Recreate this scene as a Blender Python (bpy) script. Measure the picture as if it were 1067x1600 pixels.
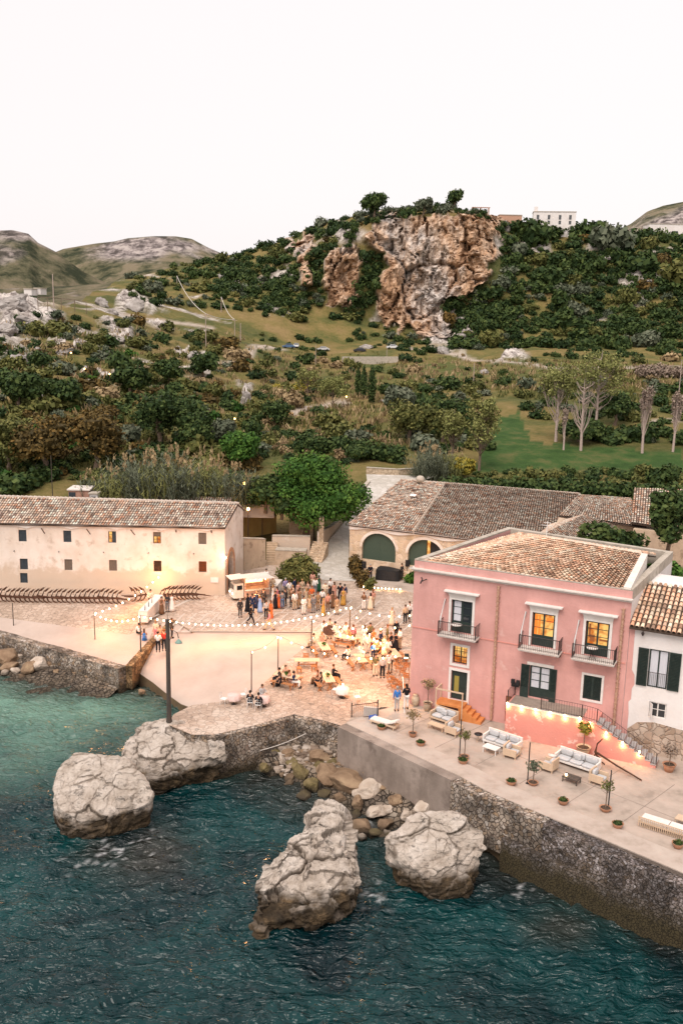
import bpy, math, random
import numpy as np
from mathutils import Vector, Matrix, noise as mnoise
for o in list(bpy.data.objects): bpy.data.objects.remove(o)
SC = bpy.context.scene
COL = SC.collection
R = math.radians
random.seed(7); NR = np.random.RandomState(7)
F_PX, PITCH, ROLL, CAM_H = 1500.0, R(12.0), R(1.25), 30.0
_F = np.array([0, math.cos(PITCH), -math.sin(PITCH)])
_R0 = np.array([1.0, 0, 0]); _U0 = np.cross(_R0, _F)
_RT = _R0*math.cos(ROLL)+_U0*math.sin(ROLL); _UP = -_R0*math.sin(ROLL)+_U0*math.cos(ROLL)
cam = bpy.data.objects.new('camera', bpy.data.cameras.new('camera')); COL.objects.link(cam)
cam.matrix_world = Matrix(((_RT[0], _UP[0], -_F[0], 0), (_RT[1], _UP[1], -_F[1], 0), (_RT[2], _UP[2], -_F[2], CAM_H), (0, 0, 0, 1)))
cam.data.sensor_fit = 'VERTICAL'; cam.data.sensor_height = 36; cam.data.lens = F_PX/1600*36
cam.data.clip_start = .5; cam.data.clip_end = 9000
SC.camera = cam
W = bpy.data.worlds.new('World'); SC.world = W; W.use_nodes = True
nt = W.node_tree; nt.nodes.clear()
sky = nt.nodes.new('ShaderNodeTexSky'); sky.sky_type = 'NISHITA'; sky.sun_disc = False
SUN_EL, SUN_AZ = R(6), R(205)
sky.sun_elevation = SUN_EL; sky.sun_rotation = SUN_AZ; sky.air_density = 1.0; sky.dust_density = 3.0; sky.ozone_density = 1.0
hs = nt.nodes.new('ShaderNodeHueSaturation'); hs.inputs['Saturation'].default_value = .28
mx = nt.nodes.new('ShaderNodeMix'); mx.data_type = 'RGBA'; mx.blend_type = 'MIX'; mx.inputs[0].default_value = .70
mx.inputs[7].default_value = (12.6, 11.9, 11.9, 1)
bg = nt.nodes.new('ShaderNodeBackground'); bg.inputs[1].default_value = .073
ow = nt.nodes.new('ShaderNodeOutputWorld')
nt.links.new(sky.outputs[0], hs.inputs['Color']); nt.links.new(hs.outputs[0], mx.inputs[6]); nt.links.new(mx.outputs[2], bg.inputs[0]); nt.links.new(bg.outputs[0], ow.inputs[0])
sl = bpy.data.lights.new('sun', 'SUN'); sl.energy = 2.3; sl.angle = R(40); sl.color = (1, .9, .82)
so = bpy.data.objects.new('sun', sl); COL.objects.link(so)
_sd = Vector((math.sin(SUN_AZ)*math.cos(R(58)), math.cos(SUN_AZ)*math.cos(R(58)), math.sin(R(58))))
so.rotation_euler = _sd.to_track_quat('Z', 'Y').to_euler(); so.location = (0, -60, 90)
SC.view_settings.view_transform = 'Standard'; SC.view_settings.look = 'None'; SC.view_settings.gamma = 1
SC.view_settings.exposure = 0.55
SC.cycles.use_denoising = True
SC.cycles.max_bounces = 5; SC.cycles.diffuse_bounces = 2; SC.cycles.glossy_bounces = 2; SC.cycles.transmission_bounces = 2
SC.cycles.transparent_max_bounces = 4; SC.cycles.caustics_reflective = False; SC.cycles.caustics_refractive = False
SC.cycles.sample_clamp_indirect = 4; SC.cycles.use_light_tree = True
_C = np.array([0, 0, CAM_H])
def ray(x, y): return _F*F_PX+_RT*(x-533.5)+_UP*(800-y)
def at(x, y, z=3.0):
 d = ray(x, y); return _C+d*((z-CAM_H)/d[2])
def atY(x, y, Y):
 d = ray(x, y); return _C+d*(Y/d[1])
def proj(P):
 v = np.asarray(P, float)-_C; w = v@_F
 return 533.5+F_PX*(v@_RT)/w, 800-F_PX*(v@_UP)/w
def ztop(P, x, y):
 """height of the point straight above P that shows at picture row y"""
 d = ray(x, y); t = np.hypot(P[0], P[1])/np.hypot(d[0], d[1]); return CAM_H+d[2]*t
class MB:
 def __init__(s): s.v = []; s.f = []; s.m = []; s.sm = []
 def add(s, vs, fs, m=0, smooth=False):
  b = len(s.v); s.v += [tuple(float(c) for c in v) for v in vs]
  for f in fs: s.f.append(tuple(b+i for i in f)); s.m.append(m); s.sm.append(smooth)
  return s
 def box(s, x0, x1, y0, y1, z0, z1, m=0):
  return s.add([(x0,y0,z0),(x1,y0,z0),(x1,y1,z0),(x0,y1,z0),(x0,y0,z1),(x1,y0,z1),(x1,y1,z1),(x0,y1,z1)],
                     [(0,3,2,1),(4,5,6,7),(0,1,5,4),(1,2,6,5),(2,3,7,6),(3,0,4,7)], m)
 def cbox(s, c, sx, sy, sz, rz=0, m=0, rx=0, ry=0):
  M = Matrix.Translation(Vector(c)) @ Matrix.Rotation(rz,4,'Z') @ Matrix.Rotation(ry,4,'Y') @ Matrix.Rotation(rx,4,'X')
  vs = [M @ Vector((a*sx/2, b*sy/2, d*sz/2)) for d in (-1,1) for a,b in ((-1,-1),(1,-1),(1,1),(-1,1))]
  return s.add(vs, [(0,3,2,1),(4,5,6,7),(0,1,5,4),(1,2,6,5),(2,3,7,6),(3,0,4,7)], m)
 def tube(s, pts, r, n=6, m=0, cap=True, smooth=True):
  pts = [Vector(tuple(float(c) for c in p)) for p in pts]; rs = r if isinstance(r,(list,tuple)) else [r]*len(pts)
  vs = []; 
  for i,p in enumerate(pts):
   t = (pts[min(i+1,len(pts)-1)]-pts[max(i-1,0)])
   t = t.normalized() if t.length > 1e-9 else Vector((0,0,1))
   a = Vector((0,0,1)) if abs(t.z) < .9 else Vector((1,0,0))
   u = t.cross(a).normalized(); w = t.cross(u)
   for k in range(n):
    an = 2*math.pi*k/n; vs.append(p+(u*math.cos(an)+w*math.sin(an))*rs[i])
  fs = []
  for i in range(len(pts)-1):
   for k in range(n):
    a = i*n+k; b = i*n+(k+1)%n; fs.append((a,b,b+n,a+n))
  s.add(vs, fs, m, smooth)
  if cap: 
   L = (len(pts)-1)*n; s.add(vs[:n], [tuple(range(n))], m); s.add(vs[L:L+n], [tuple(range(n))], m)
  return s
 def lathe(s, prof, c=(0,0,0), n=10, m=0, smooth=True, sx=1, sy=1):
  vs = []
  for r,z in prof:
   for k in range(n):
    a = 2*math.pi*k/n; vs.append((c[0]+r*math.cos(a)*sx, c[1]+r*math.sin(a)*sy, c[2]+z))
  fs = [(i*n+k, i*n+(k+1)%n, (i+1)*n+(k+1)%n, (i+1)*n+k) for i in range(len(prof)-1) for k in range(n)]
  fs.append(tuple(range(n))[::-1]); fs.append(tuple((len(prof)-1)*n+k for k in range(n)))
  return s.add(vs, fs, m, smooth)
 def prism(s, poly, z0, z1, m=0):
  n = len(poly); vs = [(p[0],p[1],z0 if not callable(z0) else z0(p)) for p in poly]+[(p[0],p[1],z1) for p in poly]
  return s.add(vs, [tuple(range(n))[::-1], tuple(range(n,2*n))]+[(i,(i+1)%n,(i+1)%n+n,i+n) for i in range(n)], m)
 def ell(s, c, rx, ry, rz, n=8, h=5, m=0):
  prof = [(math.sin(math.pi*i/h), -math.cos(math.pi*i/h)) for i in range(h+1)]
  vs = [(c[0]+r*rx*math.cos(2*math.pi*k/n), c[1]+r*ry*math.sin(2*math.pi*k/n), c[2]+z*rz) for r,z in prof for k in range(n)]
  return s.add(vs, [(i*n+k, i*n+(k+1)%n, (i+1)*n+(k+1)%n, (i+1)*n+k) for i in range(h) for k in range(n)], m, True)
 def build(s, name, mats, parent=None, loc=None, rz=0):
  me = bpy.data.meshes.new(name); me.from_pydata(s.v, [], s.f)
  for x in (mats if isinstance(mats,(list,tuple)) else [mats]): me.materials.append(x)
  me.polygons.foreach_set('material_index', s.m); me.polygons.foreach_set('use_smooth', s.sm); me.update()
  o = bpy.data.objects.new(name, me); COL.objects.link(o)
  if parent is not None: o.parent = parent
  if loc is not None: o.location = [float(c) for c in loc]
  if rz: o.rotation_euler.z = rz
  return o
def npmesh(name, V, Fa, mats, smooth=False, attrs=None, parent=None, link=True):
 """fast mesh from numpy: V (n,3), Fa (m,k)"""
 me = bpy.data.meshes.new(name); V = np.asarray(V, np.float32); Fa = np.asarray(Fa, np.int32)
 me.vertices.add(len(V)); me.vertices.foreach_set('co', V.ravel())
 k = Fa.shape[1]; me.loops.add(Fa.size); me.loops.foreach_set('vertex_index', Fa.ravel())
 me.polygons.add(len(Fa)); me.polygons.foreach_set('loop_start', np.arange(0, Fa.size, k, dtype=np.int32)); 
 me.update(calc_edges=True)
 me.polygons.foreach_set('use_smooth', np.full(len(Fa), smooth))
 for x in (mats if isinstance(mats,(list,tuple)) else [mats]): me.materials.append(x)
 for an,(dom,arr) in (attrs or {}).items():
  arr = np.asarray(arr, np.float32)
  if arr.ndim == 2: a = me.attributes.new(an, 'FLOAT_COLOR', dom); a.data.foreach_set('color', arr.ravel())
  else: a = me.attributes.new(an, 'FLOAT', dom); a.data.foreach_set('value', arr)
 if not link: return me
 o = bpy.data.objects.new(name, me); COL.objects.link(o)
 if parent is not None: o.parent = parent
 return o
def thing(name, label, cat, loc=(0,0,0), rz=0, group=None):
 o = bpy.data.objects.new(name, None); COL.objects.link(o); o.location = [float(c) for c in loc]; o.rotation_euler.z = rz
 o.empty_display_size = .3
 return tag(o, label, cat, group)
def tag(o, label=None, cat=None, group=None, kind=None):
 if label: o['label'] = label
 if cat: o['category'] = cat
 if group: o['group'] = group
 if kind: o['kind'] = kind
 return o
def copy_tree(o, parent=None):
 c = o.copy(); COL.objects.link(c)
 if parent is not None: c.parent = parent
 for ch in list(o.children): copy_tree(ch, c)
 return c
class Spawn:
 """first call uses the prototype itself, later calls copy it with its parts"""
 def __init__(s, proto): s.p = proto; s.n = 0
 def __call__(s, loc, rz=0, label=None, cat=None, group=None, scale=None):
  o = s.p if s.n == 0 else copy_tree(s.p); s.n += 1
  o.location = [float(c) for c in loc]; o.rotation_euler = (0,0,rz)
  if scale is not None: o.scale = (scale,)*3 if isinstance(scale,(int,float)) else scale
  return tag(o, label, cat, group)
def _hash(ix, iy, iz, seed):
 h = (ix*374761393+iy*668265263+iz*2147483647+seed*974634777) & 0xffffffff
 h = ((h ^ (h >> 13))*1274126177) & 0xffffffff
 return ((h ^ (h >> 16)) & 0xffff)/65535.0
def vnoise(P, seed=0):
 P = np.asarray(P, float); I = np.floor(P).astype(np.int64); f = P-I; f = f*f*(3-2*f); r = 0
 for dx in (0,1):
  for dy in (0,1):
   for dz in (0,1):
    w = (f[:,0] if dx else 1-f[:,0])*(f[:,1] if dy else 1-f[:,1])*(f[:,2] if dz else 1-f[:,2])
    r = r+w*_hash(I[:,0]+dx, I[:,1]+dy, I[:,2]+dz, seed)
 return r
def blocks(P, seed=0):
 P = np.asarray(P, float); I = np.floor(P).astype(np.int64); best = np.full(len(P), 9.); sec = best.copy(); val = np.zeros(len(P))
 for dx in (-1,0,1):
  for dy in (-1,0,1):
   for dz in (-1,0,1):
    J = I+[dx,dy,dz]; c = J+np.c_[_hash(J[:,0],J[:,1],J[:,2],seed), _hash(J[:,0],J[:,1],J[:,2],seed+1), _hash(J[:,0],J[:,1],J[:,2],seed+2)]; d = ((P-c)**2).sum(1); v = _hash(J[:,0],J[:,1],J[:,2],seed+3); k = d < best
    sec = np.where(k, best, np.minimum(sec, d)); val = np.where(k, v, val); best = np.where(k, d, best)
 return val, np.sqrt(sec)-np.sqrt(best)
def fbm(P, oct=4, seed=0, ridged=False):
 P = np.asarray(P, float); a = .5; t = 0; s = 0
 for o in range(oct):
  n = vnoise(P*(2**o), seed+o*17)
  if ridged: n = 1-abs(2*n-1)
  t = t+a*n; s += a; a *= .5
 return t/s
def mat(name, c1, c2=None, scale=3.0, rough=.85, bump=.0, bscale=None, c3=None, spec=.3, metal=0, detail=6, lo=.35, hi=.65, stretch=None):
 m = bpy.data.materials.new(name); m.use_nodes = True; n = m.node_tree.nodes; l = m.node_tree.links
 b = n['Principled BSDF']; b.inputs['Roughness'].default_value = rough; b.inputs['Metallic'].default_value = metal
 b.inputs['Specular IOR Level'].default_value = spec
 b.inputs['Base Color'].default_value = (*c1, 1)
 tc = n.new('ShaderNodeTexCoord'); src = tc.outputs['Object']
 if stretch:
  mp = n.new('ShaderNodeMapping'); mp.inputs['Scale'].default_value = stretch; l.new(src, mp.inputs[0]); src = mp.outputs[0]
 if c2:
  t = n.new('ShaderNodeTexNoise'); t.inputs['Scale'].default_value = scale; t.inputs['Detail'].default_value = detail; t.inputs['Roughness'].default_value = .62
  r = n.new('ShaderNodeValToRGB'); e = r.color_ramp.elements; e[0].position = lo; e[1].position = hi; e[0].color = (*c1,1); e[1].color = (*c2,1)
  if c3: x = e.new((lo+hi)/2+.04); x.color = (*c3,1)
  l.new(src, t.inputs['Vector']); l.new(t.outputs['Fac'], r.inputs[0]); l.new(r.outputs[0], b.inputs['Base Color'])
 if bump:
  t2 = n.new('ShaderNodeTexNoise'); t2.inputs['Scale'].default_value = bscale or scale*3; t2.inputs['Detail'].default_value = 8
  bp = n.new('ShaderNodeBump'); bp.inputs['Strength'].default_value = bump; bp.inputs['Distance'].default_value = .1
  l.new(src, t2.inputs['Vector']); l.new(t2.outputs['Fac'], bp.inputs['Height']); l.new(bp.outputs[0], b.inputs['Normal'])
 return m
def emat(name, col, st, sample=True):
 m = bpy.data.materials.new(name); m.use_nodes = True; n = m.node_tree.nodes; n.clear()
 e = n.new('ShaderNodeEmission'); e.inputs[0].default_value = (*col,1); e.inputs[1].default_value = st
 o = n.new('ShaderNodeOutputMaterial'); m.node_tree.links.new(e.outputs[0], o.inputs[0])
 if not sample: m.cycles.emission_sampling = 'NONE'
 return m
def objcol(name, rough=.9, var=.15):
 """cloth in the object's own colour"""
 m = bpy.data.materials.new(name); m.use_nodes = True; n = m.node_tree.nodes; l = m.node_tree.links; b = n['Principled BSDF']
 oi = n.new('ShaderNodeObjectInfo'); t = n.new('ShaderNodeTexNoise'); t.inputs['Scale'].default_value = 6
 tc = n.new('ShaderNodeTexCoord'); l.new(tc.outputs['Object'], t.inputs[0])
 hv = n.new('ShaderNodeHueSaturation'); mr = n.new('ShaderNodeMapRange'); mr.inputs[3].default_value = 1-var; mr.inputs[4].default_value = 1+var
 l.new(t.outputs['Fac'], mr.inputs[0]); l.new(mr.outputs[0], hv.inputs['Value']); l.new(oi.outputs['Color'], hv.inputs['Color']); l.new(hv.outputs[0], b.inputs['Base Color'])
 b.inputs['Roughness'].default_value = rough; b.inputs['Specular IOR Level'].default_value = .2
 return m
def ramp_attr(name, attr, cols, rough=.85, nscale=None, namt=.3, bump=0, bscale=20, spec=.3, vertical_noise=False):
 """colour by a per-face random attribute through a ramp, times a noise"""
 m = bpy.data.materials.new(name); m.use_nodes = True; n = m.node_tree.nodes; l = m.node_tree.links; b = n['Principled BSDF']
 a = n.new('ShaderNodeAttribute'); a.attribute_name = attr; r = n.new('ShaderNodeValToRGB'); e = r.color_ramp.elements
 while len(e) < len(cols): e.new(.5)
 for i,c in enumerate(cols): e[i].position = i/(len(cols)-1)*.999; e[i].color = (*c,1)
 l.new(a.outputs['Fac'], r.inputs[0]); out = r.outputs[0]
 tc = n.new('ShaderNodeTexCoord')
 if nscale:
  t = n.new('ShaderNodeTexNoise'); t.inputs['Scale'].default_value = nscale; t.inputs['Detail'].default_value = 6; l.new(tc.outputs['Object'], t.inputs[0])
  hv = n.new('ShaderNodeHueSaturation'); mr = n.new('ShaderNodeMapRange'); mr.inputs[1].default_value = .3; mr.inputs[2].default_value = .7; mr.inputs[3].default_value = 1-namt; mr.inputs[4].default_value = 1+namt
  l.new(t.outputs['Fac'], mr.inputs[0]); l.new(mr.outputs[0], hv.inputs['Value']); l.new(out, hv.inputs['Color']); out = hv.outputs[0]
 l.new(out, b.inputs['Base Color']); b.inputs['Roughness'].default_value = rough; b.inputs['Specular IOR Level'].default_value = spec
 if bump:
  t2 = n.new('ShaderNodeTexNoise'); t2.inputs['Scale'].default_value = bscale; t2.inputs['Detail'].default_value = 8; l.new(tc.outputs['Object'], t2.inputs[0])
  bp = n.new('ShaderNodeBump'); bp.inputs['Strength'].default_value = bump; bp.inputs['Distance'].default_value = .1
  l.new(t2.outputs['Fac'], bp.inputs['Height']); l.new(bp.outputs[0], b.inputs['Normal'])
 return m
def wall_mat(name, base, stain, chip, vs=1.2, chip_lo=.62, chip_hi=.68, rough=.9, streak=.5, low=None):
 """old render: big blotches, vertical streaks, fallen patches showing stone; low=(z,colour) adds a damp foot band with a ragged edge"""
 m = bpy.data.materials.new(name); m.use_nodes = True; n = m.node_tree.nodes; l = m.node_tree.links; b = n['Principled BSDF']
 tc = n.new('ShaderNodeTexCoord'); src = tc.outputs['Object']
 def noi(sc, d=6, st=None):
  t = n.new('ShaderNodeTexNoise'); t.inputs['Scale'].default_value = sc; t.inputs['Detail'].default_value = d; t.inputs['Roughness'].default_value = .6
  if st:
   mp = n.new('ShaderNodeMapping'); mp.inputs['Scale'].default_value = st; l.new(src, mp.inputs[0]); l.new(mp.outputs[0], t.inputs[0])
  else: l.new(src, t.inputs[0])
  return t.outputs['Fac']
 def mr(f, a, b_, c=0, d=1):
  x = n.new('ShaderNodeMapRange'); x.inputs[1].default_value = a; x.inputs[2].default_value = b_; x.inputs[3].default_value = c; x.inputs[4].default_value = d; l.new(f, x.inputs[0]); return x.outputs[0]
 def mix(f, a, c):
  x = n.new('ShaderNodeMix'); x.data_type = 'RGBA'; l.new(f, x.inputs[0]) if not isinstance(f,float) else setattr(x.inputs[0],'default_value',f)
  for i,v in ((6,a),(7,c)):
   if isinstance(v, tuple): x.inputs[i].default_value = (*v,1)
   else: l.new(v, x.inputs[i])
  return x.outputs[2]
 c = mix(mr(noi(.45,8), .38, .68), base, stain)
 c = mix(mr(noi(1.6,8,(1,1,.22)), .5, .78, 0, streak), c, stain)
 c = mix(mr(noi(vs,8), chip_lo, chip_hi, 0, .8), c, chip)
 if low:
  sx = n.new('ShaderNodeSeparateXYZ'); l.new(src, sx.inputs[0])
  ad = n.new('ShaderNodeMath'); ad.operation = 'MULTIPLY_ADD'; l.new(noi(.9,8), ad.inputs[0]); ad.inputs[1].default_value = -low[2] if len(low) > 2 else -2.5; l.new(sx.outputs[2], ad.inputs[2])
  c = mix(mr(ad.outputs[0], low[0]-.5, low[0]+.1, .85, 0), c, low[1])
 l.new(c, b.inputs['Base Color']); b.inputs['Roughness'].default_value = rough; b.inputs['Specular IOR Level'].default_value = .15
 bp = n.new('ShaderNodeBump'); bp.inputs['Strength'].default_value = .35; bp.inputs['Distance'].default_value = .06; l.new(noi(7,8), bp.inputs['Height']); l.new(bp.outputs[0], b.inputs['Normal'])
 return m
M = {}
M['pink'] = wall_mat('pink_render', (.65,.35,.315), (.52,.27,.24), (.72,.50,.45), vs=.9, chip_lo=.60, chip_hi=.74, streak=.85)
M['pink_low'] = wall_mat('pink_render_worn', (.68,.29,.24), (.58,.25,.21), (.76,.55,.48), vs=1.4, chip_lo=.60, chip_hi=.64, streak=.8)
M['cream'] = wall_mat('cream_render', (.75,.665,.60), (.62,.52,.44), (.44,.33,.25), vs=1.1, chip_lo=.56, chip_hi=.70, streak=.6, low=(.9,(.56,.44,.34),3.4))
M['white_wall'] = wall_mat('white_render', (.72,.68,.66), (.63,.58,.55), (.50,.44,.40), vs=.7, chip_lo=.70, chip_hi=.76, streak=.3)
M['yard_wall'] = wall_mat('yard_wall_render', (.56,.43,.31), (.40,.30,.22), (.28,.2,.14), vs=1.3, chip_lo=.52, chip_hi=.62, streak=.8)
M['trim'] = mat('pale_plaster', (.68,.62,.57), (.58,.52,.47), 2.5, .8, .1)
M['trim_white'] = mat('white_plaster', (.74,.70,.67), (.66,.61,.57), 2.5, .8)
M['parapet'] = mat('weathered_coping', (.46,.40,.34), (.30,.26,.21), 2, .9, .3, c3=(.40,.35,.29))
M['green_paint'] = mat('dark_green_paint', (.018,.030,.027), (.028,.042,.036), 4, .5)
M['door_green'] = mat('green_boarded_door', (.040,.062,.045), (.055,.08,.058), 3, .6, stretch=(8,1,1))
M['glass_dark'] = mat('dark_window_glass', (.02,.025,.03), rough=.08, spec=.8)
M['curtain'] = mat('white_curtain', (.62,.62,.66), (.5,.5,.54), 6, .9, stretch=(6,1,.3))
M['iron'] = mat('dark_iron', (.035,.028,.028), (.06,.04,.035), 9, .6, metal=.3)
M['rust'] = mat('rusty_iron', (.10,.042,.022), (.19,.075,.035), 7, .9, .4, c3=(.06,.03,.02))
M['glow'] = emat('lit_room_amber', (1,.50,.11), .8)
_n = M['glow'].node_tree; _t = _n.nodes.new('ShaderNodeTexNoise'); _t.inputs['Scale'].default_value = 2.3; _r = _n.nodes.new('ShaderNodeValToRGB'); _c = _n.nodes.new('ShaderNodeTexCoord')
for _p,_q in zip(_r.color_ramp.elements, ((.36,(.55,.13,.02,1)),(.62,(1,.60,.18,1)))): _p.position, _p.color = _q
_n.links.new(_c.outputs['Object'], _t.inputs[0]); _n.links.new(_t.outputs['Fac'], _r.inputs[0]); _n.links.new(_r.outputs[0], _n.nodes['Emission'].inputs[0])
M['glow2'] = emat('lit_room_orange', (1,.24,.04), .9)
M['bulb'] = emat('warm_bulb', (1,.70,.36), 14, False)
M['lamp'] = emat('street_lamp_glow', (1,.55,.16), 14, False)
M['wood'] = mat('orange_brown_wood', (.30,.12,.045), (.42,.19,.08), 6, .6, stretch=(1,6,1))
M['dark_wood'] = mat('dark_weathered_wood', (.05,.042,.038), (.09,.07,.055), 5, .8, stretch=(1,1,.2))
M['pale_wood'] = mat('pale_teak', (.50,.36,.25), (.60,.45,.32), 6, .7, stretch=(1,6,1))
M['cushion'] = mat('grey_cushion_cloth', (.52,.51,.51), (.42,.42,.43), 9, .95, .2)
M['cloth_white'] = mat('white_tablecloth', (.72,.66,.62), (.64,.57,.52), 6, .9)
M['cloth_pink'] = mat('pale_pink_tablecloth', (.66,.50,.46), (.60,.42,.38), 6, .9)
M['white_metal'] = mat('white_painted_metal', (.68,.66,.64), rough=.4)
M['black'] = mat('matt_black', (.012,.012,.013), (.022,.022,.024), 6, .55)
M['terracotta'] = mat('terracotta', (.42,.20,.12), (.50,.27,.17), 6, .85)
M['terracotta_pale'] = mat('pale_stoneware', (.52,.43,.32), (.42,.33,.24), 5, .85)
M['pipe'] = mat('clay_drainpipe', (.38,.20,.13), (.56,.36,.26), 8, .8)
M['soil'] = mat('pot_soil', (.05,.035,.025), (.09,.06,.04), 20, 1)
M['skin'] = mat('skin', (.42,.22,.14), (.48,.26,.17), 8, .6)
M['cloth'] = objcol('clothing_cloth'); M['hair'] = objcol('hair_strands', .7); M['carpaint'] = objcol('car_paint', .3, .02)
M['rubber'] = mat('black_rubber', (.02,.02,.02), rough=.8)
M['bark'] = mat('grey_brown_bark', (.14,.095,.065), (.22,.16,.12), 8, .95, .5)
M['bark_pale'] = mat('pale_bare_bark', (.36,.27,.23), (.46,.37,.33), 8, .95)
def leaf_mat(name, cols, rough=.6):
 m = ramp_attr(name, 'rnd', cols, rough=rough, nscale=None, spec=.08)
 b = m.node_tree.nodes['Principled BSDF']
 return m
M['leaf_dark'] = leaf_mat('dark_evergreen_leaves', [(.017,.032,.013),(.031,.054,.018),(.054,.080,.024),(.088,.115,.034)])
M['leaf_green'] = leaf_mat('fresh_green_leaves', [(.020,.052,.012),(.038,.092,.017),(.066,.135,.024),(.115,.19,.036)])
M['leaf_olive'] = leaf_mat('olive_leaves', [(.050,.060,.020),(.088,.096,.030),(.135,.132,.042),(.18,.165,.055)])
M['leaf_grey'] = leaf_mat('grey_green_leaves', [(.050,.064,.040),(.080,.096,.062),(.115,.128,.085),(.15,.16,.11)])
M['leaf_rust'] = leaf_mat('autumn_brown_leaves', [(.045,.036,.016),(.080,.058,.022),(.120,.078,.024),(.165,.10,.03)])
M['leaf_yellow'] = leaf_mat('yellowing_leaves', [(.10,.105,.022),(.20,.175,.03),(.32,.25,.04),(.40,.30,.06)])
M['leaf_dry'] = leaf_mat('dry_straw', [(.14,.095,.055),(.22,.155,.085),(.30,.22,.12),(.38,.28,.16)])
M['leaf_pale'] = leaf_mat('pale_poplar_leaves', [(.085,.095,.030),(.15,.16,.05),(.22,.225,.08),(.30,.29,.11)])
M['leaf_pink'] = leaf_mat('bare_mauve_twigs', [(.15,.11,.085),(.22,.165,.13),(.29,.225,.18),(.36,.28,.23)])
# ================================================================== TERRAIN
KX = [-320, 0, 100, 200, 300, 400, 480, 530, 580, 640, 700, 755, 800, 850, 950, 1067, 1420]
KN = {  # per column: (Y, picture row) for knots 3..8
 -320:[(150,630),(190,550),(220,500),(240,470),(255,455),(270,445)],
 0:[(150,640),(190,560),(220,508),(240,482),(255,468),(270,459)],
 100:[(155,640),(195,566),(225,524),(245,503),(260,490),(275,481)],
 200:[(160,640),(210,566),(260,522),(310,482),(370,448),(430,428)],
 300:[(165,640),(230,566),(300,522),(350,482),(410,441),(460,412)],
 400:[(170,640),(250,570),(330,532),(370,482),(410,424),(450,387)],
 480:[(175,640),(290,566),(350,532),(375,492),(400,400),(440,352)],
 530:[(175,640),(295,565),(355,532),(376,492),(386,385),(430,340)],
 580:[(175,640),(300,563),(355,532),(378,502),(387,350),(420,329)],
 640:[(175,640),(300,562),(355,536),(378,512),(387,340),(410,324)],
 700:[(175,640),(300,562),(356,541),(378,517),(387,335),(410,321)],
 755:[(175,640),(300,562),(355,543),(380,482),(389,345),(410,331)],
 800:[(175,640),(300,562),(355,546),(375,492),(400,384),(425,341)],
 850:[(175,640),(300,562),(350,546),(375,492),(405,388),(430,352)],
 950:[(175,640),(295,562),(350,546),(375,492),(405,394),(430,358)],
 1067:[(175,640),(295,562),(345,546),(370,496),(400,404),(430,374)],
 1420:[(175,640),(295,562),(345,548),(370,502),(400,440),(430,410)]}
CS = 3.0
COLX = np.arange(-320, 1421, CS)
SEG = [5, 14, 22, 34, 18, 22, 74, 22, 6]
def knots(px):
 P = []
 for Y,z in ((80,1.0),(98,2.5),(125,7.0)):
  q = atY(px, 760, Y); P.append((q[0], Y, z))
 for k in range(6):
  Y = np.interp(px, KX, [KN[a][k][0] for a in KX]); py = np.interp(px, KX, [KN[a][k][1] for a in KX])
  P.append(tuple(atY(px, py, Y)))
 last = P[-1]; P.append((last[0]*1.17, last[1]*1.17, last[2]-30))
 return np.array(P)
KP = np.array([knots(x) for x in COLX])                    # (cols, 10, 3)
for _ in range(2):                                          # soften across columns
 KP[1:-1] = (KP[:-2]+2*KP[1:-1]+KP[2:])/4
rows = []
for s,n in enumerate(SEG):
 for i in range(n):
  t = i/n; rows.append(KP[:,s]*(1-t)+KP[:,s+1]*t)
rows.append(KP[:,-1]); TG = np.stack(rows, 1)              # (cols, rows, 3)
for _ in range(3): TG[:,1:-1,2] = (TG[:,:-2,2]+2*TG[:,1:-1,2]+TG[:,2:,2])/4
nC, nRw = TG.shape[:2]
def inpoly(px, py, poly):
 px = np.asarray(px, float); py = np.asarray(py, float); c = np.zeros(px.shape, bool); n = len(poly)
 for i in range(n):
  x0,y0 = poly[i]; x1,y1 = poly[(i+1)%n]
  if y0 == y1: continue
  c ^= ((y0 > py) != (y1 > py)) & (px < (x1-x0)*(py-y0)/(y1-y0)+x0)
 return c
CLIFFS = [[(508,402),(540,383),(562,392),(562,440),(545,478),(512,486)],
          [(566,352),(600,337),(650,333),(720,326),(764,338),(779,380),(768,420),(742,452),(722,470),(700,462),(693,500),(716,530),(690,541),(648,520),(602,512),(585,478),(597,430),(604,400),(572,380)],
          [(440,385),(478,362),(500,372),(486,400),(488,440),(470,448),(462,400)], [(758,340),(790,346),(788,378),(770,385)]]
ROCKY = [(20,478,55,24),(5,510,34,26),(60,505,40,16),(30,560,18,12),(212,472,22,14),(250,508,14,8),(690,535,28,14),(720,510,20,20),(1010,430,40,12),(850,395,10,16),(800,560,30,5),(385,615,12,12),
         (540,368,26,14),(610,348,22,8),(820,375,14,12),(950,392,30,8),(302,555,14,8),(440,430,24,9),(180,520,22,7),(120,545,30,6),(60,620,22,6),(150,585,30,5)]
PXY = np.array(proj(TG.reshape(-1,3).T.copy().T)) if False else None
def projN(P):
 v = P-_C; w = v@_F; return 533.5+F_PX*(v@_RT)/w, 800-F_PX*(v@_UP)/w
Pf = TG.reshape(-1,3); gx, gy = projN(Pf)
wob = (fbm(np.c_[gx/22, gy/22, gx*0], 5, 5)-.5)*62
cl = np.zeros(len(Pf))
for poly in CLIFFS: cl = np.maximum(cl, inpoly(gx+wob*.5, gy+wob, poly)*1.0)
rk = cl.copy()
for (x,y,a,b) in ROCKY: rk = np.maximum(rk, np.clip(1.3-np.hypot((gx+wob-x)/a, (gy+wob*.5-y)/b), 0, 1)*.9)
cl = cl.reshape(nC, nRw); 
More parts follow.
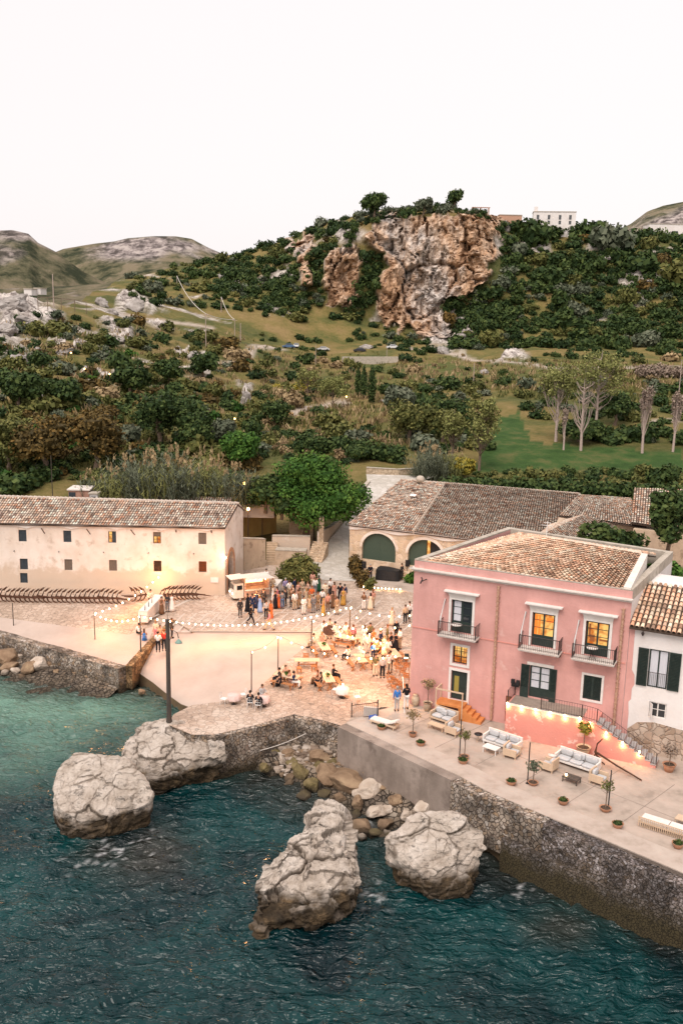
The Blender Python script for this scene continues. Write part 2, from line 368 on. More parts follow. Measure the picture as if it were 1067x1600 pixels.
for _ in range(2):
 cl[1:-1,1:-1] = (cl[:-2,1:-1]+cl[2:,1:-1]+cl[1:-1,:-2]+cl[1:-1,2:]+4*cl[1:-1,1:-1])/8
cl = cl.ravel()
far = np.clip((Pf[:,1]-120)/100, 0, 1)
crag = fbm(Pf*np.array([.085,.03,.05]), 5, 3, True); crag2 = fbm(Pf*np.array([.40,.15,.17]), 5, 9, True); crag3 = fbm(Pf*np.array([.05,.02,.012]), 3, 31, True)
wp = Pf+(np.c_[fbm(Pf*.12,3,91),fbm(Pf*.12,3,92),fbm(Pf*.12,3,93)]-.5)*9
b1, g1 = blocks(wp*np.array([.085,.05,.045]), 71); b2, g2 = blocks(wp*np.array([.26,.12,.13]), 75); b3, g3 = blocks(wp*np.array([.6,.3,.35]), 79)
gap = np.maximum(np.clip(1-g1/.10,0,1), np.clip(1-g2/.10,0,1)*.7)*cl
dD = cl*((.5-b1)*8+(.5-b2)*4+(.5-b3)*1.8+np.clip(.10-g1,0,.1)*38+np.clip(.12-g2,0,.12)*12+(.58-crag)*9+(.5-crag2)*4+(.55-crag3)*9+(.5-fbm(Pf*np.array([.9,.35,.35]), 4, 45, True))*2.5)
bumpz = (fbm(Pf*.03, 5, 21)-.5)*7*far*(1-cl)+(fbm(Pf*.15, 4, 22)-.5)*1.8*np.clip((Pf[:,1]-130)/60,0,1)+rk*(1-cl)*(fbm(Pf*.22,4,8,True)-.45)*6
dirs = Pf-_C; dirs[:,2] = 0; dirs /= np.linalg.norm(dirs, axis=1)[:,None]
TG = (Pf+dirs*dD[:,None]+np.c_[bumpz*0, bumpz*0, bumpz]).reshape(nC, nRw, 3)
GX, GY = [a.reshape(nC, nRw) for a in projN(TG.reshape(-1,3))]
def on_terrain(px, py):
 c = int(np.clip(round((px-COLX[0])/CS), 0, nC-1)); col = GY[c]
 idx = np.nonzero(col <= py)[0]
 if len(idx) == 0: return None
 i = idx[0]
 if i == 0: return TG[c,0].copy()
 t = (col[i-1]-py)/max(col[i-1]-col[i], 1e-6); P = TG[c,i-1]*(1-t)+TG[c,i]*t; return P
def terr_z(X, Y):
 c = int(np.clip(round((np.interp(X/Y, [COLX[0]*0+KP[0,2,0]/KP[0,2,1], KP[-1,2,0]/KP[-1,2,1]], [0, nC-1])), 0, ), 0, nC-1)) if False else None
 px,_ = proj((X, Y, 5)); c = int(np.clip(round((px-COLX[0])/CS), 0, nC-1)); return float(np.interp(Y, TG[c,:,1], TG[c,:,2]))
Pf = TG.reshape(-1,3)
green = np.zeros(len(Pf)); wg = (fbm(np.c_[gx/9, gy/9, gx*0], 3, 55)-.5)*16
for poly in ([(775,650),(815,640),(830,690),(1000,700),(1067,700),(1067,735),(740,738),(745,700)], [(560,560),(1067,570),(1067,600),(600,590)]):
 green = np.maximum(green, inpoly(gx+wob*.3+wg, gy+wob*.15+wg*.4, poly)*1.0)
green[(gy < 620)] *= .35
path = np.zeros(len(Pf))
def ppath(pts, w):
 global path
 for (x0,y0),(x1,y1) in zip(pts[:-1], pts[1:]):
  dx,dy = x1-x0,(y1-y0)*3; L = dx*dx+dy*dy; t = np.clip(((gx-x0)*dx+(gy-y0)*3*dy)/L, 0, 1)
  d = np.hypot(gx-x0-t*(x1-x0), (gy-y0-t*(y1-y0))*3); path = np.maximum(path, np.clip(1.4-d/w, 0, 1))
ppath([(215,583),(260,578),(300,570),(345,565),(378,560),(400,546),(440,545)], 9)
ppath([(455,646),(480,637),(510,628),(535,626)], 13); ppath([(60,626),(90,620),(115,612)], 8); ppath([(1067,660),(990,655)], 6)
ppath([(640,545),(700,553),(800,566),(900,570),(1067,568)], 4); ppath([(110,487),(200,492),(260,498),(330,510)], 6)
fa = np.array([[c*nRw+r, (c+1)*nRw+r, (c+1)*nRw+r+1, c*nRw+r+1] for c in range(nC-1) for r in range(nRw-1)])
def terrain_mat():
 m = bpy.data.materials.new('hillside'); m.use_nodes = True; n = m.node_tree.nodes; l = m.node_tree.links; b = n['Principled BSDF']
 tc = n.new('ShaderNodeTexCoord').outputs['Object']
 def noi(sc, st=None, d=8, ro=.65):
  t = n.new('ShaderNodeTexNoise'); t.inputs['Scale'].default_value = sc; t.inputs['Detail'].default_value = d; t.inputs['Roughness'].default_value = ro
  if st:
   mp = n.new('ShaderNodeMapping'); mp.inputs['Scale'].default_value = st; l.new(tc, mp.inputs[0]); l.new(mp.outputs[0], t.inputs[0])
  else: l.new(tc, t.inputs[0])
  return t.outputs['Fac']
 def ramp(f, stops):
  r = n.new('ShaderNodeValToRGB'); e = r.color_ramp.elements
  while len(e) < len(stops): e.new(.5)
  for i,(p,c) in enumerate(stops): e[i].position = p; e[i].color = (*c,1)
  l.new(f, r.inputs[0]); return r.outputs[0]
 def at_(nm): a = n.new('ShaderNodeAttribute'); a.attribute_name = nm; return a.outputs['Fac']
 def mix(f, a, c):
  x = n.new('ShaderNodeMix'); x.data_type = 'RGBA'; l.new(f, x.inputs[0]); l.new(a, x.inputs[6]); l.new(c, x.inputs[7]); return x.outputs[2]
 grass = ramp(noi(.06), [(.36,(.06,.085,.024)),(.46,(.13,.13,.036)),(.55,(.25,.185,.065)),(.66,(.33,.22,.10))])
 fine = ramp(noi(.9), [(.35,(.05,.06,.02)),(.65,(.18,.14,.07))])
 g = n.new('ShaderNodeMix'); g.data_type = 'RGBA'; g.inputs[0].default_value = .45; l.new(grass, g.inputs[6]); l.new(fine, g.inputs[7])
 gr = ramp(noi(.25), [(.32,(.028,.060,.016)),(.5,(.050,.095,.026)),(.66,(.12,.12,.045))])
 c = mix(at_('green'), g.outputs[2], gr)
 c = mix(at_('path'), c, ramp(noi(1.2), [(.3,(.36,.29,.23)),(.7,(.50,.43,.37))]))
 grey = ramp(noi(.35,None,10,.75), [(.36,(.14,.115,.10)),(.45,(.37,.325,.30)),(.57,(.66,.60,.55))])
 org = ramp(noi(.22,(1,1,.3),10,.75), [(.36,(.22,.12,.065)),(.48,(.46,.29,.18)),(.62,(.64,.48,.36))])
 om = n.new('ShaderNodeMath'); om.operation = 'MULTIPLY'; l.new(ramp(noi(.045,(1,1,.45),6), [(.37,(0,0,0)),(.52,(1,1,1))]), om.inputs[0]); l.new(at_('cliff'), om.inputs[1])
 rockc = mix(om.outputs[0], grey, org)
 crk = ramp(noi(.5,(1,1,.22),10,.75), [(.40,(.22,.19,.18)),(.48,(1,1,1))])
 mu = n.new('ShaderNodeMix'); mu.data_type = 'RGBA'; mu.blend_type = 'MULTIPLY'; mu.inputs[0].default_value = .8; l.new(rockc, mu.inputs[6]); l.new(crk, mu.inputs[7])
 c = mix(at_('rock'), c, mu.outputs[2])
 l.new(c, b.inputs['Base Color']); b.inputs['Roughness'].default_value = .95; b.inputs['Specular IOR Level'].default_value = .1
 bp = n.new('ShaderNodeBump'); bp.inputs['Strength'].default_value = .8; bp.inputs['Distance'].default_value = 1.2; l.new(noi(.5,None,10,.7), bp.inputs['Height']); l.new(bp.outputs[0], b.inputs['Normal'])
 return m
M['terrain'] = terrain_mat()
rock_a = np.clip(rk*1.6, 0, 1)
patch = np.clip((fbm(Pf*.07,6,77)-.575)*14, 0, 1)*((gy < 500)|(gx < 330))*np.clip((Pf[:,1]-150)/60, 0, 1); rock_a = np.maximum(rock_a, patch*.8)
te = npmesh('terrain', Pf, fa, M['terrain'], True, {'rock':('POINT',rock_a),'cliff':('POINT',np.clip(cl*1.3,0,1)),'green':('POINT',green),'path':('POINT',path)})
tag(te, kind='structure')
sm_ = np.ones(len(fa), bool); sm_[cl[fa[:,0]] > .3] = False; te.data.polygons.foreach_set('use_smooth', sm_)
def far_hill(name, prof, Y0, depth, drop, seed, rockt, top_r=1.0):
 """prof: (px, picture row) skyline; the ridge stands at Y0+depth and slopes down to Y0"""
 xs = np.arange(prof[0][0], prof[-1][0]+1, 3.0); ys = np.interp(xs, [p[0] for p in prof], [p[1] for p in prof]); n2 = 46; V = []
 for x,y in zip(xs, ys):
  top = atY(x, y, Y0+depth)
  for j in range(n2+6):
   t = j/(n2-1)
   if t <= 1: Y = Y0+depth*t; z = top[2]-drop*(1-t)**top_r
   else: Y = Y0+depth*t; z = top[2]-drop*(t-1)*2
   V.append((top[0]*Y/top[1], Y, z))
 V = np.array(V); S = Y0/900
 h = (fbm(V*.008/S, 5, seed)-.5)*26*S+(fbm(V*.03/S, 4, seed+3, True)-.5)*8*S; e = np.tile(np.clip(np.abs(np.arange(n2+6)/(n2-1)-1)*5, .12, 1), len(xs)); V[:,2] += h*e
 fa = np.array([[c*(n2+6)+r, (c+1)*(n2+6)+r, (c+1)*(n2+6)+r+1, c*(n2+6)+r+1] for c in range(len(xs)-1) for r in range(n2+5)])
 g = np.gradient(V[:,2].reshape(len(xs), n2+6), axis=1).ravel(); gxx, gyy = projN(V)
 rock = rockt(gxx, gyy, fbm(V*.02/S, 4, seed+9))
 o = npmesh(name, V, fa, M['farhill'], True, {'rock':('POINT',rock)}); return tag(o, kind='structure')
def farhill_mat():
 m = bpy.data.materials.new('far_hillside'); m.use_nodes = True; n = m.node_tree.nodes; l = m.node_tree.links; b = n['Principled BSDF']
 tc = n.new('ShaderNodeTexCoord').outputs['Object']
 def noi(sc): t = n.new('ShaderNodeTexNoise'); t.inputs['Scale'].default_value = sc; t.inputs['Detail'].default_value = 10; t.inputs['Roughness'].default_value = .7; l.new(tc, t.inputs[0]); return t.outputs['Fac']
 def ramp(f, stops):
  r = n.new('ShaderNodeValToRGB'); e = r.color_ramp.elements
  while len(e) < len(stops): e.new(.5)
  for i,(p,c) in enumerate(stops): e[i].position = p; e[i].color = (*c,1)
  l.new(f, r.inputs[0]); return r.outputs[0]
 a = ramp(noi(.03), [(.40,(.035,.042,.022)),(.5,(.13,.12,.07)),(.60,(.22,.18,.12))]); c = ramp(noi(.06), [(.42,(.09,.075,.07)),(.5,(.26,.22,.21)),(.58,(.46,.40,.37))])
 at_ = n.new('ShaderNodeAttribute'); at_.attribute_name = 'rock'; x = n.new('ShaderNodeMix'); x.data_type = 'RGBA'; l.new(at_.outputs['Fac'], x.inputs[0]); l.new(a, x.inputs[6]); l.new(c, x.inputs[7]); l.new(x.outputs[2], b.inputs['Base Color'])
 b.inputs['Roughness'].default_value = .95; b.inputs['Specular IOR Level'].default_value = .1
 bp = n.new('ShaderNodeBump'); bp.inputs['Strength'].default_value = 1; bp.inputs['Distance'].default_value = 9; l.new(noi(.06), bp.inputs['Height']); l.new(bp.outputs[0], b.inputs['Normal'])
 return m
M['farhill'] = farhill_mat()
far_hill('rocky_hill', [(-330,330),(-150,345),(0,361),(20,360),(45,366),(60,380),(90,395),(130,425),(190,455),(240,470)], 620, 330, 150, 51, lambda x,y,n: np.clip((n-.50+(392-y)*.006)*6, 0, .9))
far_hill('rocky_table_mountain', [(20,440),(80,398),(100,390),(150,381),(180,377),(200,372),(240,369),(275,369),(300,373),(325,386),(345,395),(400,420),(520,450)], 1000, 420, 170, 52, lambda x,y,n: np.clip((n-.42)*6, 0, 1)*np.clip((x-120)/50, 0, 1)*np.clip((412-y)/12, 0, 1))
far_hill('distant_mountain', [(930,375),(985,350),(1010,331),(1035,322),(1067,316),(1150,312),(1300,330),(1450,350)], 1500, 500, 190, 53, lambda x,y,n: np.clip((n-.45)*4, 0, 1))
far_hill('valley_saddle', [(-330,455),(0,452),(100,447),(200,440),(300,436),(420,432)], 500, 240, 34, 54, lambda x,y,n: np.clip((n-.62)*6, 0, 1))
o = npmesh('distant_ground', [(-6000,260,-12),(6000,260,-12),(6000,8000,-12),(-6000,8000,-12)], [(0,1,2,3)], M['farhill'], False, {'rock':('POINT',np.zeros(4))}); tag(o, kind='structure')
# ================================================================== SEA
xs = np.concatenate([np.linspace(-260,-46,30)[:-1], np.arange(-46, 46, .22), np.linspace(46,260,30)[1:]]); ys = np.concatenate([np.linspace(-140,22,16)[:-1], np.arange(22, 92, .22), [94,99,110]])
XX, YY = np.meshgrid(xs, ys, indexing='ij'); Pw = np.c_[XX.ravel(), YY.ravel(), 0*XX.ravel()]
rot = Pw[:,:2]@np.array([[.83,-.56],[.56,.83]])
Z = (fbm(np.c_[rot[:,0]*.36, rot[:,1]*.85, Pw[:,2]], 3, 61, True)-.5)*.46+(fbm(np.c_[rot[:,0]*.8, rot[:,1]*2.3, Pw[:,2]], 3, 62)-.5)*.42
Pw[:,2] = Z
gxw, gyw = projN(Pw)
SH_L = [(-200,1000),(0,1040),(120,1060),(210,1065),(300,1100),(300,1130),(200,1145),(80,1175),(-60,1200),(-300,1240)]
w1 = (fbm(Pw*np.array([.25,.25,0]), 4, 66)-.5)
sh = np.zeros(len(Pw))
def softpoly(poly, soft, sgn=1):
 """distance-feathered polygon mask in the ground plane"""
 q = [at(x,y,0)[:2] for x,y in poly]; X = Pw[:,0]; Y = Pw[:,1]; ins = inpoly(X, Y, q); d = np.full(len(Pw), 1e9)
 for i in range(len(q)):
  a = q[i]; c = q[(i+1)%len(q)]; e = c-a; t = np.clip(((X-a[0])*e[0]+(Y-a[1])*e[1])/(e@e), 0, 1); d = np.minimum(d, np.hypot(X-a[0]-t*e[0], Y-a[1]-t*e[1]))
 return np.clip(.5+np.where(ins, d, -d)/soft, 0, 1)
shallow = softpoly(SH_L, 14)*(.8+w1*1.2)
brown = np.maximum(softpoly([(-100,1000),(0,1060),(60,1085),(140,1085),(230,1090),(300,1115),(215,1050),(0,1000)], 4), softpoly([(340,1190),(430,1240),(500,1270),(560,1300),(640,1330),(740,1340),(900,1420),(1067,1470),(1067,1400),(740,1240),(560,1150),(350,1150)], 5))  # second area also paints the sea wall's dark reflection over the brown shallows
for (x,y,r) in ((210,1345,3.2),(880,1450,2.2),(560,1370,2.0),(160,1335,2.0)):
 c = at(x,y,0); brown = np.maximum(brown, np.clip(1.25-np.hypot(Pw[:,0]-c[0], Pw[:,1]-c[1])/r+w1, 0, 1)*.7)
brown = np.clip(brown+w1*.5*(brown>.02), 0, 1)
foam = np.zeros(len(Pw)); fn = fbm(Pw*np.array([2.4,2.4,0]), 4, 67, True)
for (x,y,r) in ((175,1335,1.9),(120,1350,1.2),(225,1320,1.5),(530,1400,1.2),(590,1400,1.4),(455,1250,1.2),(815,1395,.8),(560,1290,1.0)):
 c = at(x,y,0); foam = np.maximum(foam, np.clip(1.2-np.hypot(Pw[:,0]-c[0], Pw[:,1]-c[1])/r, 0, 1)*np.clip((fn-.80)*9, 0, .7))
nx, ny = XX.shape; ii = np.arange(nx*ny).reshape(nx, ny); fa = np.c_[ii[:-1,:-1].ravel(), ii[1:,:-1].ravel(), ii[1:,1:].ravel(), ii[:-1,1:].ravel()]
def water_mat():
 m = bpy.data.materials.new('sea_water'); m.use_nodes = True; n = m.node_tree.nodes; l = m.node_tree.links; b = n['Principled BSDF']
 def at_(nm): a = n.new('ShaderNodeAttribute'); a.attribute_name = nm; return a.outputs['Fac']
 def mix(f, a, c):
  x = n.new('ShaderNodeMix'); x.data_type = 'RGBA'; l.new(f, x.inputs[0])
  for i,v in ((6,a),(7,c)):
   if isinstance(v, tuple): x.inputs[i].default_value = (*v,1)
   else: l.new(v, x.inputs[i])
  return x.outputs[2]
 tc = n.new('ShaderNodeTexCoord').outputs['Object']
 def noi(sc, st, d=6):
  mp = n.new('ShaderNodeMapping'); mp.inputs['Scale'].default_value = st; mp.inputs['Rotation'].default_value = (0,0,R(34)); t = n.new('ShaderNodeTexNoise'); t.inputs['Scale'].default_value = sc; t.inputs['Detail'].default_value = d; t.inputs['Roughness'].default_value = .6; t.inputs['Distortion'].default_value = .6
  l.new(tc, mp.inputs[0]); l.new(mp.outputs[0], t.inputs[0]); return t.outputs['Fac']
 r = n.new('ShaderNodeValToRGB'); r.color_ramp.elements[0].position = .35; r.color_ramp.elements[1].position = .68; r.color_ramp.elements[0].color = (.001,.010,.013,1); r.color_ramp.elements[1].color = (.003,.040,.041,1); l.new(noi(.16,(1,1,1),4), r.inputs[0])
 c = mix(at_('shallow'), r.outputs[0], (.12,.22,.17)); c = mix(at_('brown'), c, (.032,.028,.022)); c = mix(at_('foam'), c, (.55,.55,.56))
 l.new(c, b.inputs['Base Color']); b.inputs['Roughness'].default_value = .09; b.inputs['IOR'].default_value = 1.33; b.inputs['Specular IOR Level'].default_value = .5
 h = n.new('ShaderNodeMath'); h.operation = 'MULTIPLY_ADD'; l.new(noi(.6,(1,3.0,1),2), h.inputs[0]); h.inputs[1].default_value = 2.2; l.new(noi(1.7,(1,1.8,1),2), h.inputs[2])
 bp = n.new('ShaderNodeBump'); bp.inputs['Strength'].default_value = 1; bp.inputs['Distance'].default_value = .24; l.new(h.outputs[0], bp.inputs['Height']); l.new(bp.outputs[0], b.inputs['Normal'])
 return m
M['water'] = water_mat()
o = npmesh('sea_water', Pw, fa, M['water'], True, {'shallow':('POINT',np.clip(shallow,0,1)),'brown':('POINT',brown),'foam':('POINT',foam)}); tag(o, kind='structure')
# ================================================================== PLAZA, SLIPWAY, MOLE, TERRACE
import bmesh
from mathutils.geometry import tessellate_polygon
def slab(name, top, zb, mtop, mside=None, parent=None):
 n = len(top); tri = tessellate_polygon([[Vector((float(p[0]),float(p[1]),0)) for p in top]]); s = MB()
 T = [tuple(float(c) for c in p) for p in top]; fs = []
 for t in tri:
  a,b,c = [np.array(T[i]) for i in t]; fs.append(tuple(t) if np.cross(b-a,c-a)[2] > 0 else tuple(t)[::-1])
 s.add(T, fs, 0); s.add(T+[(p[0],p[1],zb) for p in T], [(i,(i+1)%n,(i+1)%n+n,i+n) for i in range(n)], 1)
 return s.build(name, [mtop, mside or mtop], parent)
def cobble_mat(name, c1, c2, c3, cell=2.2, bump=.5, patch=None, joint=.75):
 m = bpy.data.materials.new(name); m.use_nodes = True; n = m.node_tree.nodes; l = m.node_tree.links; b = n['Principled BSDF']; tc = n.new('ShaderNodeTexCoord').outputs['Object']
 v = n.new('ShaderNodeTexVoronoi'); v.inputs['Scale'].default_value = cell; l.new(tc, v.inputs[0])
 v2 = n.new('ShaderNodeTexVoronoi'); v2.feature = 'DISTANCE_TO_EDGE'; v2.inputs['Scale'].default_value = cell; l.new(tc, v2.inputs[0])
 sx = n.new('ShaderNodeSeparateColor'); l.new(v.outputs['Color'], sx.inputs[0])
 t = n.new('ShaderNodeTexNoise'); t.inputs['Scale'].default_value = .22; t.inputs['Detail'].default_value = 9; l.new(tc, t.inputs[0])
 a = n.new('ShaderNodeMath'); a.operation = 'MULTIPLY_ADD'; l.new(sx.outputs[0], a.inputs[0]); a.inputs[1].default_value = .28; l.new(t.outputs['Fac'], a.inputs[2])
 r = n.new('ShaderNodeValToRGB'); e = r.color_ramp.elements; e.new(.6); 
 for i,(p,c) in enumerate(((.42,c1),(.64,c2),(.84,c3))): e[i].position = p; e[i].color = (*c,1)
 l.new(a.outputs[0], r.inputs[0])
 mr = n.new('ShaderNodeMapRange'); mr.inputs[1].default_value = 0; mr.inputs[2].default_value = .07; mr.inputs[3].default_value = joint; mr.inputs[4].default_value = 1; l.new(v2.outputs['Distance'], mr.inputs[0])
 mu = n.new('ShaderNodeMix'); mu.data_type = 'RGBA'; mu.blend_type = 'MULTIPLY'; mu.inputs[0].default_value = 1; l.new(r.outputs[0], mu.inputs[6]); l.new(mr.outputs[0], mu.inputs[7])
 l.new(mu.outputs[2], b.inputs['Base Color']); b.inputs['Roughness'].default_value = .85; b.inputs['Specular IOR Level'].default_value = .25
 bp = n.new('ShaderNodeBump'); bp.inputs['Strength'].default_value = bump; bp.inputs['Distance'].default_value = .04; l.new(mr.outputs[0], bp.inputs['Height']); l.new(bp.outputs[0], b.inputs['Normal'])
 return m
M['cobble'] = cobble_mat('plaza_cobbles', (.34,.25,.19), (.44,.33,.26), (.53,.425,.35), 2.6, joint=.5)
M['smooth'] = mat('smooth_concrete_slip', (.47,.37,.315), (.40,.31,.26), .35, .8, .2, bscale=6)
M['terrace'] = mat('terrace_concrete', (.44,.355,.30), (.29,.235,.195), .6, .8, .3, bscale=5, c3=(.37,.30,.25), detail=10, lo=.40, hi=.62)
M['roadstone'] = cobble_mat('pale_road_stone', (.40,.36,.31), (.47,.43,.38), (.55,.51,.47), 1.6, .3)
M['asphalt_pale'] = mat('pale_road', (.40,.38,.36), (.47,.45,.43), .4, .9)
def rubble_mat(name, cols, cell=3.0, dark=(.05,.035,.025), bump=1.0, wet=True, wz=(.5,1.6), tint=None):
 m = bpy.data.materials.new(name); m.use_nodes = True; n = m.node_tree.nodes; l = m.node_tree.links; b = n['Principled BSDF']; tc = n.new('ShaderNodeTexCoord').outputs['Object']
 ns = n.new('ShaderNodeTexNoise'); ns.inputs['Scale'].default_value = 2.5; ns.inputs['Detail'].default_value = 6; l.new(tc, ns.inputs[0])
 vm = n.new('ShaderNodeMix'); vm.data_type = 'RGBA'; vm.inputs[0].default_value = .26; l.new(tc, vm.inputs[6]); l.new(ns.outputs['Color'], vm.inputs[7])
 v = n.new('ShaderNodeTexVoronoi'); v.inputs['Scale'].default_value = cell; l.new(vm.outputs[2], v.inputs[0])
 v2 = n.new('ShaderNodeTexVoronoi'); v2.feature = 'DISTANCE_TO_EDGE'; v2.inputs['Scale'].default_value = cell; l.new(vm.outputs[2], v2.inputs[0])
 sx = n.new('ShaderNodeSeparateColor'); l.new(v.outputs['Color'], sx.inputs[0])
 r = n.new('ShaderNodeValToRGB'); e = r.color_ramp.elements
 while len(e) < len(cols): e.new(.5)
 for i,c in enumerate(cols): e[i].position = i/(len(cols)-1)*.999; e[i].color = (*c,1)
 l.new(sx.outputs[0], r.inputs[0])
 mr = n.new('ShaderNodeMapRange'); mr.inputs[2].default_value = .09; l.new(v2.outputs['Distance'], mr.inputs[0])
 x = n.new('ShaderNodeMix'); x.data_type = 'RGBA'; l.new(mr.outputs[0], x.inputs[0]); x.inputs[6].default_value = (*dark,1); l.new(r.outputs[0], x.inputs[7]); out = x.outputs[2]
 t = n.new('ShaderNodeTexNoise'); t.inputs['Scale'].default_value = .8; t.inputs['Detail'].default_value = 9; l.new(tc, t.inputs[0])
 sr = n.new('ShaderNodeMapRange'); sr.inputs[1].default_value = .42; sr.inputs[2].default_value = .6; sr.inputs[3].default_value = .38; l.new(t.outputs['Fac'], sr.inputs[0]); sm = n.new('ShaderNodeMix'); sm.data_type = 'RGBA'; sm.blend_type = 'MULTIPLY'; sm.inputs[0].default_value = 1 if wet else .3; l.new(out, sm.inputs[6]); l.new(sr.outputs[0], sm.inputs[7]); out = sm.outputs[2]
 if wet:   # the algae and tide band: world height
  ge = n.new('ShaderNodeNewGeometry'); sp = n.new('ShaderNodeSeparateXYZ'); l.new(ge.outputs['Position'], sp.inputs[0])
  ad = n.new('ShaderNodeMath'); ad.operation = 'MULTIPLY_ADD'; l.new(t.outputs['Fac'], ad.inputs[0]); ad.inputs[1].default_value = -1.6; l.new(sp.outputs[2], ad.inputs[2])
  w = n.new('ShaderNodeMapRange'); w.inputs[1].default_value = wz[0]-.8; w.inputs[2].default_value = wz[1]-.8; l.new(ad.outputs[0], w.inputs[0])
  y = n.new('ShaderNodeMix'); y.data_type = 'RGBA'; l.new(w.outputs[0], y.inputs[0]); y.inputs[6].default_value = (*(tint or (.055,.040,.022)),1); l.new(out, y.inputs[7]); out = y.outputs[2]
 l.new(out, b.inputs['Base Color']); b.inputs['Roughness'].default_value = .8; b.inputs['Specular IOR Level'].default_value = .3
 bp = n.new('ShaderNodeBump'); bp.inputs['Strength'].default_value = bump; bp.inputs['Distance'].default_value = .15; l.new(mr.outputs[0], bp.inputs['Height']); l.new(bp.outputs[0], b.inputs['Normal'])
 return m
M['rubble'] = rubble_mat('rubble_masonry', [(.24,.18,.14),(.36,.29,.23),(.48,.41,.35),(.32,.22,.14),(.56,.50,.45)], 6.0, (.17,.125,.095), wz=(.2,1.2))
M['crust'] = rubble_mat('encrusted_masonry', [(.10,.075,.06),(.20,.16,.14),(.34,.29,.28),(.14,.10,.07),(.50,.45,.45)], 9.0, (.08,.06,.045), wz=(1.0,2.4), tint=(.055,.042,.020))
M['quay_lamp_tint'] = rubble_mat('lamp_tinted_quay_stone', [(.32,.18,.08),(.42,.26,.13),(.36,.21,.10)], 4.0, (.22,.13,.06), wz=(.2,.9))  # orange of the lamplight is put into the stone colours
M['concrete_wall'] = wall_mat('sea_wall_concrete', (.34,.275,.235), (.19,.15,.125), (.12,.09,.075), vs=.8, chip_lo=.54, chip_hi=.70, streak=1)
M['footing'] = mat('stained_footing_concrete', (.16,.105,.06), (.10,.068,.04), 1.0, .85, .4, c3=(.13,.09,.05))
def dirv(a, b): v = (b-a); v = v.copy(); v[2] = 0; return v/np.linalg.norm(v)
qA = at(0,985,2.1); qB = at(197,1041,2.1); qd = dirv(qB, qA)
PINK_O = at(639,1099,3.6); PINK_R = R(-26)
pex = np.array([math.cos(PINK_R), math.sin(PINK_R), 0]); pey = np.array([-math.sin(PINK_R), math.cos(PINK_R), 0])
def pk(x, y, z=0): return PINK_O+pex*x+pey*y+np.array([0,0,z])
mole_tip = [at(x,y,2.9) for x,y in ((300,1104),(272,1118),(262,1134),(300,1150),(335,1150))]
nrm = np.array([qd[1], -qd[0], 0]); nrm = nrm if nrm[1] > 0 else -nrm
QT = [at(268,967), at(250,955), at(205,949), at(100,946), at(0,945), at(-200,938), qB+qd*62+nrm*12]; QE = [at(266,969), at(232,1003,2.5), qB, at(100,1013,2.1), qA, qB+qd*32, qB+qd*62]
for p in QE[5:]: p[2] = 2.1
QT[-1][2] = 3.0
plaza_top = QT[::-1]+[at(300,986), at(487,986), at(489,1002), at(442,1038), at(396,1084), at(345,1096)] + \
   [np.array([p[0],p[1],3.0]) for p in mole_tip] + [at(400,1133), at(459,1116), at(500,1124), at(548,1138)] + \
   [pk(-2.0,-.2,0), pk(1.0,.6,0), pk(1,7.9,0), pk(60,7.9,0), np.array([130,60,3]), np.array([130,104,3]), np.array([-75,104,3])]
plaza_top = [np.array([p[0],p[1],3.0]) for p in plaza_top]
tag(slab('plaza_paving', plaza_top, -1, M['cobble'], M['rubble']), kind='structure')
sl_top = [at(300,984,2.97), at(487,986,2.97), at(500,1002,2.95), at(452,1040,2.8), at(410,1086,2.3), at(372,1104,1.5), at(330,1118,.9), at(304,1108,.75), at(283,1100,.7), at(262,1085,.75), at(240,1067,.8), at(218,1052,.9), at(200,1044,1.0), at(228,1012,2.0), at(255,982,2.8), at(268,966,2.97)]
def slipway():
 """one smooth sheet: rings from the outline to its middle so that the fall to the water is even"""
 n = len(sl_top); c = at(370,1040,2.5); bm = bmesh.new(); rings = []
 for k in range(6):
  t = k/6; rings.append([bm.verts.new([float(a) for a in (p*(1-t)+c*t)]) for p in sl_top])
 cv = bm.verts.new([float(a) for a in c]); bot = [bm.verts.new((float(p[0]),float(p[1]),-1)) for p in sl_top]
 for a,b in zip(rings[:-1], rings[1:]):
  for i in range(n): bm.faces.new((a[i],a[(i+1)%n],b[(i+1)%n],b[i])).smooth = True
 for i in range(n): bm.faces.new((rings[-1][i],rings[-1][(i+1)%n],cv)).smooth = True
 for i in range(n): f = bm.faces.new((rings[0][(i+1)%n],rings[0][i],bot[i],bot[(i+1)%n])); f.material_index = 1
 bmesh.ops.recalc_face_normals(bm, faces=bm.faces[:]); me = bpy.data.meshes.new('slipway_ramp'); bm.to_mesh(me); bm.free(); me.materials.append(M['smooth']); me.materials.append(M['footing'])
 o = bpy.data.objects.new('slipway_ramp', me); COL.objects.link(o); tag(o, kind='structure')
slipway()
def ribbon(name, rows, mt, kind='structure', zoff=0, nk=5):
 V = []
 for a,b in rows:
  for k in range(nk): V.append(a*(1-k/(nk-1))+b*k/(nk-1)+np.array([0,0,zoff]))
 fa = np.array([[i*nk+k, i*nk+k+1, (i+1)*nk+k+1, (i+1)*nk+k] for i in range(len(rows)-1) for k in range(nk-1)]); o = npmesh(name, V, fa, mt, True); return tag(o, kind=kind)
ribbon('left_quay', list(zip(QT,QE)), M['cobble'])
ribbon('quay_margin', [(a*.5+b*.5, b) for a,b in list(zip(QT,QE))[1:]], M['smooth'], zoff=.006)
if 0: ap = [qB+qd*60+nrm*.3, qB+nrm*.3+qd*.3, at(232,1003)+nrm*0, at(252,984), at(150,982), at(0,966), qB+qd*60+nrm*2.4]
sb = MB()
def strip(p, q, w=.11, z=3.010):
 d = dirv(p, q); s_ = np.array([-d[1], d[0], 0])*w/2; sb.add([p-s_, p+s_, q+s_, q-s_], [(0,1,2,3)])
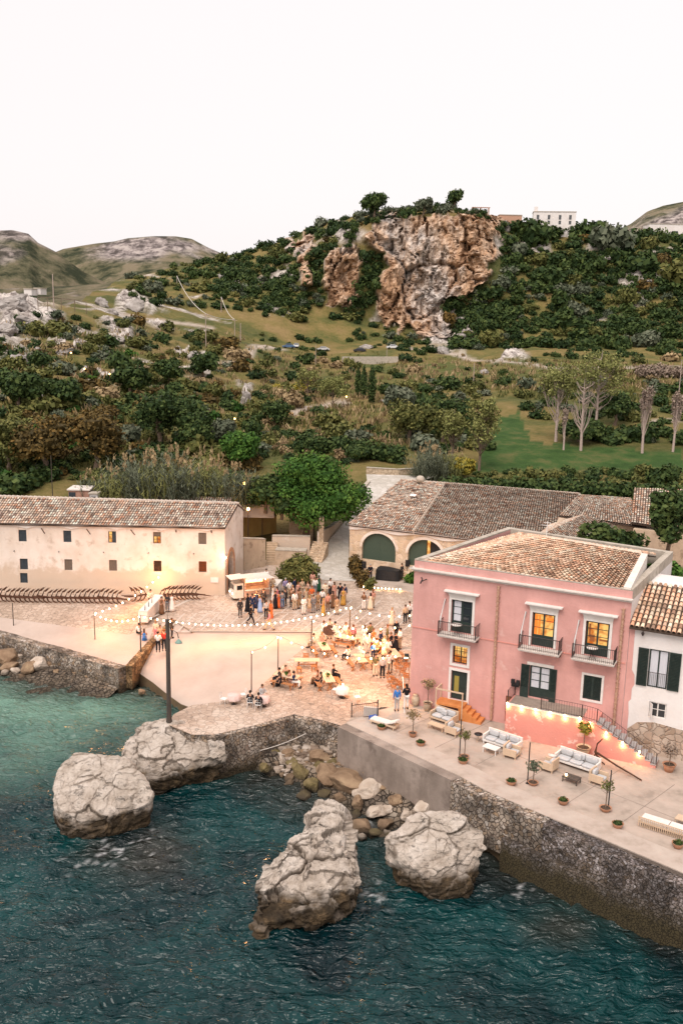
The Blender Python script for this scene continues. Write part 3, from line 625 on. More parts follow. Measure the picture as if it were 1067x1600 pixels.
for i in range(22):
 x = 262+i*17.5; a = at(x,985,3.012); c = at(x+27+i*.4,958,3.012); strip(a, c)
for i in range(12): x = 300+i*22; strip(at(x+30,957,3.012), at(x+52,938,3.012), .09)
strip(at(235,966,3.016), at(330,921,3.016), .3); strip(at(262,986,3.016), at(620,987,3.016), .16); strip(at(330,957,3.014), at(640,958,3.014), .12)
tag(sb.build('paving_strips', mat('pale_stone_strip', (.56,.49,.43), (.48,.41,.35), 2, .85)), kind='structure')
tw = [at(540,1131,3.6), at(720,1215,3.6), at(760,1237,3.6), at(860,1279,3.6), at(950,1316,3.6), at(1040,1354,3.6)]
tw.append(tw[-1]+(tw[-1]-tw[-2])*3.5)
ter = tw+[pk(34,-12), pk(34,7.95), pk(0.5,7.95), pk(.0,-.02), pk(-1.5,-2.2), at(556,1112,3.6)]
for p in ter: p[2] = 3.6
tag(slab('terrace_floor', ter, -1, M['terrace'], M['concrete_wall']), kind='structure')
tb = MB()
def edge_strip(pts, w, z0, z1, mb, inward, m=0):
 """a band of width w along a polyline, on its inward side"""
 n = len(pts); L = []
 for i in range(n):
  d = dirv(pts[max(i-1,0)], pts[min(i+1,n-1)]); s_ = np.array([-d[1], d[0], 0])*inward; L.append((pts[i], pts[i]+s_*w))
 for (a,b),(c,e) in zip(L[:-1], L[1:]):
  q = [a,c,e,b]; mb.add([(p[0],p[1],z0) for p in q]+[(p[0],p[1],z1) for p in q], [(0,3,2,1),(4,5,6,7),(0,1,5,4),(1,2,6,5),(2,3,7,6),(3,0,4,7)], m)
edge_strip(tw, 1.5, 3.3, 3.66, tb, 1)
tag(tb.build('terrace_kerb', mat('pale_worn_kerb', (.46,.385,.33), (.36,.29,.24), .9, .85, .3, bscale=6, c3=(.42,.34,.29))), kind='structure')
jb = MB(); sb = jb; tdv = dirv(tw[0], tw[-1]); tn = np.array([-tdv[1], tdv[0], 0])
for k in range(1,9): p = tw[0]+tdv*k*3.1+tn*1.5; p[2] = 3.606; strip(p, p+tn*6.5, .035, 3.606)
p = tw[0]+tdv*2+tn*4.4; p[2] = 3.606; strip(p, p+tdv*26, .035, 3.606)
tag(jb.build('paving_joints', mat('dark_joint', (.16,.13,.11), (.24,.19,.16), 3)), kind='structure')
def rough_wall(name, pts, ztops, zb, thick, mt, label, amp=.12, lean=0, seed=0, res=.22, side=-1, cell=1.2):
 """a masonry wall following pts (top edge, world); outward = to the right of travel * side; lean moves the foot outward"""
 segs = []; D = 0; P = []; 
 for i in range(len(pts)-1):
  L = np.linalg.norm((pts[i+1]-pts[i])[:2]); n = max(1, int(L/res))
  for k in range(n): t = k/n; P.append((pts[i]*(1-t)+pts[i+1]*t, ztops[i]*(1-t)+ztops[i+1]*t))
 P.append((pts[-1], ztops[-1])); N = len(P); nz = max(4, int((max(ztops)-zb)/res)); V = []
 for i,(p,zt) in enumerate(P):
  d = dirv(P[max(i-1,0)][0], P[min(i+1,N-1)][0]); o = np.array([d[1], -d[0], 0])*-side
  V.append((*(p-o*thick)[:2], zb)); V.append((*(p-o*thick)[:2], zt))
  for k in range(nz+1):
   t = k/nz; z = zt*(1-t)+zb*t; q = p+o*(.02+lean*t); V.append((q[0], q[1], z))
 V = np.array(V, float); W_ = nz+3; idx = np.arange(len(V)).reshape(N, W_)
 face = np.zeros(len(V)); face[idx[:,2:].ravel()] = 1
 h = (fbm(V*cell, 4, seed+100, True)-.45)*amp+(fbm(V*cell*.3, 3, seed+120)-.5)*amp*1.5
 for i in range(N):
  d = dirv(P[max(i-1,0)][0], P[min(i+1,N-1)][0]); o = np.array([d[1], -d[0], 0])*-side
  V[idx[i,2:]] += o[None]*np.maximum(h[idx[i,2:]],-.015)[:,None]
 V[idx[:,1:3].ravel(),2] += 0
 fa = [(idx[i,k], idx[i+1,k], idx[i+1,k+1], idx[i,k+1]) for i in range(N-1) for k in range(W_-1)]
 fa += [(idx[i,W_-1], idx[i+1,W_-1], idx[i+1,0], idx[i,0]) for i in range(N-1)]
 for i in (0, N-1):
  for k in range(1, W_-2): fa.append((idx[i,0], idx[i,k], idx[i,k+1], idx[i,k+1]))
 o = npmesh(name, V, np.array(fa), mt, False); return tag(o, label, 'wall')
rough_wall('quay_wall', [qB+qd*58, qB+qd*30, qB+qd*10, qB], [2.12]*4, -.6, .8, M['rubble'], 'long rough rubble quay wall above the boulder beach on the left', .22, .5, 1, side=1)
rough_wall('quay_wall', [qB, at(232,1003,2.5), at(268,968)], [2.13,2.53,3.02], .2, .5, M['quay_lamp_tint'], 'orange-lit retaining wall beside the slipway where guests gather', .12, .25, 2, side=1)
mt_ = [at(x,y,2.95) for x,y in ((308,1141),(335,1147),(400,1131),(459,1115),(500,1123),(548,1137))]
rough_wall('mole_wall', mt_, [2.98]*6, -.5, .6, M['rubble'], 'rubble sea wall of the mole beneath the small cafe tables', .25, 1.1, 3, side=1)
rough_wall('sea_wall', tw[:2], [3.62,3.62], .0, .7, M['concrete_wall'], 'tall smooth grey concrete sea wall with round drain hole, below the terrace', .03, .05, 4, side=1)
rough_wall('sea_wall', tw[1:4], [3.62]*3, .8, .8, M['rubble'], 'rubble stretch of sea wall with pale loose stones right of the concrete wall', .35, .35, 5, side=1)
rough_wall('sea_wall', tw[3:], [3.60,3.5,3.4,3.4], .6, .8, M['crust'], 'overgrown rubble stretch of sea wall at the far right under the terrace', .35, .3, 6, side=1)
f1 = [at(727,1244,1.9), at(775,1266,1.9), at(826,1290,1.9)]
rough_wall('sea_wall_footing', f1, [1.9]*3, -.6, 1.6, M['footing'], 'smooth brown concrete footing block under the rubble wall', .06, .25, 7, side=1)
f2 = [at(818,1284,2.0), at(880,1312,1.9), at(960,1348,1.8), at(1058,1388,1.7), at(1240,1462,1.7)]
rough_wall('sea_wall_footing', f2, [2.0,1.9,1.8,1.7,1.7], -.6, 2.4, M['crust'], 'long bulging algae-brown encrusted footing along the waterline at right', .5, .3, 8, side=1, cell=.7)
n_ = np.array([dirv(tw[0],tw[1])[1], -dirv(tw[0],tw[1])[0], 0])
for (x,y) in ((688,1221),(569,1157)):
 c = at(x,y,2.4); dw = dirv(tw[0],tw[1]); a = tw[0]; t = (c-a)@dw; t0 = a+dw*t; t0[2] = 2.3 if x > 600 else 2.5
 hb = MB(); hb.tube([t0-n_*.05+n_*.12, t0+n_*.13], .2 if x > 600 else .13, 12); tag(hb.build('drain_opening', M['black']), '%s round dark drain hole in the concrete sea wall' % ('larger right-hand' if x > 600 else 'smaller left-hand'), 'drain')
# ================================================================== ROCKS
def rock_mat():
 m = bpy.data.materials.new('sea_rock'); m.use_nodes = True; n = m.node_tree.nodes; l = m.node_tree.links; b = n['Principled BSDF']
 tc = n.new('ShaderNodeTexCoord').outputs['Object']; ge = n.new('ShaderNodeNewGeometry'); sp = n.new('ShaderNodeSeparateXYZ'); l.new(ge.outputs['Position'], sp.inputs[0])
 def noi(sc, d=10, ro=.65, st=None):
  t = n.new('ShaderNodeTexNoise'); t.inputs['Scale'].default_value = sc; t.inputs['Detail'].default_value = d; t.inputs['Roughness'].default_value = ro
  if st: mp = n.new('ShaderNodeMapping'); mp.inputs['Scale'].default_value = st; mp.inputs['Rotation'].default_value = (.3,.2,.6); l.new(tc, mp.inputs[0]); l.new(mp.outputs[0], t.inputs[0])
  else: l.new(tc, t.inputs[0])
  return t.outputs['Fac']
 def ramp(f, stops):
  r = n.new('ShaderNodeValToRGB'); e = r.color_ramp.elements
  while len(e) < len(stops): e.new(.5)
  for i,(p,c) in enumerate(stops): e[i].position = p; e[i].color = (*c,1)
  l.new(f, r.inputs[0]); return r.outputs[0]
 top = ramp(noi(.7,12,.75), [(.34,(.29,.235,.19)),(.48,(.44,.375,.32)),(.62,(.55,.485,.43))])
 vo = n.new('ShaderNodeTexVoronoi'); vo.feature = 'DISTANCE_TO_EDGE'; vo.inputs['Scale'].default_value = .55
 wv = n.new('ShaderNodeMix'); wv.data_type = 'RGBA'; wv.inputs[0].default_value = .35; l.new(tc, wv.inputs[6]); wn = n.new('ShaderNodeTexNoise'); wn.inputs['Scale'].default_value = .8; wn.inputs['Detail'].default_value = 8; l.new(tc, wn.inputs[0]); l.new(wn.outputs['Color'], wv.inputs[7]); l.new(wv.outputs[2], vo.inputs[0])
 pm = n.new('ShaderNodeMath'); pm.operation = 'MINIMUM'; l.new(ramp(vo.outputs['Distance'], [(.002,(.62,.57,.52)),(.010,(1,1,1))]), pm.inputs[0]); l.new(ramp(noi(1.5,12,.75,(1,1.9,1.4)), [(.38,(.12,.09,.07)),(.46,(1,1,1))]), pm.inputs[1]); pit = pm.outputs[0]
 mu = n.new('ShaderNodeMix'); mu.data_type = 'RGBA'; mu.blend_type = 'MULTIPLY'; mu.inputs[0].default_value = .7; l.new(top, mu.inputs[6]); l.new(pit, mu.inputs[7])
 ad = n.new('ShaderNodeMath'); ad.operation = 'MULTIPLY_ADD'; l.new(noi(.45,8), ad.inputs[0]); ad.inputs[1].default_value = -2.7; l.new(sp.outputs[2], ad.inputs[2])
 wet = ramp(noi(1.1), [(.35,(.020,.015,.010)),(.55,(.055,.038,.022)),(.72,(.15,.10,.055))])
 mr = n.new('ShaderNodeMapRange'); mr.inputs[1].default_value = -.35; mr.inputs[2].default_value = .35; l.new(ad.outputs[0], mr.inputs[0])
 x = n.new('ShaderNodeMix'); x.data_type = 'RGBA'; l.new(mr.outputs[0], x.inputs[0]); l.new(wet, x.inputs[6]); l.new(mu.outputs[2], x.inputs[7])
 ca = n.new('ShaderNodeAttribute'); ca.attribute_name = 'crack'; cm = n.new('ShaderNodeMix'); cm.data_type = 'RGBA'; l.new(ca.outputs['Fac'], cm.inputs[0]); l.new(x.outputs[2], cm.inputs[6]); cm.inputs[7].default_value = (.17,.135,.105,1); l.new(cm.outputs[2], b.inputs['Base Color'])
 b.inputs['Roughness'].default_value = .85; b.inputs['Specular IOR Level'].default_value = .2
 bp = n.new('ShaderNodeBump'); bp.inputs['Strength'].default_value = .9; bp.inputs['Distance'].default_value = .22; l.new(noi(1.6,12,.7,(1,1.5,1.2)), bp.inputs['Height']); l.new(bp.outputs[0], b.inputs['Normal'])
 return m
M['rock'] = rock_mat()
def big_rock(top, label, seed, dome=.5, under=.25, amp=.5, zb=-.7, ck=.5):
 """block of limestone: top = rim of the pale upper face (picture x, row, height); the sides fall steeply and are undercut to the sea"""
 E_ = np.array([at(*p) for p in top]); c = E_.mean(0); rel = E_[:,:2]-c[:2]; ang = np.arctan2(rel[:,1], rel[:,0]); od = np.argsort(ang); ang = ang[od]; E_ = E_[od]; rad = np.linalg.norm(E_[:,:2]-c[:2], axis=1)
 A3 = np.r_[ang-2*np.pi, ang, ang+2*np.pi]; nT = 230; th = np.linspace(-np.pi, np.pi, nT, endpoint=False); rr = np.interp(th, A3, np.tile(rad,3)); zz = np.interp(th, A3, np.tile(E_[:,2],3))
 A_ = np.c_[E_[:,:2]-c[:2], np.ones(len(E_))]; pl_ = np.linalg.lstsq(A_, E_[:,2], rcond=None)[0]; nR, nS = 54, 34; rows_ = []
 cs, sn = np.cos(th), np.sin(th); jag = 1+(fbm(np.c_[cs*2.6, sn*2.6, cs*0+seed], 4, seed)-.5)*.16
 for i in range(nR+1):
  t = (i/nR)**.8; r = rr*t*jag; x = c[0]+cs*r; y = c[1]+sn*r; zp = pl_[0]*(x-c[0])+pl_[1]*(y-c[1])+pl_[2]; z = zp*(1-t**2)+zz*t**2+dome*(1-t**2.5); rows_.append(np.c_[x,y,z])
 z0_ = rows_[-1][:,2]
 for j in range(1,nS+1):
  t = j/nS; k = 1+.045*math.sin(t*2.6)-under*t**1.5; rows_.append(np.c_[c[0]+cs*rr*jag*k, c[1]+sn*rr*jag*k, z0_*(1-t)+zb*t])
 V = np.stack(rows_,1); nK = V.shape[1]; S_ = np.stack([np.roll(V,-1,0)-np.roll(V,1,0), np.gradient(V, axis=1)],0); N_ = -np.cross(S_[0], S_[1]); N_ /= np.linalg.norm(N_, axis=2)[...,None]+1e-9; N_ = N_.reshape(-1,3); V = V.reshape(-1,3); N_ *= np.sign(((V-c+[0,0,1.5])*N_).sum(1))[:,None]
 ax = rs_ax(seed); q = V@ax                                    # tilted bedding planes give ledges
 st_ = q[:,2]*1.5+(fbm(V*.5, 3, seed+2)-.5)*2.2; led = (np.abs((st_%1)-.5)*2); crk_ = np.abs(fbm(V*np.array([.55,.55,.35])+seed*3, 4, seed+11)-.5); crk2 = np.abs(fbm(V*np.array([1.3,1.0,.8])+seed*5, 3, seed+12)-.5)
 h = (fbm(V*.7+seed, 4, seed+5)-.5)*1.3+(fbm(V*1.7, 4, seed+6, True)-.55)*.75+(led**4)*-.32+(fbm(V*5, 3, seed+8)-.5)*.28
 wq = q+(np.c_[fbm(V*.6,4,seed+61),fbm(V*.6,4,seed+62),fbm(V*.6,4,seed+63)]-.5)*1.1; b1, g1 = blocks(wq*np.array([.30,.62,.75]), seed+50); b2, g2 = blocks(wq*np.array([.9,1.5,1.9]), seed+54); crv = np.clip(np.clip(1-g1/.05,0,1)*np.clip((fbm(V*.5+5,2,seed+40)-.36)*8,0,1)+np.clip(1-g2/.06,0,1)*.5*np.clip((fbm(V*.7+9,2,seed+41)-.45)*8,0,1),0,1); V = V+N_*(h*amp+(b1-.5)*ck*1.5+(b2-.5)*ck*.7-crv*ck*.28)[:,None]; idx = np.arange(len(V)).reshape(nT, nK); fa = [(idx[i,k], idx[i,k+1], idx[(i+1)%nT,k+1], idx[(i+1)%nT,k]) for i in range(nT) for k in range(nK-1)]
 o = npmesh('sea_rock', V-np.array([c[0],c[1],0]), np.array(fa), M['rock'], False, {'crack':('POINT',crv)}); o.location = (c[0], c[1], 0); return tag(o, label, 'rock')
def rs_ax(seed): rs = np.random.RandomState(seed); return np.array(Matrix.Rotation(rs.uniform(.3,.7),3,'X') @ Matrix.Rotation(rs.uniform(-.5,.5),3,'Y'))
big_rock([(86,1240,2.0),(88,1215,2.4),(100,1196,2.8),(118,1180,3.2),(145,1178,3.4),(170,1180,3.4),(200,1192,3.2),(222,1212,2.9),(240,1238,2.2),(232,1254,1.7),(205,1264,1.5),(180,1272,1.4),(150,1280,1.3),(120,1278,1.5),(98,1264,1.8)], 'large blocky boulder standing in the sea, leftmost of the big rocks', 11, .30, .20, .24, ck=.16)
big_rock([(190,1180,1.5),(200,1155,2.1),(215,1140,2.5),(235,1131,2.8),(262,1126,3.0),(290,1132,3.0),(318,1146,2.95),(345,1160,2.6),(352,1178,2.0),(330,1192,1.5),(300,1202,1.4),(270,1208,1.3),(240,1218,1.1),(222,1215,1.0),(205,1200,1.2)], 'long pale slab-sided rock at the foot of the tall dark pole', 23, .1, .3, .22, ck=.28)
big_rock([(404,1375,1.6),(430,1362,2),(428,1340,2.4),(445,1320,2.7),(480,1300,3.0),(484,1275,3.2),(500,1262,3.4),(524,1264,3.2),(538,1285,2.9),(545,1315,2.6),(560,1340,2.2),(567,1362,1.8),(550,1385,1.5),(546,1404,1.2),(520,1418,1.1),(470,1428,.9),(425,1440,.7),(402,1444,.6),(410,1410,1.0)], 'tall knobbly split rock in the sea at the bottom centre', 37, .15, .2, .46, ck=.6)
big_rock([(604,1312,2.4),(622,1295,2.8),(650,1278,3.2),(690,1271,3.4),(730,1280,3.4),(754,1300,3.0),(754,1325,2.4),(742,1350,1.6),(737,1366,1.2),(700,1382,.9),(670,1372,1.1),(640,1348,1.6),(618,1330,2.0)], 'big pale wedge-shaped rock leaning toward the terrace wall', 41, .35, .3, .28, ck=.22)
def small_rock_mesh(seed, sub=3, rough=.5):
 bm = bmesh.new(); bmesh.ops.create_icosphere(bm, subdivisions=sub, radius=1.0); V = np.array([v.co[:] for v in bm.verts]); rs = np.random.RandomState(seed)
 for _ in range(11):                                   # cut facets so that it reads as broken stone
  d = rs.normal(size=3); d /= np.linalg.norm(d); k = rs.uniform(.55,.85); s_ = V@d; V = V-np.outer(np.clip(s_-k, 0, None)*.92, d)
 V = V*(1+(fbm(V*1.6+seed, 4, seed)-.5)[:,None]*rough+(fbm(V*5+seed, 3, seed+2)-.5)[:,None]*.24*rough)
 for v,c in zip(bm.verts, V): v.co = c
 me = bpy.data.meshes.new('boulder'); bm.to_mesh(me); bm.free(); return me
def boulder_mat(name, c1, c2, c3, wz=.5):
 m = mat(name, c1, c2, .9, .85, .8, bscale=3, c3=c3); n = m.node_tree.nodes; l = m.node_tree.links; b = n['Principled BSDF']
 src = b.inputs['Base Color'].links[0].from_socket; ge = n.new('ShaderNodeNewGeometry'); sp = n.new('ShaderNodeSeparateXYZ'); l.new(ge.outputs['Position'], sp.inputs[0])
 mr = n.new('ShaderNodeMapRange'); mr.inputs[1].default_value = wz-.35; mr.inputs[2].default_value = wz+.2; l.new(sp.outputs[2], mr.inputs[0])
 x = n.new('ShaderNodeMix'); x.data_type = 'RGBA'; l.new(mr.outputs[0], x.inputs[0]); x.inputs[6].default_value = (.04,.03,.02,1); l.new(src, x.inputs[7]); l.new(x.outputs[2], b.inputs['Base Color'])
 return m
BM_ = {'pale': boulder_mat('pale_boulder', (.36,.28,.22), (.54,.46,.39), (.46,.38,.31)), 'brown': boulder_mat('brown_boulder', (.16,.10,.06), (.30,.21,.13), (.24,.16,.10)), 'green': boulder_mat('mossy_boulder', (.10,.075,.035), (.20,.15,.075), (.15,.115,.05))}
RM = []
for k in range(6): RM.append(small_rock_mesh(200+k))
def boulder(px, py, wpx, hpx, tone, label, z=.2, grp=None, wob=True):
 P = at(px, py+hpx*.42, max(z-.2, -.1)); sc = np.linalg.norm(P-_C)/F_PX
 k = NR.randint(6); me = RM[k].copy() if False else RM[k]
 o = bpy.data.objects.new('boulder', me); COL.objects.link(o)
 if not me.materials: me.materials.append(BM_['pale'])
 o.material_slots[0].link = 'OBJECT'; o.material_slots[0].material = BM_[tone]
 rx = wpx*sc/2*1.12; rz = hpx*sc/2*1.12; o.scale = (rx, rx*.85, rz); o.location = (P[0], P[1], max(z-.2,-.1)+rz*.55); o.rotation_euler = (NR.uniform(-.25,.25), NR.uniform(-.25,.25), NR.uniform(0,6.28))
 return tag(o, label, 'rock', grp)
BL = [ # px, py centre, width, height, tone, z, label
 (588,1265,38,20,'pale',.5,'flat white rock lying between the two big sea rocks'),(573,1228,44,26,'pale',.8,'pale lumpy boulder under the concrete wall, left of the flat white rock'),
 (658,1258,30,32,'pale',.8,'pale upright boulder just behind the egg-shaped rock'),(636,1272,24,22,'pale',.6,'small pale boulder left of the upright one'),(618,1247,26,18,'brown',.9,None),(678,1250,18,16,'pale',1.0,None),(700,1262,22,20,'brown',.9,None),
 (602,1285,26,18,'brown',.3,None),(560,1290,40,24,'brown',.1,None),(545,1325,26,16,'brown',-.1,None),(512,1204,44,34,'brown',.8,'large reddish-brown boulder at the foot of the mole'),(540,1215,60,36,'brown',.6,'long brown boulder against the concrete wall corner'),
 (458,1190,34,26,'green',.4,None),(430,1180,36,26,'green',.3,'mossy boulder under the mole wall beside the mooring rope'),(488,1222,26,30,'green',.3,'rounded olive boulder at the water between the mole and the tall rock'),(470,1205,28,24,'green',.4,None),(452,1215,20,18,'brown',.1,None),(508,1238,28,18,'green',.1,None),(475,1240,26,16,'green',-.1,None),
 (500,1180,30,20,'brown',1.1,None),(535,1185,30,20,'brown',1.1,None),(478,1175,24,18,'brown',.9,None),(558,1252,26,20,'brown',.5,None),(530,1245,22,18,'brown',.3,None),(606,1262,18,14,'pale',.7,None),(645,1240,20,14,'brown',1.0,None),(668,1236,16,12,'brown',1.2,None),(720,1262,24,18,'pale',1.0,None),(600,1228,18,14,'brown',1.0,None),(588,1212,24,16,'brown',1.2,None),(618,1220,20,12,'brown',1.3,None),(556,1272,22,14,'green',.1,None),(585,1300,28,16,'green',-.1,None),(610,1308,20,12,'green',-.1,None),(770,1320,30,24,'brown',.2,None),(790,1340,34,26,'green',-.1,'dark rounded boulder in the shadow between egg-shaped rock and footing'),(650,1225,16,10,'pale',1.4,None),(575,1200,22,14,'brown',1.4,None),(420,1200,28,16,'green',-.1,None),(440,1205,24,16,'green',0,None),(942,1418,20,10,'brown',-.1,'small flat yellowish stone just breaking the surface at lower right'),
 (14,1023,42,24,'brown',.7,'broad tan boulder at the left edge of the beach'),(62,1036,32,22,'pale',.5,'pale square boulder on the left beach'),(47,1040,26,24,'brown',.4,None),(38,1008,26,16,'pale',.9,'white boulder up against the quay wall on the left'),(50,1018,26,14,'pale',.8,None),(15,1040,26,16,'brown',.4,None),(27,1047,18,12,'pale',.2,None),(8,1005,20,16,'pale',1.0,None),(30,1025,12,10,'pale',.6,None),(78,1037,16,12,'brown',.2,None),(10,1050,16,10,'pale',.1,None),(36,1056,16,8,'brown',0,None),(-8,1030,24,20,'brown',.6,None),(-30,1020,30,22,'pale',.7,None),
 (178,1054,26,16,'brown',.3,'wedge-shaped brown boulder where the quay wall meets the slipway'),(162,1061,14,8,'brown',.1,None),(204,1061,12,8,'pale',.2,None),(222,1080,12,8,'brown',0,None),(24,1000,14,10,'brown',1.2,None),(60,1022,14,8,'brown',.8,None),(88,1048,14,8,'brown',0,None),(100,1042,12,8,'brown',.1,None),(120,1050,14,8,'brown',.1,None),(140,1056,14,8,'brown',0,None),(-20,1045,26,14,'brown',.2,None),(2,1020,14,12,'pale',.8,None)]
for (x,y,w,h,t,z,lb) in BL:
 if x < 230: z = float(np.clip(.95-(y-(1000+max(x,0)*.24))*.016, 0, .95))+.1
 if lb: boulder(x,y,w,h,t,lb,z)
 elif x < 320: boulder(x,y,w,h,t,'%s stone among the tumbled boulders below the left quay wall' % {'pale':'pale grey','brown':'tan brown','green':'olive'}[t], z, '%s beach stones' % {'pale':'pale grey','brown':'tan brown','green':'olive'}[t])
 else: boulder(x,y,w,h,t,'%s boulder in the heap between mole and terrace sea wall' % {'pale':'pale','brown':'reddish-brown','green':'mossy olive'}[t], z, '%s boulders heaped below the sea wall' % {'pale':'pale','brown':'reddish-brown','green':'mossy olive'}[t])
def beach(name, inner, outer, zi, zo):
 n = len(inner); V = []
 for a,b in zip(inner, outer):
  for k in range(14): t = k/13; p = a*(1-t)+b*t; V.append((p[0],p[1],zi*(1-t)+zo*t))
 V = np.array(V); V[:,2] += (fbm(V*1.1,4,5)-.5)*.7; fa = np.array([[i*14+k,i*14+k+1,(i+1)*14+k+1,(i+1)*14+k] for i in range(n-1) for k in range(13)]); tag(npmesh(name, V, fa, M['shingle'], True), kind='structure')
M['shingle'] = rubble_mat('shore_shingle', [(.16,.12,.09),(.28,.22,.17),(.22,.16,.11),(.38,.32,.26)], 4.0, (.07,.05,.035), wz=(.0,.6), tint=(.05,.038,.024))
sub_ = lambda P, k: [P[int(i)]*(1-(i%1))+P[min(int(i)+1,len(P)-1)]*(i%1) for i in np.linspace(0, len(P)-1.001, k)]
qi = sub_([qB+qd*40, qB], 40); beach('beach_ground', qi, [p-nrm*(2.5+6.5*min(1, i2/18)) for p,i2 in zip(qi, range(40,0,-1))], .95, -.4)
mi = sub_([at(400,1133,2.9),at(459,1116,2.9),at(500,1124,2.9),at(548,1138,2.9),at(640,1177,3.6),at(720,1215,3.6),at(775,1242,3.6)], 40); mo = sub_([at(395,1205,0),at(440,1235,0),at(480,1262,0),at(560,1305,0),at(640,1330,0),at(735,1325,0),at(790,1330,0)], 40); beach('beach_ground', mi, mo, 1.5, -.5)
rb = np.random.RandomState(77); hp = [(400,1180),(450,1172),(540,1190),(600,1205),(740,1252),(765,1290),(640,1275),(600,1318),(545,1310),(500,1262),(430,1225)]; cnt = 0
while cnt < 46:
 x = rb.uniform(400,765); y = rb.uniform(1172,1318)
 if not inpoly(np.array([x]),np.array([y]),hp)[0]: continue
 cnt += 1; tn_ = ['brown','green','brown','pale'][rb.randint(4)]; boulder(x, y, rb.uniform(12,24), rb.uniform(9,17), tn_, 'smaller %s stone in the heap below the sea wall' % {'pale':'pale','brown':'brown','green':'olive'}[tn_], float(np.clip(1.25-(y-(1165+max(x-480,0)*.30))*.02, -.1, 1.2)), 'smaller %s stones of the heap' % tn_)
def gravel(name, polys, N, smin, smax, zf, label):
 V = []; Fs = []; rn = []; base = np.array([m_.co[:] for m_ in small_low.vertices]); bf = np.array([list(p.vertices) for p in small_low.polygons]); c = 0
 while c < N:
  poly = polys[NR.randint(len(polys))]; x = NR.uniform(min(p[0] for p in poly), max(p[0] for p in poly)); y = NR.uniform(min(p[1] for p in poly), max(p[1] for p in poly))
  if not inpoly(np.array([x]), np.array([y]), poly)[0]: continue
  z = zf(x, y); P = at(x, y, z); s_ = NR.uniform(smin, smax); a = NR.uniform(0,6.28); Rm = np.array([[math.cos(a),-math.sin(a),0],[math.sin(a),math.cos(a),0],[0,0,1]])
  Fs.append(bf+len(base)*c); V.append((base*np.array([s_, s_*NR.uniform(.6,1), s_*NR.uniform(.5,.8)]))@Rm.T+P); rn += [NR.uniform()]*len(bf); c += 1
 o = npmesh(name, np.concatenate(V), np.concatenate(Fs), M['gravel'], False, {'rnd':('FACE',rn)}); tag(o, label, 'stones', kind='stuff')
small_low = small_rock_mesh(300, 1)
M['gravel'] = ramp_attr('shore_gravel', 'rnd', [(.10,.07,.05),(.22,.16,.12),(.34,.28,.23),(.16,.11,.07),(.42,.36,.31)], rough=.9)
gravel('shore_gravel', [[(-60,985),(0,992),(60,1010),(130,1034),(200,1056),(190,1064),(120,1052),(40,1050),(-60,1058)]], 900, .12, .34, lambda x,y: max(-.05, .85-(y-(1003+max(x,0)*.24))*.018), 'loose grey-brown stones along the foot of the left quay wall')
gravel('shore_gravel', [[(440,1165),(540,1165),(600,1195),(740,1248),(770,1290),(640,1262),(600,1300),(540,1300),(500,1240),(430,1205)]], 1100, .14, .42, lambda x,y: float(np.clip(1.3-(y-(1165+max(x-480,0)*.30))*.022, -.1, 1.3)), 'small broken stones filling the heap below the sea wall')
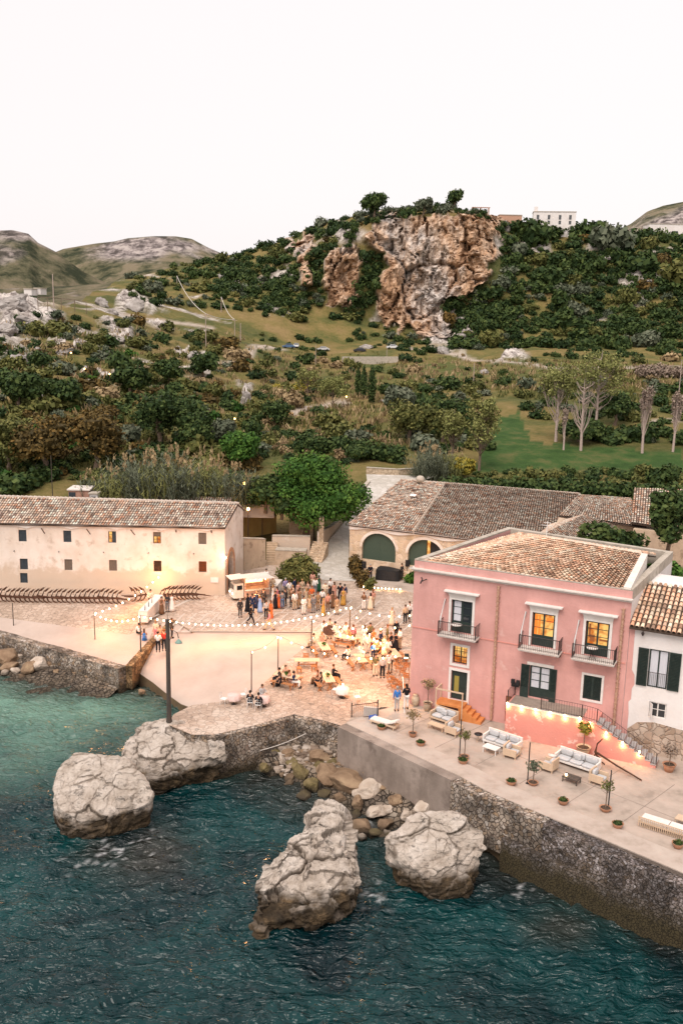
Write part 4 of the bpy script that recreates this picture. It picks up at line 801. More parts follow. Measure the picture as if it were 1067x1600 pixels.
# ================================================================== ROOF TILES
TILE_C = [(0.07,0.045,0.032),(0.448,0.228,0.142),(0.618,0.412,0.295),(0.32,0.238,0.186),(0.704,0.585,0.48),(0.469,0.304,0.218),(0.738,0.716,0.611),(0.213,0.13,0.099),(0.554,0.455,0.371),(0.661,0.39,0.262)]
M['tiles'] = ramp_attr('barrel_tiles', 'rnd', TILE_C, .9, 1.2, .22)
M['tiles_pale'] = ramp_attr('pale_barrel_tiles', 'rnd', [(0.08,0.055,0.04),(0.502,0.28,0.177),(0.699,0.466,0.32),(0.371,0.233,0.152),(0.756,0.596,0.439),(0.601,0.308,0.186),(0.721,0.513,0.371),(0.262,0.149,0.101),(0.756,0.653,0.506),(0.655,0.391,0.253)], .9, 1.0, .2)
def tile_roof(name, quad, mt, parent=None, pitch=.24, row=.38, inv=None, thick=.14, nseg=4, seed=0, sag=.04, poly=None):
 """quad = eave-left, eave-right, ridge-right, ridge-left (in parent's space): cover tiles in courses over a deck"""
 a,b,c,d = [np.asarray(q, float) for q in quad]; eL = max(np.linalg.norm(b-a), np.linalg.norm(c-d)); sL = max(np.linalg.norm(d-a), np.linalg.norm(c-b))
 nx, ny = max(2, int(eL/pitch)), max(2, int(sL/row)); nrm_ = np.cross(b-a, d-a); nrm_ /= np.linalg.norm(nrm_); nrm_ *= np.sign(nrm_[2]); rs = np.random.RandomState(seed)
 U, Vv = np.meshgrid(np.arange(nx), np.arange(ny), indexing='ij'); U = U.ravel().astype(float); Vv = Vv.ravel().astype(float); n = len(U)
 def pt(u, v): return a*((1-u)*(1-v))[:,None]+b*(u*(1-v))[:,None]+c*(u*v)[:,None]+d*((1-u)*v)[:,None]
 keep = np.ones(n, bool)
 if poly is not None: m_ = pt((U+.5)/nx, (Vv+.5)/ny); keep = inpoly(m_[:,0], m_[:,1], poly)
 U = U[keep]; Vv = Vv[keep]; n = len(U); jit = rs.uniform(-.10,.10,n); lift = rs.uniform(0,.02,n)
 e = (b-a)/np.linalg.norm(b-a); s_ = (d-a)/np.linalg.norm(d-a); Vs = []; K = nseg+1; R_ = pitch*.41
 wav = (fbm(np.c_[U*.12, Vv*.25, U*0+seed], 3, seed)-.5)*sag*2
 for end in (0,1):
  p = pt(np.clip((U+.5)/nx+jit*.05/nx,0,1), np.clip((Vv+end*1.12)/ny, 0, 1.0)); r = R_*(.98 if end == 0 else .80); up = (.07 if end == 0 else .015)
  for k in range(K):
   an = math.pi*k/nseg; Vs.append(p+e*(-math.cos(an)*r)+nrm_*((math.sin(an)*r*.95+up)+lift+wav)[:,None])
 Vs = np.stack(Vs, 1).reshape(-1,3); base = np.arange(n)*2*K; F_ = []
 for k in range(nseg): F_.append(np.c_[base+k, base+k+1, base+K+k+1, base+K+k])
 F_ = np.concatenate(F_); rn = rs.uniform(0,1,n); rn = np.clip(rn*.8+.2*fbm(np.c_[U*.1,Vv*.1,U*0],3,seed+4), 0, 1); rn_f = np.tile(rn, nseg)
 deck = MBq(); dk = [a,b,c,d] if poly is None else None
 if dk is not None:
  b0 = len(Vs); G = 7; gu, gv = [q.ravel() for q in np.meshgrid(np.linspace(0,1,G), np.linspace(0,1,G), indexing='ij')]; T_ = pt(gu, gv)
  Vs = np.concatenate([Vs, T_-nrm_*.06, T_-nrm_*thick]); q = []
  for i in range(G-1):
   for j in range(G-1): k = i*G+j; q.append([k,k+G,k+G+1,k+1]); k += G*G; q.append([k+1,k+G+1,k+G,k])
  for i in range(G-1):
   for e0_,e1_ in ((i*G,(i+1)*G),(i*G+G-1,(i+1)*G+G-1),(i,i+1),(G*G-G+i,G*G-G+i+1)): q.append([e0_,e1_,e1_+G*G,e0_+G*G])
  F_ = np.concatenate([F_, np.array(q)+b0]); rn_f = np.r_[rn_f, np.full(len(q),.0)]
 o = npmesh(name, Vs, F_, mt, False, {'rnd':('FACE',rn_f)}, parent); return o
def MBq(): return None
def ridge_tiles(p, q, mb, r=.15): 
 p = np.array(p,float); q = np.array(q,float); n = max(2,int(np.linalg.norm(q-p)/.42))
 for i in range(n): a = p+(q-p)*i/n; c = p+(q-p)*(i+1.1)/n; mb.tube([a+[0,0,.05],c+[0,0,.0]], [r,r*.82], 7, cap=True)
def facade(mb, x0, x1, z0, z1, holes, y=0, depth=.35, m=0, mrev=None):
 """a wall face in the plane y with real openings and their reveals (holes: x0,x1,z0,z1)"""
 xs = sorted({x0,x1,*[h[0] for h in holes],*[h[1] for h in holes]}); zs = sorted({z0,z1,*[h[2] for h in holes],*[h[3] for h in holes]})
 for i in range(len(xs)-1):
  for j in range(len(zs)-1):
   cx = (xs[i]+xs[i+1])/2; cz = (zs[j]+zs[j+1])/2
   if any(h[0] < cx < h[1] and h[2] < cz < h[3] for h in holes): continue
   mb.add([(xs[i],y,zs[j]),(xs[i+1],y,zs[j]),(xs[i+1],y,zs[j+1]),(xs[i],y,zs[j+1])], [(0,1,2,3)], m)
 for h in holes:
  a,b,c,d = h[:4]; mr_ = m if mrev is None else mrev
  mb.add([(a,y,c),(b,y,c),(b,y,d),(a,y,d),(a,y+depth,c),(b,y+depth,c),(b,y+depth,d),(a,y+depth,d)], [(0,4,5,1),(1,5,6,2),(2,6,7,3),(3,7,4,0)], mr_)
def arch_fill(mb, x0, x1, zs, zt, y, depth, m=0, n=14, rise=None):
 """masonry above an arch inside a rectangular opening whose top is zt; springing at zs"""
 cx = (x0+x1)/2; r = (x1-x0)/2; h = zt-zs; P = [(cx-r*math.cos(math.pi*i/n), zs+h*math.sin(math.pi*i/n)*.999) for i in range(n+1)]
 for i in range(n):
  (a,za),(b,zb_) = P[i],P[i+1]
  mb.add([(a,y,za),(b,y,zb_),(b,y,zt),(a,y,zt),(a,y+depth,za),(b,y+depth,zb_)], [(0,1,2,3),(0,4,5,1)], m)
def arch_ring(mb, x0, x1, zs, zt, w, y, t, m=0, n=14):
 cx = (x0+x1)/2; r = (x1-x0)/2; h = zt-zs
 for i in range(n):
  A = [math.pi*k/n for k in (i,i+1)]; q = []
  for k in A: q += [(cx-r*math.cos(k), zs+h*math.sin(k)), (cx-(r+w)*math.cos(k), zs+(h+w)*math.sin(k))]
  mb.add([(q[0][0],y-t,q[0][1]),(q[1][0],y-t,q[1][1]),(q[3][0],y-t,q[3][1]),(q[2][0],y-t,q[2][1]),(q[0][0],y+.05,q[0][1]),(q[1][0],y+.05,q[1][1]),(q[3][0],y+.05,q[3][1]),(q[2][0],y+.05,q[2][1])],
               [(0,3,2,1),(0,1,5,4),(2,3,7,6),(0,4,7,3),(1,2,6,5)], m)
def grid_window(par, x0, x1, z0, z1, y, frame, pane, nx=2, nz=3, fw=.06, label=None, name='window', panel=0, pane_name='pane', fd=.06):
 """frame with glazing bars, panes a child; panel = height of a solid lower panel"""
 mb = MB(); mb.box(x0,x0+fw,y,y+fd,z0,z1); mb.box(x1-fw,x1,y,y+fd,z0,z1); mb.box(x0+fw,x1-fw,y,y+fd,z1-fw,z1); mb.box(x0+fw,x1-fw,y,y+fd,z0,z0+max(fw,panel))
 zp = z0+max(fw,panel)
 for i in range(1,nx): x = x0+(x1-x0)*i/nx; mb.box(x-fw*.6,x+fw*.6,y-.004,y+fd-.004,zp,z1-fw)
 for j in range(1,nz): z = zp+(z1-zp)*j/nz; mb.box(x0+fw,x1-fw,y+.008,y+fd-.012,z-.018,z+.018)
 w = mb.build(name, frame, par); 
 if label: w['label'] = label
 if pane is not None:
  g = MB(); g.box(x0+fw*.5,x1-fw*.5,y+fd*.55,y+fd*.8,zp-.01,z1-fw*.5); p = g.build(pane_name, pane, w)
 return w
def slats(mb, x0, x1, z0, z1, y, t=.04, dz=.09):
 mb.box(x0,x0+.06,y,y+t,z0,z1); mb.box(x1-.06,x1,y,y+t,z0,z1); mb.box(x0+.06,x1-.06,y,y+t,z0,z0+.08); mb.box(x0+.06,x1-.06,y,y+t,z1-.08,z1)
 n = int((z1-z0-.16)/dz)
 for i in range(n): z = z0+.08+(z1-z0-.16)*(i+.5)/n; mb.cbox(((x0+x1)/2, y+t/2, z), x1-x0-.12, .012, dz*.95, rx=.5)
 mb.box(x0+.06,x1-.06,y+t-.008,y+t-.002,z0+.08,z1-.08)
# ================================================================== PINK PALAZZO
pp = thing('pink_palazzo', 'three storey pink rendered palazzo with tiled hip roof above the terrace', 'building', PINK_O, PINK_R)
def inv_frame(O, rz):
 c,s_ = math.cos(rz), math.sin(rz)
 def f(P): d = np.asarray(P)-np.asarray(O); return np.array([d[0]*c+d[1]*s_, -d[0]*s_+d[1]*c, d[2]])
 return f
pinv = inv_frame(PINK_O, PINK_R)
H1 = 9.55
holes = [(2.72,4.15,5.66,7.86),(8.12,9.56,5.66,7.86),(11.45,12.95,5.66,7.86),(2.95,3.97,3.5,4.72),(2.93,4.05,.98,3.0),(8.16,9.52,2.2,4.34),(11.6,12.7,2.78,4.36),(6.72,7.16,.12,1.95)]
LP = [pinv(at(757,829,14.0))]                       # back left corner of the parapet
bl = np.array([2.6, 12.6]); br = np.array([14.9, 11.2])
mb = MB(); facade(mb, 0, 14.08, -.3, H1, holes, 0, .4, 0)
def quadwall(mb, p, q, z0, z1, m=0): mb.add([(p[0],p[1],z0),(q[0],q[1],z0),(q[0],q[1],z1),(p[0],p[1],z1)], [(0,1,2,3)], m)
quadwall(mb, (0,0), bl, -.6, H1, 0); quadwall(mb, (14.08,0), br, -.6, H1, 1); quadwall(mb, bl, br, -.6, H1, 1)
mb.build('wall', [M['pink'], M['white_wall']], pp)
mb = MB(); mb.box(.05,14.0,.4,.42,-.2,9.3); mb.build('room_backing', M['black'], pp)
pc = [(0,0),(14.08,0),tuple(br),tuple(bl)]; mb = MB(); cp = MB()
PH = [10.15, 10.15, 10.15, 10.15]
def off(poly, w):
 n = len(poly); out = []
 for i in range(n):
  p = np.array(poly[i]); a = np.array(poly[i-1])-p; b = np.array(poly[(i+1)%n])-p; a = a/np.linalg.norm(a); b = b/np.linalg.norm(b); bi = a+b; bi = bi/np.linalg.norm(bi); s_ = abs(a[0]*b[1]-a[1]*b[0]); s_ = np.sqrt((1-(a@b))/2); out.append(p+bi*w/s_)
 return out
ins = off(pc, .42)
for i in range(4):
 j = (i+1)%4; p,q,r_,s_ = pc[i],pc[j],ins[j],ins[i]; m_ = 0 if i in (0,) else (0 if i == 3 else 1)
 mb.add([(p[0],p[1],H1),(q[0],q[1],H1),(r_[0],r_[1],H1-.6),(s_[0],s_[1],H1-.6),(p[0],p[1],10.14),(q[0],q[1],10.14),(r_[0],r_[1],10.14),(s_[0],s_[1],10.14)], [(0,1,5,4),(2,3,7,6),(1,2,6,5),(3,0,4,7)], m_)
 if i != 0:
  cp.add([(p[0],p[1],10.14),(q[0],q[1],10.14),(r_[0],r_[1],10.14),(s_[0],s_[1],10.14),(p[0],p[1],10.24),(q[0],q[1],10.24),(r_[0],r_[1],10.24),(s_[0],s_[1],10.24)], [(4,5,6,7),(0,1,5,4),(1,2,6,5),(2,3,7,6),(3,0,4,7)], 0)
 else: cp.add([(0,0,10.14),(14.08,0,10.14),(14.08-.1,.14,10.14),(.1,.14,10.14),(0,-.02,10.19),(14.08,-.02,10.19),(14.0,.14,10.19),(.1,.14,10.19)], [(4,5,6,7),(0,1,5,4),(2,3,7,6)], 0)
mb.build('parapet', [M['pink'], M['parapet']], pp); cp.build('coping', M['parapet'], pp)
mb = MB()
for k,(o_,z0,z1) in enumerate(((.06,9.42,9.50),(.14,9.50,9.58),(.26,9.58,9.66))):
 mb.box(-o_,14.08+o_*.3,-o_,.0,z0,z1)
 L = np.array(bl); mb.add([(-o_,-o_,z0),(-.003,0,z0),(L[0]-.003,L[1],z0),(L[0]-o_,L[1],z0),(-o_,-o_,z1),(-.003,0,z1),(L[0]-.003,L[1],z1),(L[0]-o_,L[1],z1)], [(0,3,2,1),(4,5,6,7),(0,4,7,3),(2,6,7,3)])
mb.build('cornice', M['trim'], pp)
mb = MB(); mb.box(.0,14.0,-.035,-.002,5.50,5.57); mb.build('string_course', M['pink_low'], pp)
RZ = 9.75; r0 = (5.3,7.6,12.35); r1 = (9.6,7.2,12.35); A_=(.35,.32,9.98); B_=(13.5,.32,9.98); rf1=(13.2,6.2,11.9)
pk_l = (7.1,6.2,11.25)
tile_roof('roof', [A_, B_, (13.55,5.9,11.02), pk_l], M['tiles_pale'], pp, .31, .40, seed=3)
tile_roof('roof', [(bl[0]+.9,bl[1]-.7,9.9),(A_[0]+.1,A_[1]+.1,9.93),(7.0,6.15,11.22),(7.1,6.5,11.2)], M['tiles_pale'], pp, .31, .40, seed=4)
tile_roof('roof', [(br[0]-1.0,br[1]-.8,10.0),(bl[0]+.9,bl[1]-.7,9.95),(7.1,6.4,11.2),(13.5,6.0,11.0)], M['tiles_pale'], pp, .31, .40, seed=5)
mb = MB(); ridge_tiles((.35,.4,10.02), pk_l, mb, .14); ridge_tiles(pk_l, (13.5,5.95,11.05), mb, .16)
mb.build('ridge_tiles', mat('mortared_ridge', (.62,.53,.44), (.48,.38,.30), 4, .9, .2), pp)
mb = MB(); mb.add([(13.5,.1,9.6),(13.95,.1,9.6),(13.95,5.8,9.6),(13.5,5.8,9.6),(13.5,.1,10.3),(13.95,.1,10.3),(13.95,5.8,11.15),(13.55,5.8,11.15)], [(4,5,6,7),(0,1,5,4),(1,2,6,5),(2,3,7,6),(3,0,4,7)]); mb.build('gable_upstand', M['trim'], pp)
mb = MB(); mb.tube([(7.1,6.4,11.2),(7.1,6.4,12.4)], .03, 5); mb.tube([(6.7,6.4,12.1),(7.5,6.4,12.1)], .02, 4); mb.tube([(6.85,6.4,12.3),(7.35,6.4,12.3)], .02, 4); mb.build('aerial', M['white_metal'], pp)
for k,(cx,pn) in enumerate(((3.435,M['glass_dark']),(8.84,M['glow']),(12.2,M['glow']))):
 mb = MB(); x0,x1 = cx-.72,cx+.72
 mb.box(x0-.16,x0-.002,-.05,-.002,5.68,8.0); mb.box(x1+.002,x1+.16,-.05,-.002,5.68,8.0); mb.box(x0-.002,x1+.002,-.05,-.002,7.88,8.0)
 mb.add([(x0-.16,-.05,8.0),(x1+.16,-.05,8.0),(x1+.22,-.16,8.35),(x0-.22,-.16,8.35),(x0-.16,0,8.0),(x1+.16,0,8.0),(x1+.22,0,8.35),(x0-.22,0,8.35)], [(0,1,2,3),(0,4,5,1),(1,5,6,2),(3,7,4,0)])
 mb.box(x0-.34,x1+.34,-.26,-.002,8.35,8.42); mb.box(x0-.46,x1+.46,-.36,-.002,8.42,8.50)
 hd = mb.build('door_surround', M['trim_white'], pp)
 d = grid_window(pp, x0+.03, x1-.03, 5.67, 7.85, .14, M['green_paint'], pn, 2, 3, .09, name='balcony_door', panel=.72, pane_name='door_glass')
 if k == 0:
  g = MB(); g.box(x0+.14,x0+.62,.16,.168,6.42,7.75); g.build('curtain', M['curtain'], d)
 else:
  d['label'] = 'balcony door with amber lamplight inside'
  g = MB()
  if k == 1: g.box(x0+.12,x0+.32,.165,.17,6.4,7.7); g.box(x0+.36,x0+.5,.165,.17,6.4,7.7); g.cbox((x1-.35,.168,7.45),.5,.01,.3)
  else: g.cbox((x0+.4,.168,6.75),.3,.01,.45); g.cbox((x1-.35,.168,6.7),.5,.01,.12); g.cbox((x0+.22,.168,7.2),.12,.01,.9)
  g.build('curtain', M['glow2'] if k == 1 else mat('room_furniture', (.30,.10,.03), rough=.8), d)
 b = MB(); bw = 1.28; b.box(cx-bw,cx+bw,-.85,-.0,5.47,5.56); b.box(cx-bw-.04,cx+bw+.04,-.9,-.0,5.56,5.62)
 bo = b.build('balcony', M['trim'], pp)
 b = MB()
 for i in range(6): x = cx-bw+.12+i*(2*bw-.24)/5; b.add([(x-.05,0,5.46),(x+.05,0,5.46),(x+.05,-.75,5.46),(x-.05,-.75,5.46),(x-.05,0,5.2),(x+.05,0,5.2),(x+.05,-.7,5.4),(x-.05,-.7,5.4)], [(4,5,6,7),(0,4,7,3),(1,2,6,5),(2,3,7,6)])
 b.build('bracket', M['iron'], bo)
 b = MB()
 for i in range(22): x = cx-bw+.02+i*(2*bw-.04)/21; b.tube([(x,-.86,5.62),(x,-.86,6.52)], .012, 4, smooth=False)
 for i in range(1,7):
  for sx in (-1,1): b.tube([(cx+sx*(bw-.02),-.86+i*.13,5.62),(cx+sx*(bw-.02),-.86+i*.13,6.52)], .012, 4, smooth=False)
 b.tube([(cx-bw+.02,0,6.53),(cx-bw+.02,-.86,6.53),(cx+bw-.02,-.86,6.53),(cx+bw-.02,0,6.53)], .025, 4, smooth=False)
 b.tube([(cx-bw+.02,0,5.72),(cx-bw+.02,-.86,5.72),(cx+bw-.02,-.86,5.72),(cx+bw-.02,0,5.72)], .015, 4, smooth=False)
 for sx in (-1,1): b.cbox((cx+sx*(bw-.02),-.86,6.08),.06,.06,.95)
 b.build('railing', M['iron'], bo)
 a = MB(); a.tube([(x0-.42,-.06,7.85),(x0-.50,-.62,6.75),(x0-.50,-.66,6.0)], [.05,.045,.03], 6); a.build('awning_arm', M['white_metal'], pp)
 if k != 1:
  t = thing('balcony_table', ('round white tiled table on the leftmost pink-house balcony, in front of dark glass' if k == 0 else 'round white tiled table on the rightmost pink-house balcony, before the lit door'), 'table', pk(cx-.15,-.5,5.62), PINK_R)
  q = MB(); q.lathe([(.36,.72),(.36,.76)], n=14); q.build('tabletop', M['cloth_white'], t)
  q = MB(); 
  for s in range(3): q.tube([(.25*math.cos(s*2.1),.25*math.sin(s*2.1),0),(-.02,0,.4),(.25*math.cos(s*2.1),.25*math.sin(s*2.1),.72)], .012, 4)
  q.build('leg', M['iron'], t)
def surround(x0,x1,z0,z1,w=.13,t=.045,arch=False):
 s = MB(); s.box(x0-w,x0-.002,-t,-.002,z0-w,z1+w); s.box(x1+.002,x1+w,-t,-.002,z0-w,z1+w); s.box(x0-.002,x1+.002,-t,-.002,z1+.002,z1+w); s.box(x0-.002,x1+.002,-t,-.002,z0-w,z0-.002)
 if arch: arch_fill(s, x0, x1, z1-.1, z1+.0, -.03, .2)
 return s.build('surround', M['trim_white'], pp)
surround(2.95,3.97,3.5,4.72,.17); d = grid_window(pp, 2.98,3.94,3.5,4.7,.2, M['green_paint'], M['glow'], 2, 3, .05, 'small arched window lit yellow'); g = MB()
for i in range(6): g.tube([(3.05+i*.164,.1,3.52),(3.05+i*.164,.1,4.68)], .012, 4)
for i in range(4): g.tube([(2.97,.1,3.75+i*.26),(3.95,.1,3.75+i*.26)], .01, 4)
g.build('grille', M['iron'], d)
surround(2.93,4.05,.98,3.0,.17); d = MB(); d.box(2.95,4.03,.12,.17,.98,2.98); d = d.build('door', M['green_paint'], pp); d['label'] = 'dark green ground floor door with narrow lit pane'
g = MB(); g.box(3.12,3.44,.108,.118,1.5,2.6); g.build('pane', mat('dim_lit_pane', (.30,.24,.06), rough=.3), d)
s = MB(); s.box(7.98,9.7,-.05,-.002,4.36,4.56); s.build('lintel', M['trim_white'], pp)
d = grid_window(pp, 8.18,9.5,2.15,4.32,.1, M['green_paint'], M['curtain'], 2, 3, .09, name='terrace_door', panel=.7, pane_name='curtained_glass')
for x0,x1,yy in ((7.62,8.16,-.06),(9.50,9.92,-.06)):
 s = MB(); s.box(x0,x1,yy-.02,yy+.03,2.12,2.75); slats(s, x0, x1, 2.75, 4.34, yy-.01); s.build('shutter', M['green_paint'], pp)
surround(11.6,12.7,2.78,4.36,.14); s = MB(); slats(s, 11.6,12.15,2.78,4.35,.05); slats(s, 12.15,12.7,2.78,4.35,.05); s.build('shutter', M['green_paint'], pp)
d = MB(); d.box(6.74,7.14,.12,.17,.12,1.93); d.box(6.74,7.14,.09,.12,1.0,1.06); d.build('door', M['wood'], pp)['label'] = 'narrow orange-lit wooden door beside the raised platform'
for x,zt,zb in ((5.84,9.3,.1),(13.65,9.3,1.2)):
 s = MB(); n = int((zt-zb)/.34)
 for i in range(n): z = zb+i*.34; s.tube([(x,-.12,z),(x,-.12,z+.32)], [.07,.095], 8); s.cbox((x,-.07,z+.3),.25,.06,.03)
 s.build('drainpipe', M['pipe'], pp)
s = MB(); s.tube([(.55,-.05,9.05),(.75,-.35,8.9),(.95,-.1,9.0)], .04, 5); s.tube([(.7,-.3,8.95),(.6,-.32,8.7)], .05, 5); s.build('bracket_lamp', M['black'], pp)
pl = [pinv(at(802,1102,5.75))[:2], pinv(at(908,1124,5.75))[:2]]
x_l, y_l = 7.25, min(-.5, float(pl[0][1])); x_r, y_r = float(pl[1][0]), float(pl[1][1])
plat = thing('raised_platform', 'worn pink platform with iron railing, bulbs along its edge and steps descending right', 'platform', pk(x_l, 0, 0), PINK_R)
def pf(x): return x-x_l
s = MB(); s.prism([(0,0),(0,y_l),(pf(x_r),y_r),(pf(x_r),0)], -.1, 2.12); s.build('wall', M['pink_low'], plat)
s = MB(); s.prism([(.12,-.0),(.12,y_l+.12),(pf(x_r)-.02,y_r+.14),(pf(x_r)-.02,0)], 2.124, 2.135); s.build('floor', mat('platform_paving', (.30,.24,.20), (.22,.17,.14), 3, .9), plat)
ux = np.array([pf(x_r), y_r-y_l]); ux /= np.linalg.norm(ux)
s = MB(); q0 = (0,y_l); q1 = (pf(x_r), y_r); s.add([(q0[0],q0[1]-.02,2.12),(q1[0],q1[1]-.02,2.12),(q1[0],q1[1]+.16,2.12),(q0[0],q0[1]+.16,2.12),(q0[0],q0[1]-.02,2.22),(q1[0],q1[1]-.02,2.22),(q1[0],q1[1]+.16,2.22),(q0[0],q0[1]+.16,2.22)], [(0,1,5,4),(1,2,6,5),(2,3,7,6),(3,0,4,7),(4,5,6,7)]); s.build('kerb', M['trim'], plat)
NS = 11; xs0 = pf(x_r); run = .33; s = MB(); st = MB(); RB_prof = []
for i in range(NS):
 z = 2.12-(i+.6)*2.12/(NS+.6); x = xs0+.9+i*run
 s.box(x, x+run, y_r+.0, y_r+1.1, -.1, z)
 st.box(x-.01, x+run+.02, y_r-.02, y_r+1.1, z+.001, z+.05)
s.box(xs0+.003, xs0+.9, y_r, 0, -.1, 2.1); s.build('stair_block', M['pink_low'], plat); st.build('steps', mat('grey_stone_tread', (.38,.35,.34), (.30,.27,.26), 4, .85), plat)
def railing(mb, pts, h=.85, sp=.15, r=.008):
 for p,q in zip(pts[:-1], pts[1:]):
  p = np.array(p,float); q = np.array(q,float); n = max(1,int(np.linalg.norm((q-p)[:2])/sp)); up = np.array([0,0,h])
  mb.tube([p+up, q+up], .015, 4, smooth=False); mb.tube([p+[0,0,.1], q+[0,0,.1]], .014, 4, smooth=False)
  for i in range(n+1): t = i/n; a = p+(q-p)*t; mb.tube([a, a+up], r, 4, smooth=False)
  mb.cbox(p+[0,0,h/2], .05,.05,h); mb.cbox(q+[0,0,h/2], .05,.05,h)
s = MB(); railing(s, [(2.2,y_l+(y_r-y_l)*2.2/xs0+.06,2.22),(xs0-.02,y_r+.08,2.22),(xs0+.9,y_r+.06,2.15),(xs0+.9+NS*run,y_r+.06,.1)]); s.build('railing', M['iron'], plat); s = MB(); railing(s, [(.06,-.06,2.14),(.06,y_l+.08,2.22)]); s.build('railing', M['iron'], plat)
s = MB(); s.cbox((.45,-.2,3.1),.5,.25,.2); s.cbox((.3,-.3,3.35),.22,.2,.25); s.cbox((.62,-.3,3.3),.2,.2,.3); 
tag(s.build('wall_boxes', M['black'], None, pk(x_l-.35,0,-.2), PINK_R), 'small cluster of dark plant boxes on the platform wall by the wooden door', 'planter')
t = thing('orange_steps', 'orange tiled landing and steps with wooden rail at the pink house door', 'steps', pk(2.1,0,0), PINK_R)
M['orange_tile'] = mat('orange_clay_tile', (.50,.17,.05), (.60,.24,.08), 3, .6)
s = MB(); s.box(.15,2.05,-1.0,0,.82,.96); s.box(.15,.4,-1.0,0,0,.82); s.box(1.75,2.05,-1.0,0,0,.82); s.build('landing', M['orange_tile'], t)
s = MB()
for i in range(4): s.box(2.05+i*.32,2.37+i*.32,-1.0,-.1,0,.80-i*.2)
s.build('steps', M['orange_tile'], t)
s = MB(); 
for x,y in ((.18,-.97),(2.0,-.97),(.18,-.05)): s.cbox((x,y,.95),.07,.07,1.9)
s.box(.12,2.06,-1.02,-.94,1.86,1.94); s.box(.14,.22,-.93,-.02,1.86,1.93); s.build('rail', M['pale_wood'], t)
# ================================================================== WHITE HOUSE to the right (shares the frame)
wh = thing('white_house', 'white rendered house with green shutters and tiled roof at the right edge', 'building', pk(14.1,0,0), PINK_R)
mb = MB(); wx = lambda x: x-14.1
hol = [(wx(15.35),wx(16.5),4.3,6.72),(wx(15.62),wx(16.62),2.42,3.4)]
facade(mb, 0, 9, -.3, 8.0, hol, .05, .35); quadwall(mb, (9,.05), (9,7), -.3, 8.0); mb.build('wall', M['white_wall'], wh)
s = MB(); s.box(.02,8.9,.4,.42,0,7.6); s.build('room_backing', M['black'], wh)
s = MB(); s.add([(.6,.02,-.2),(9,.02,-.2),(9,.02,1.95),(4,.02,1.9),(1.9,.02,2.1),(.9,.02,1.9),(.35,.02,1.35)], [(0,1,2,3,4,5,6)]); s.add([(.6,.02,-.2),(.35,.02,1.35),(.9,.02,1.9),(1.9,.02,2.1),(4,.02,1.9),(9,.02,1.95),(.6,.05,-.2),(.35,.05,1.35),(.9,.05,1.9),(1.9,.05,2.1),(4,.05,1.9),(9,.05,1.95)], [(i,i+1,i+7,i+6) for i in range(5)]); s.build('exposed_stone_base', rubble_mat('exposed_stone', [(.34,.24,.17),(.46,.34,.26),(.54,.44,.36),(.30,.20,.13)], 3.2, (.42,.32,.25), .6, False), wh)
d = grid_window(wh, wx(15.37),wx(16.48),4.3,6.7,.15, M['green_paint'], M['curtain'], 2, 1, .07, name='tall_window')
s = MB(); 
for i in range(11): s.tube([(wx(15.4)+i*.105,0.02,4.32),(wx(15.4)+i*.105,0.02,5.25)], .01, 4)
s.tube([(wx(15.35),.02,5.26),(wx(16.5),.02,5.26)], .018, 4); s.build('railing', M['iron'], d)
for a,b in ((14.72,15.33),(16.52,17.2)): s = MB(); slats(s, wx(a), wx(b), 4.32, 6.72, -.02); s.build('shutter', M['green_paint'], wh)
d = grid_window(wh, wx(15.64),wx(16.6),2.42,3.38,.12, M['trim_white'], M['glass_dark'], 2, 2, .06, name='small_window')
s = MB(); s.cbox((wx(15.75),-.1,2.9),.03,.42,.9,rz=.5); s.build('casement', M['trim_white'], d)
s = MB(); s.tube([(wx(14.9),-.0,7.75),(wx(14.9),-.2,7.8)], .02, 4); s.lathe([(.04,-.25),(.1,-.1),(.03,0)], (wx(14.9),-.2,7.78), 6); s.build('wall_lantern', M['iron'], wh)
tile_roof('roof', [(.0,-.35,8.0),(9,-.35,8.0),(9,4.0,9.75),(.0,4.0,9.75)], M['tiles_pale'], wh, .30, .40, seed=8)
mb = MB(); mb.box(0.02,9,4.0,7,0,9.6); mb.build('back_wing', M['white_wall'], wh)
mb = MB(); mb.add([(0.01,.05,-.2),(0.01,4,-.2),(0.01,4,9.7),(0.01,.05,7.98)], [(0,1,2,3)]); mb.build('party_wall', M['pink'], wh)
s = MB(); s.add([(0.0,.04,1.3),(.35,.04,1.3),(.35,.04,2.4),(.28,.04,3.1),(.42,.04,3.3),(.42,.04,4.0),(.55,.04,4.3),(.5,.04,4.9),(.32,.04,5.2),(.30,.04,8.0),(0,.04,8.0)], [tuple(range(11))]); s.add([(0,.04,-.3),(.5,.04,-.3),(.35,.04,1.3),(0,.04,1.3)], [(0,1,2,3)]); s.build('pink_overpaint', M['pink'], wh)
# ================================================================== WAREHOUSE on the left
W0 = at(0,925,3); W1 = at(352,930,3); wrz = math.atan2(W1[1]-W0[1], W1[0]-W0[0]); winv = inv_frame(W0, wrz)
ww = thing('warehouse', 'long two storey cream warehouse with tiled roof behind the row of anchors', 'building', W0, wrz)
Gc = winv(at(380,903,3.0)); L_ = 21.27; GD = (float(Gc[0]), float(Gc[1]))     # gable runs back to GD
cols_x = [2.04, 6.2, 10.38, 14.56, 18.8]
hol = []
for i,x in enumerate(cols_x): hol += [(x,x+.74,4.96,6.08),(x,x+.74,2.24,3.30)]
hol.append((2.0,2.7,.92,1.9)); 
for x in (-2.2,-6.4,-10.6): hol += [(x,x+.74,4.96,6.08),(x,x+.74,2.24,3.3)]
mb = MB(); facade(mb, -14, L_, -.3, 6.75, hol, 0, .3)
gv = np.array([GD[0]-L_, GD[1]]); gl = np.linalg.norm(gv); gd = gv/gl
tmp = MB(); dx0, dx1, dzs, dzt = .9, 2.9, 2.6, 3.9
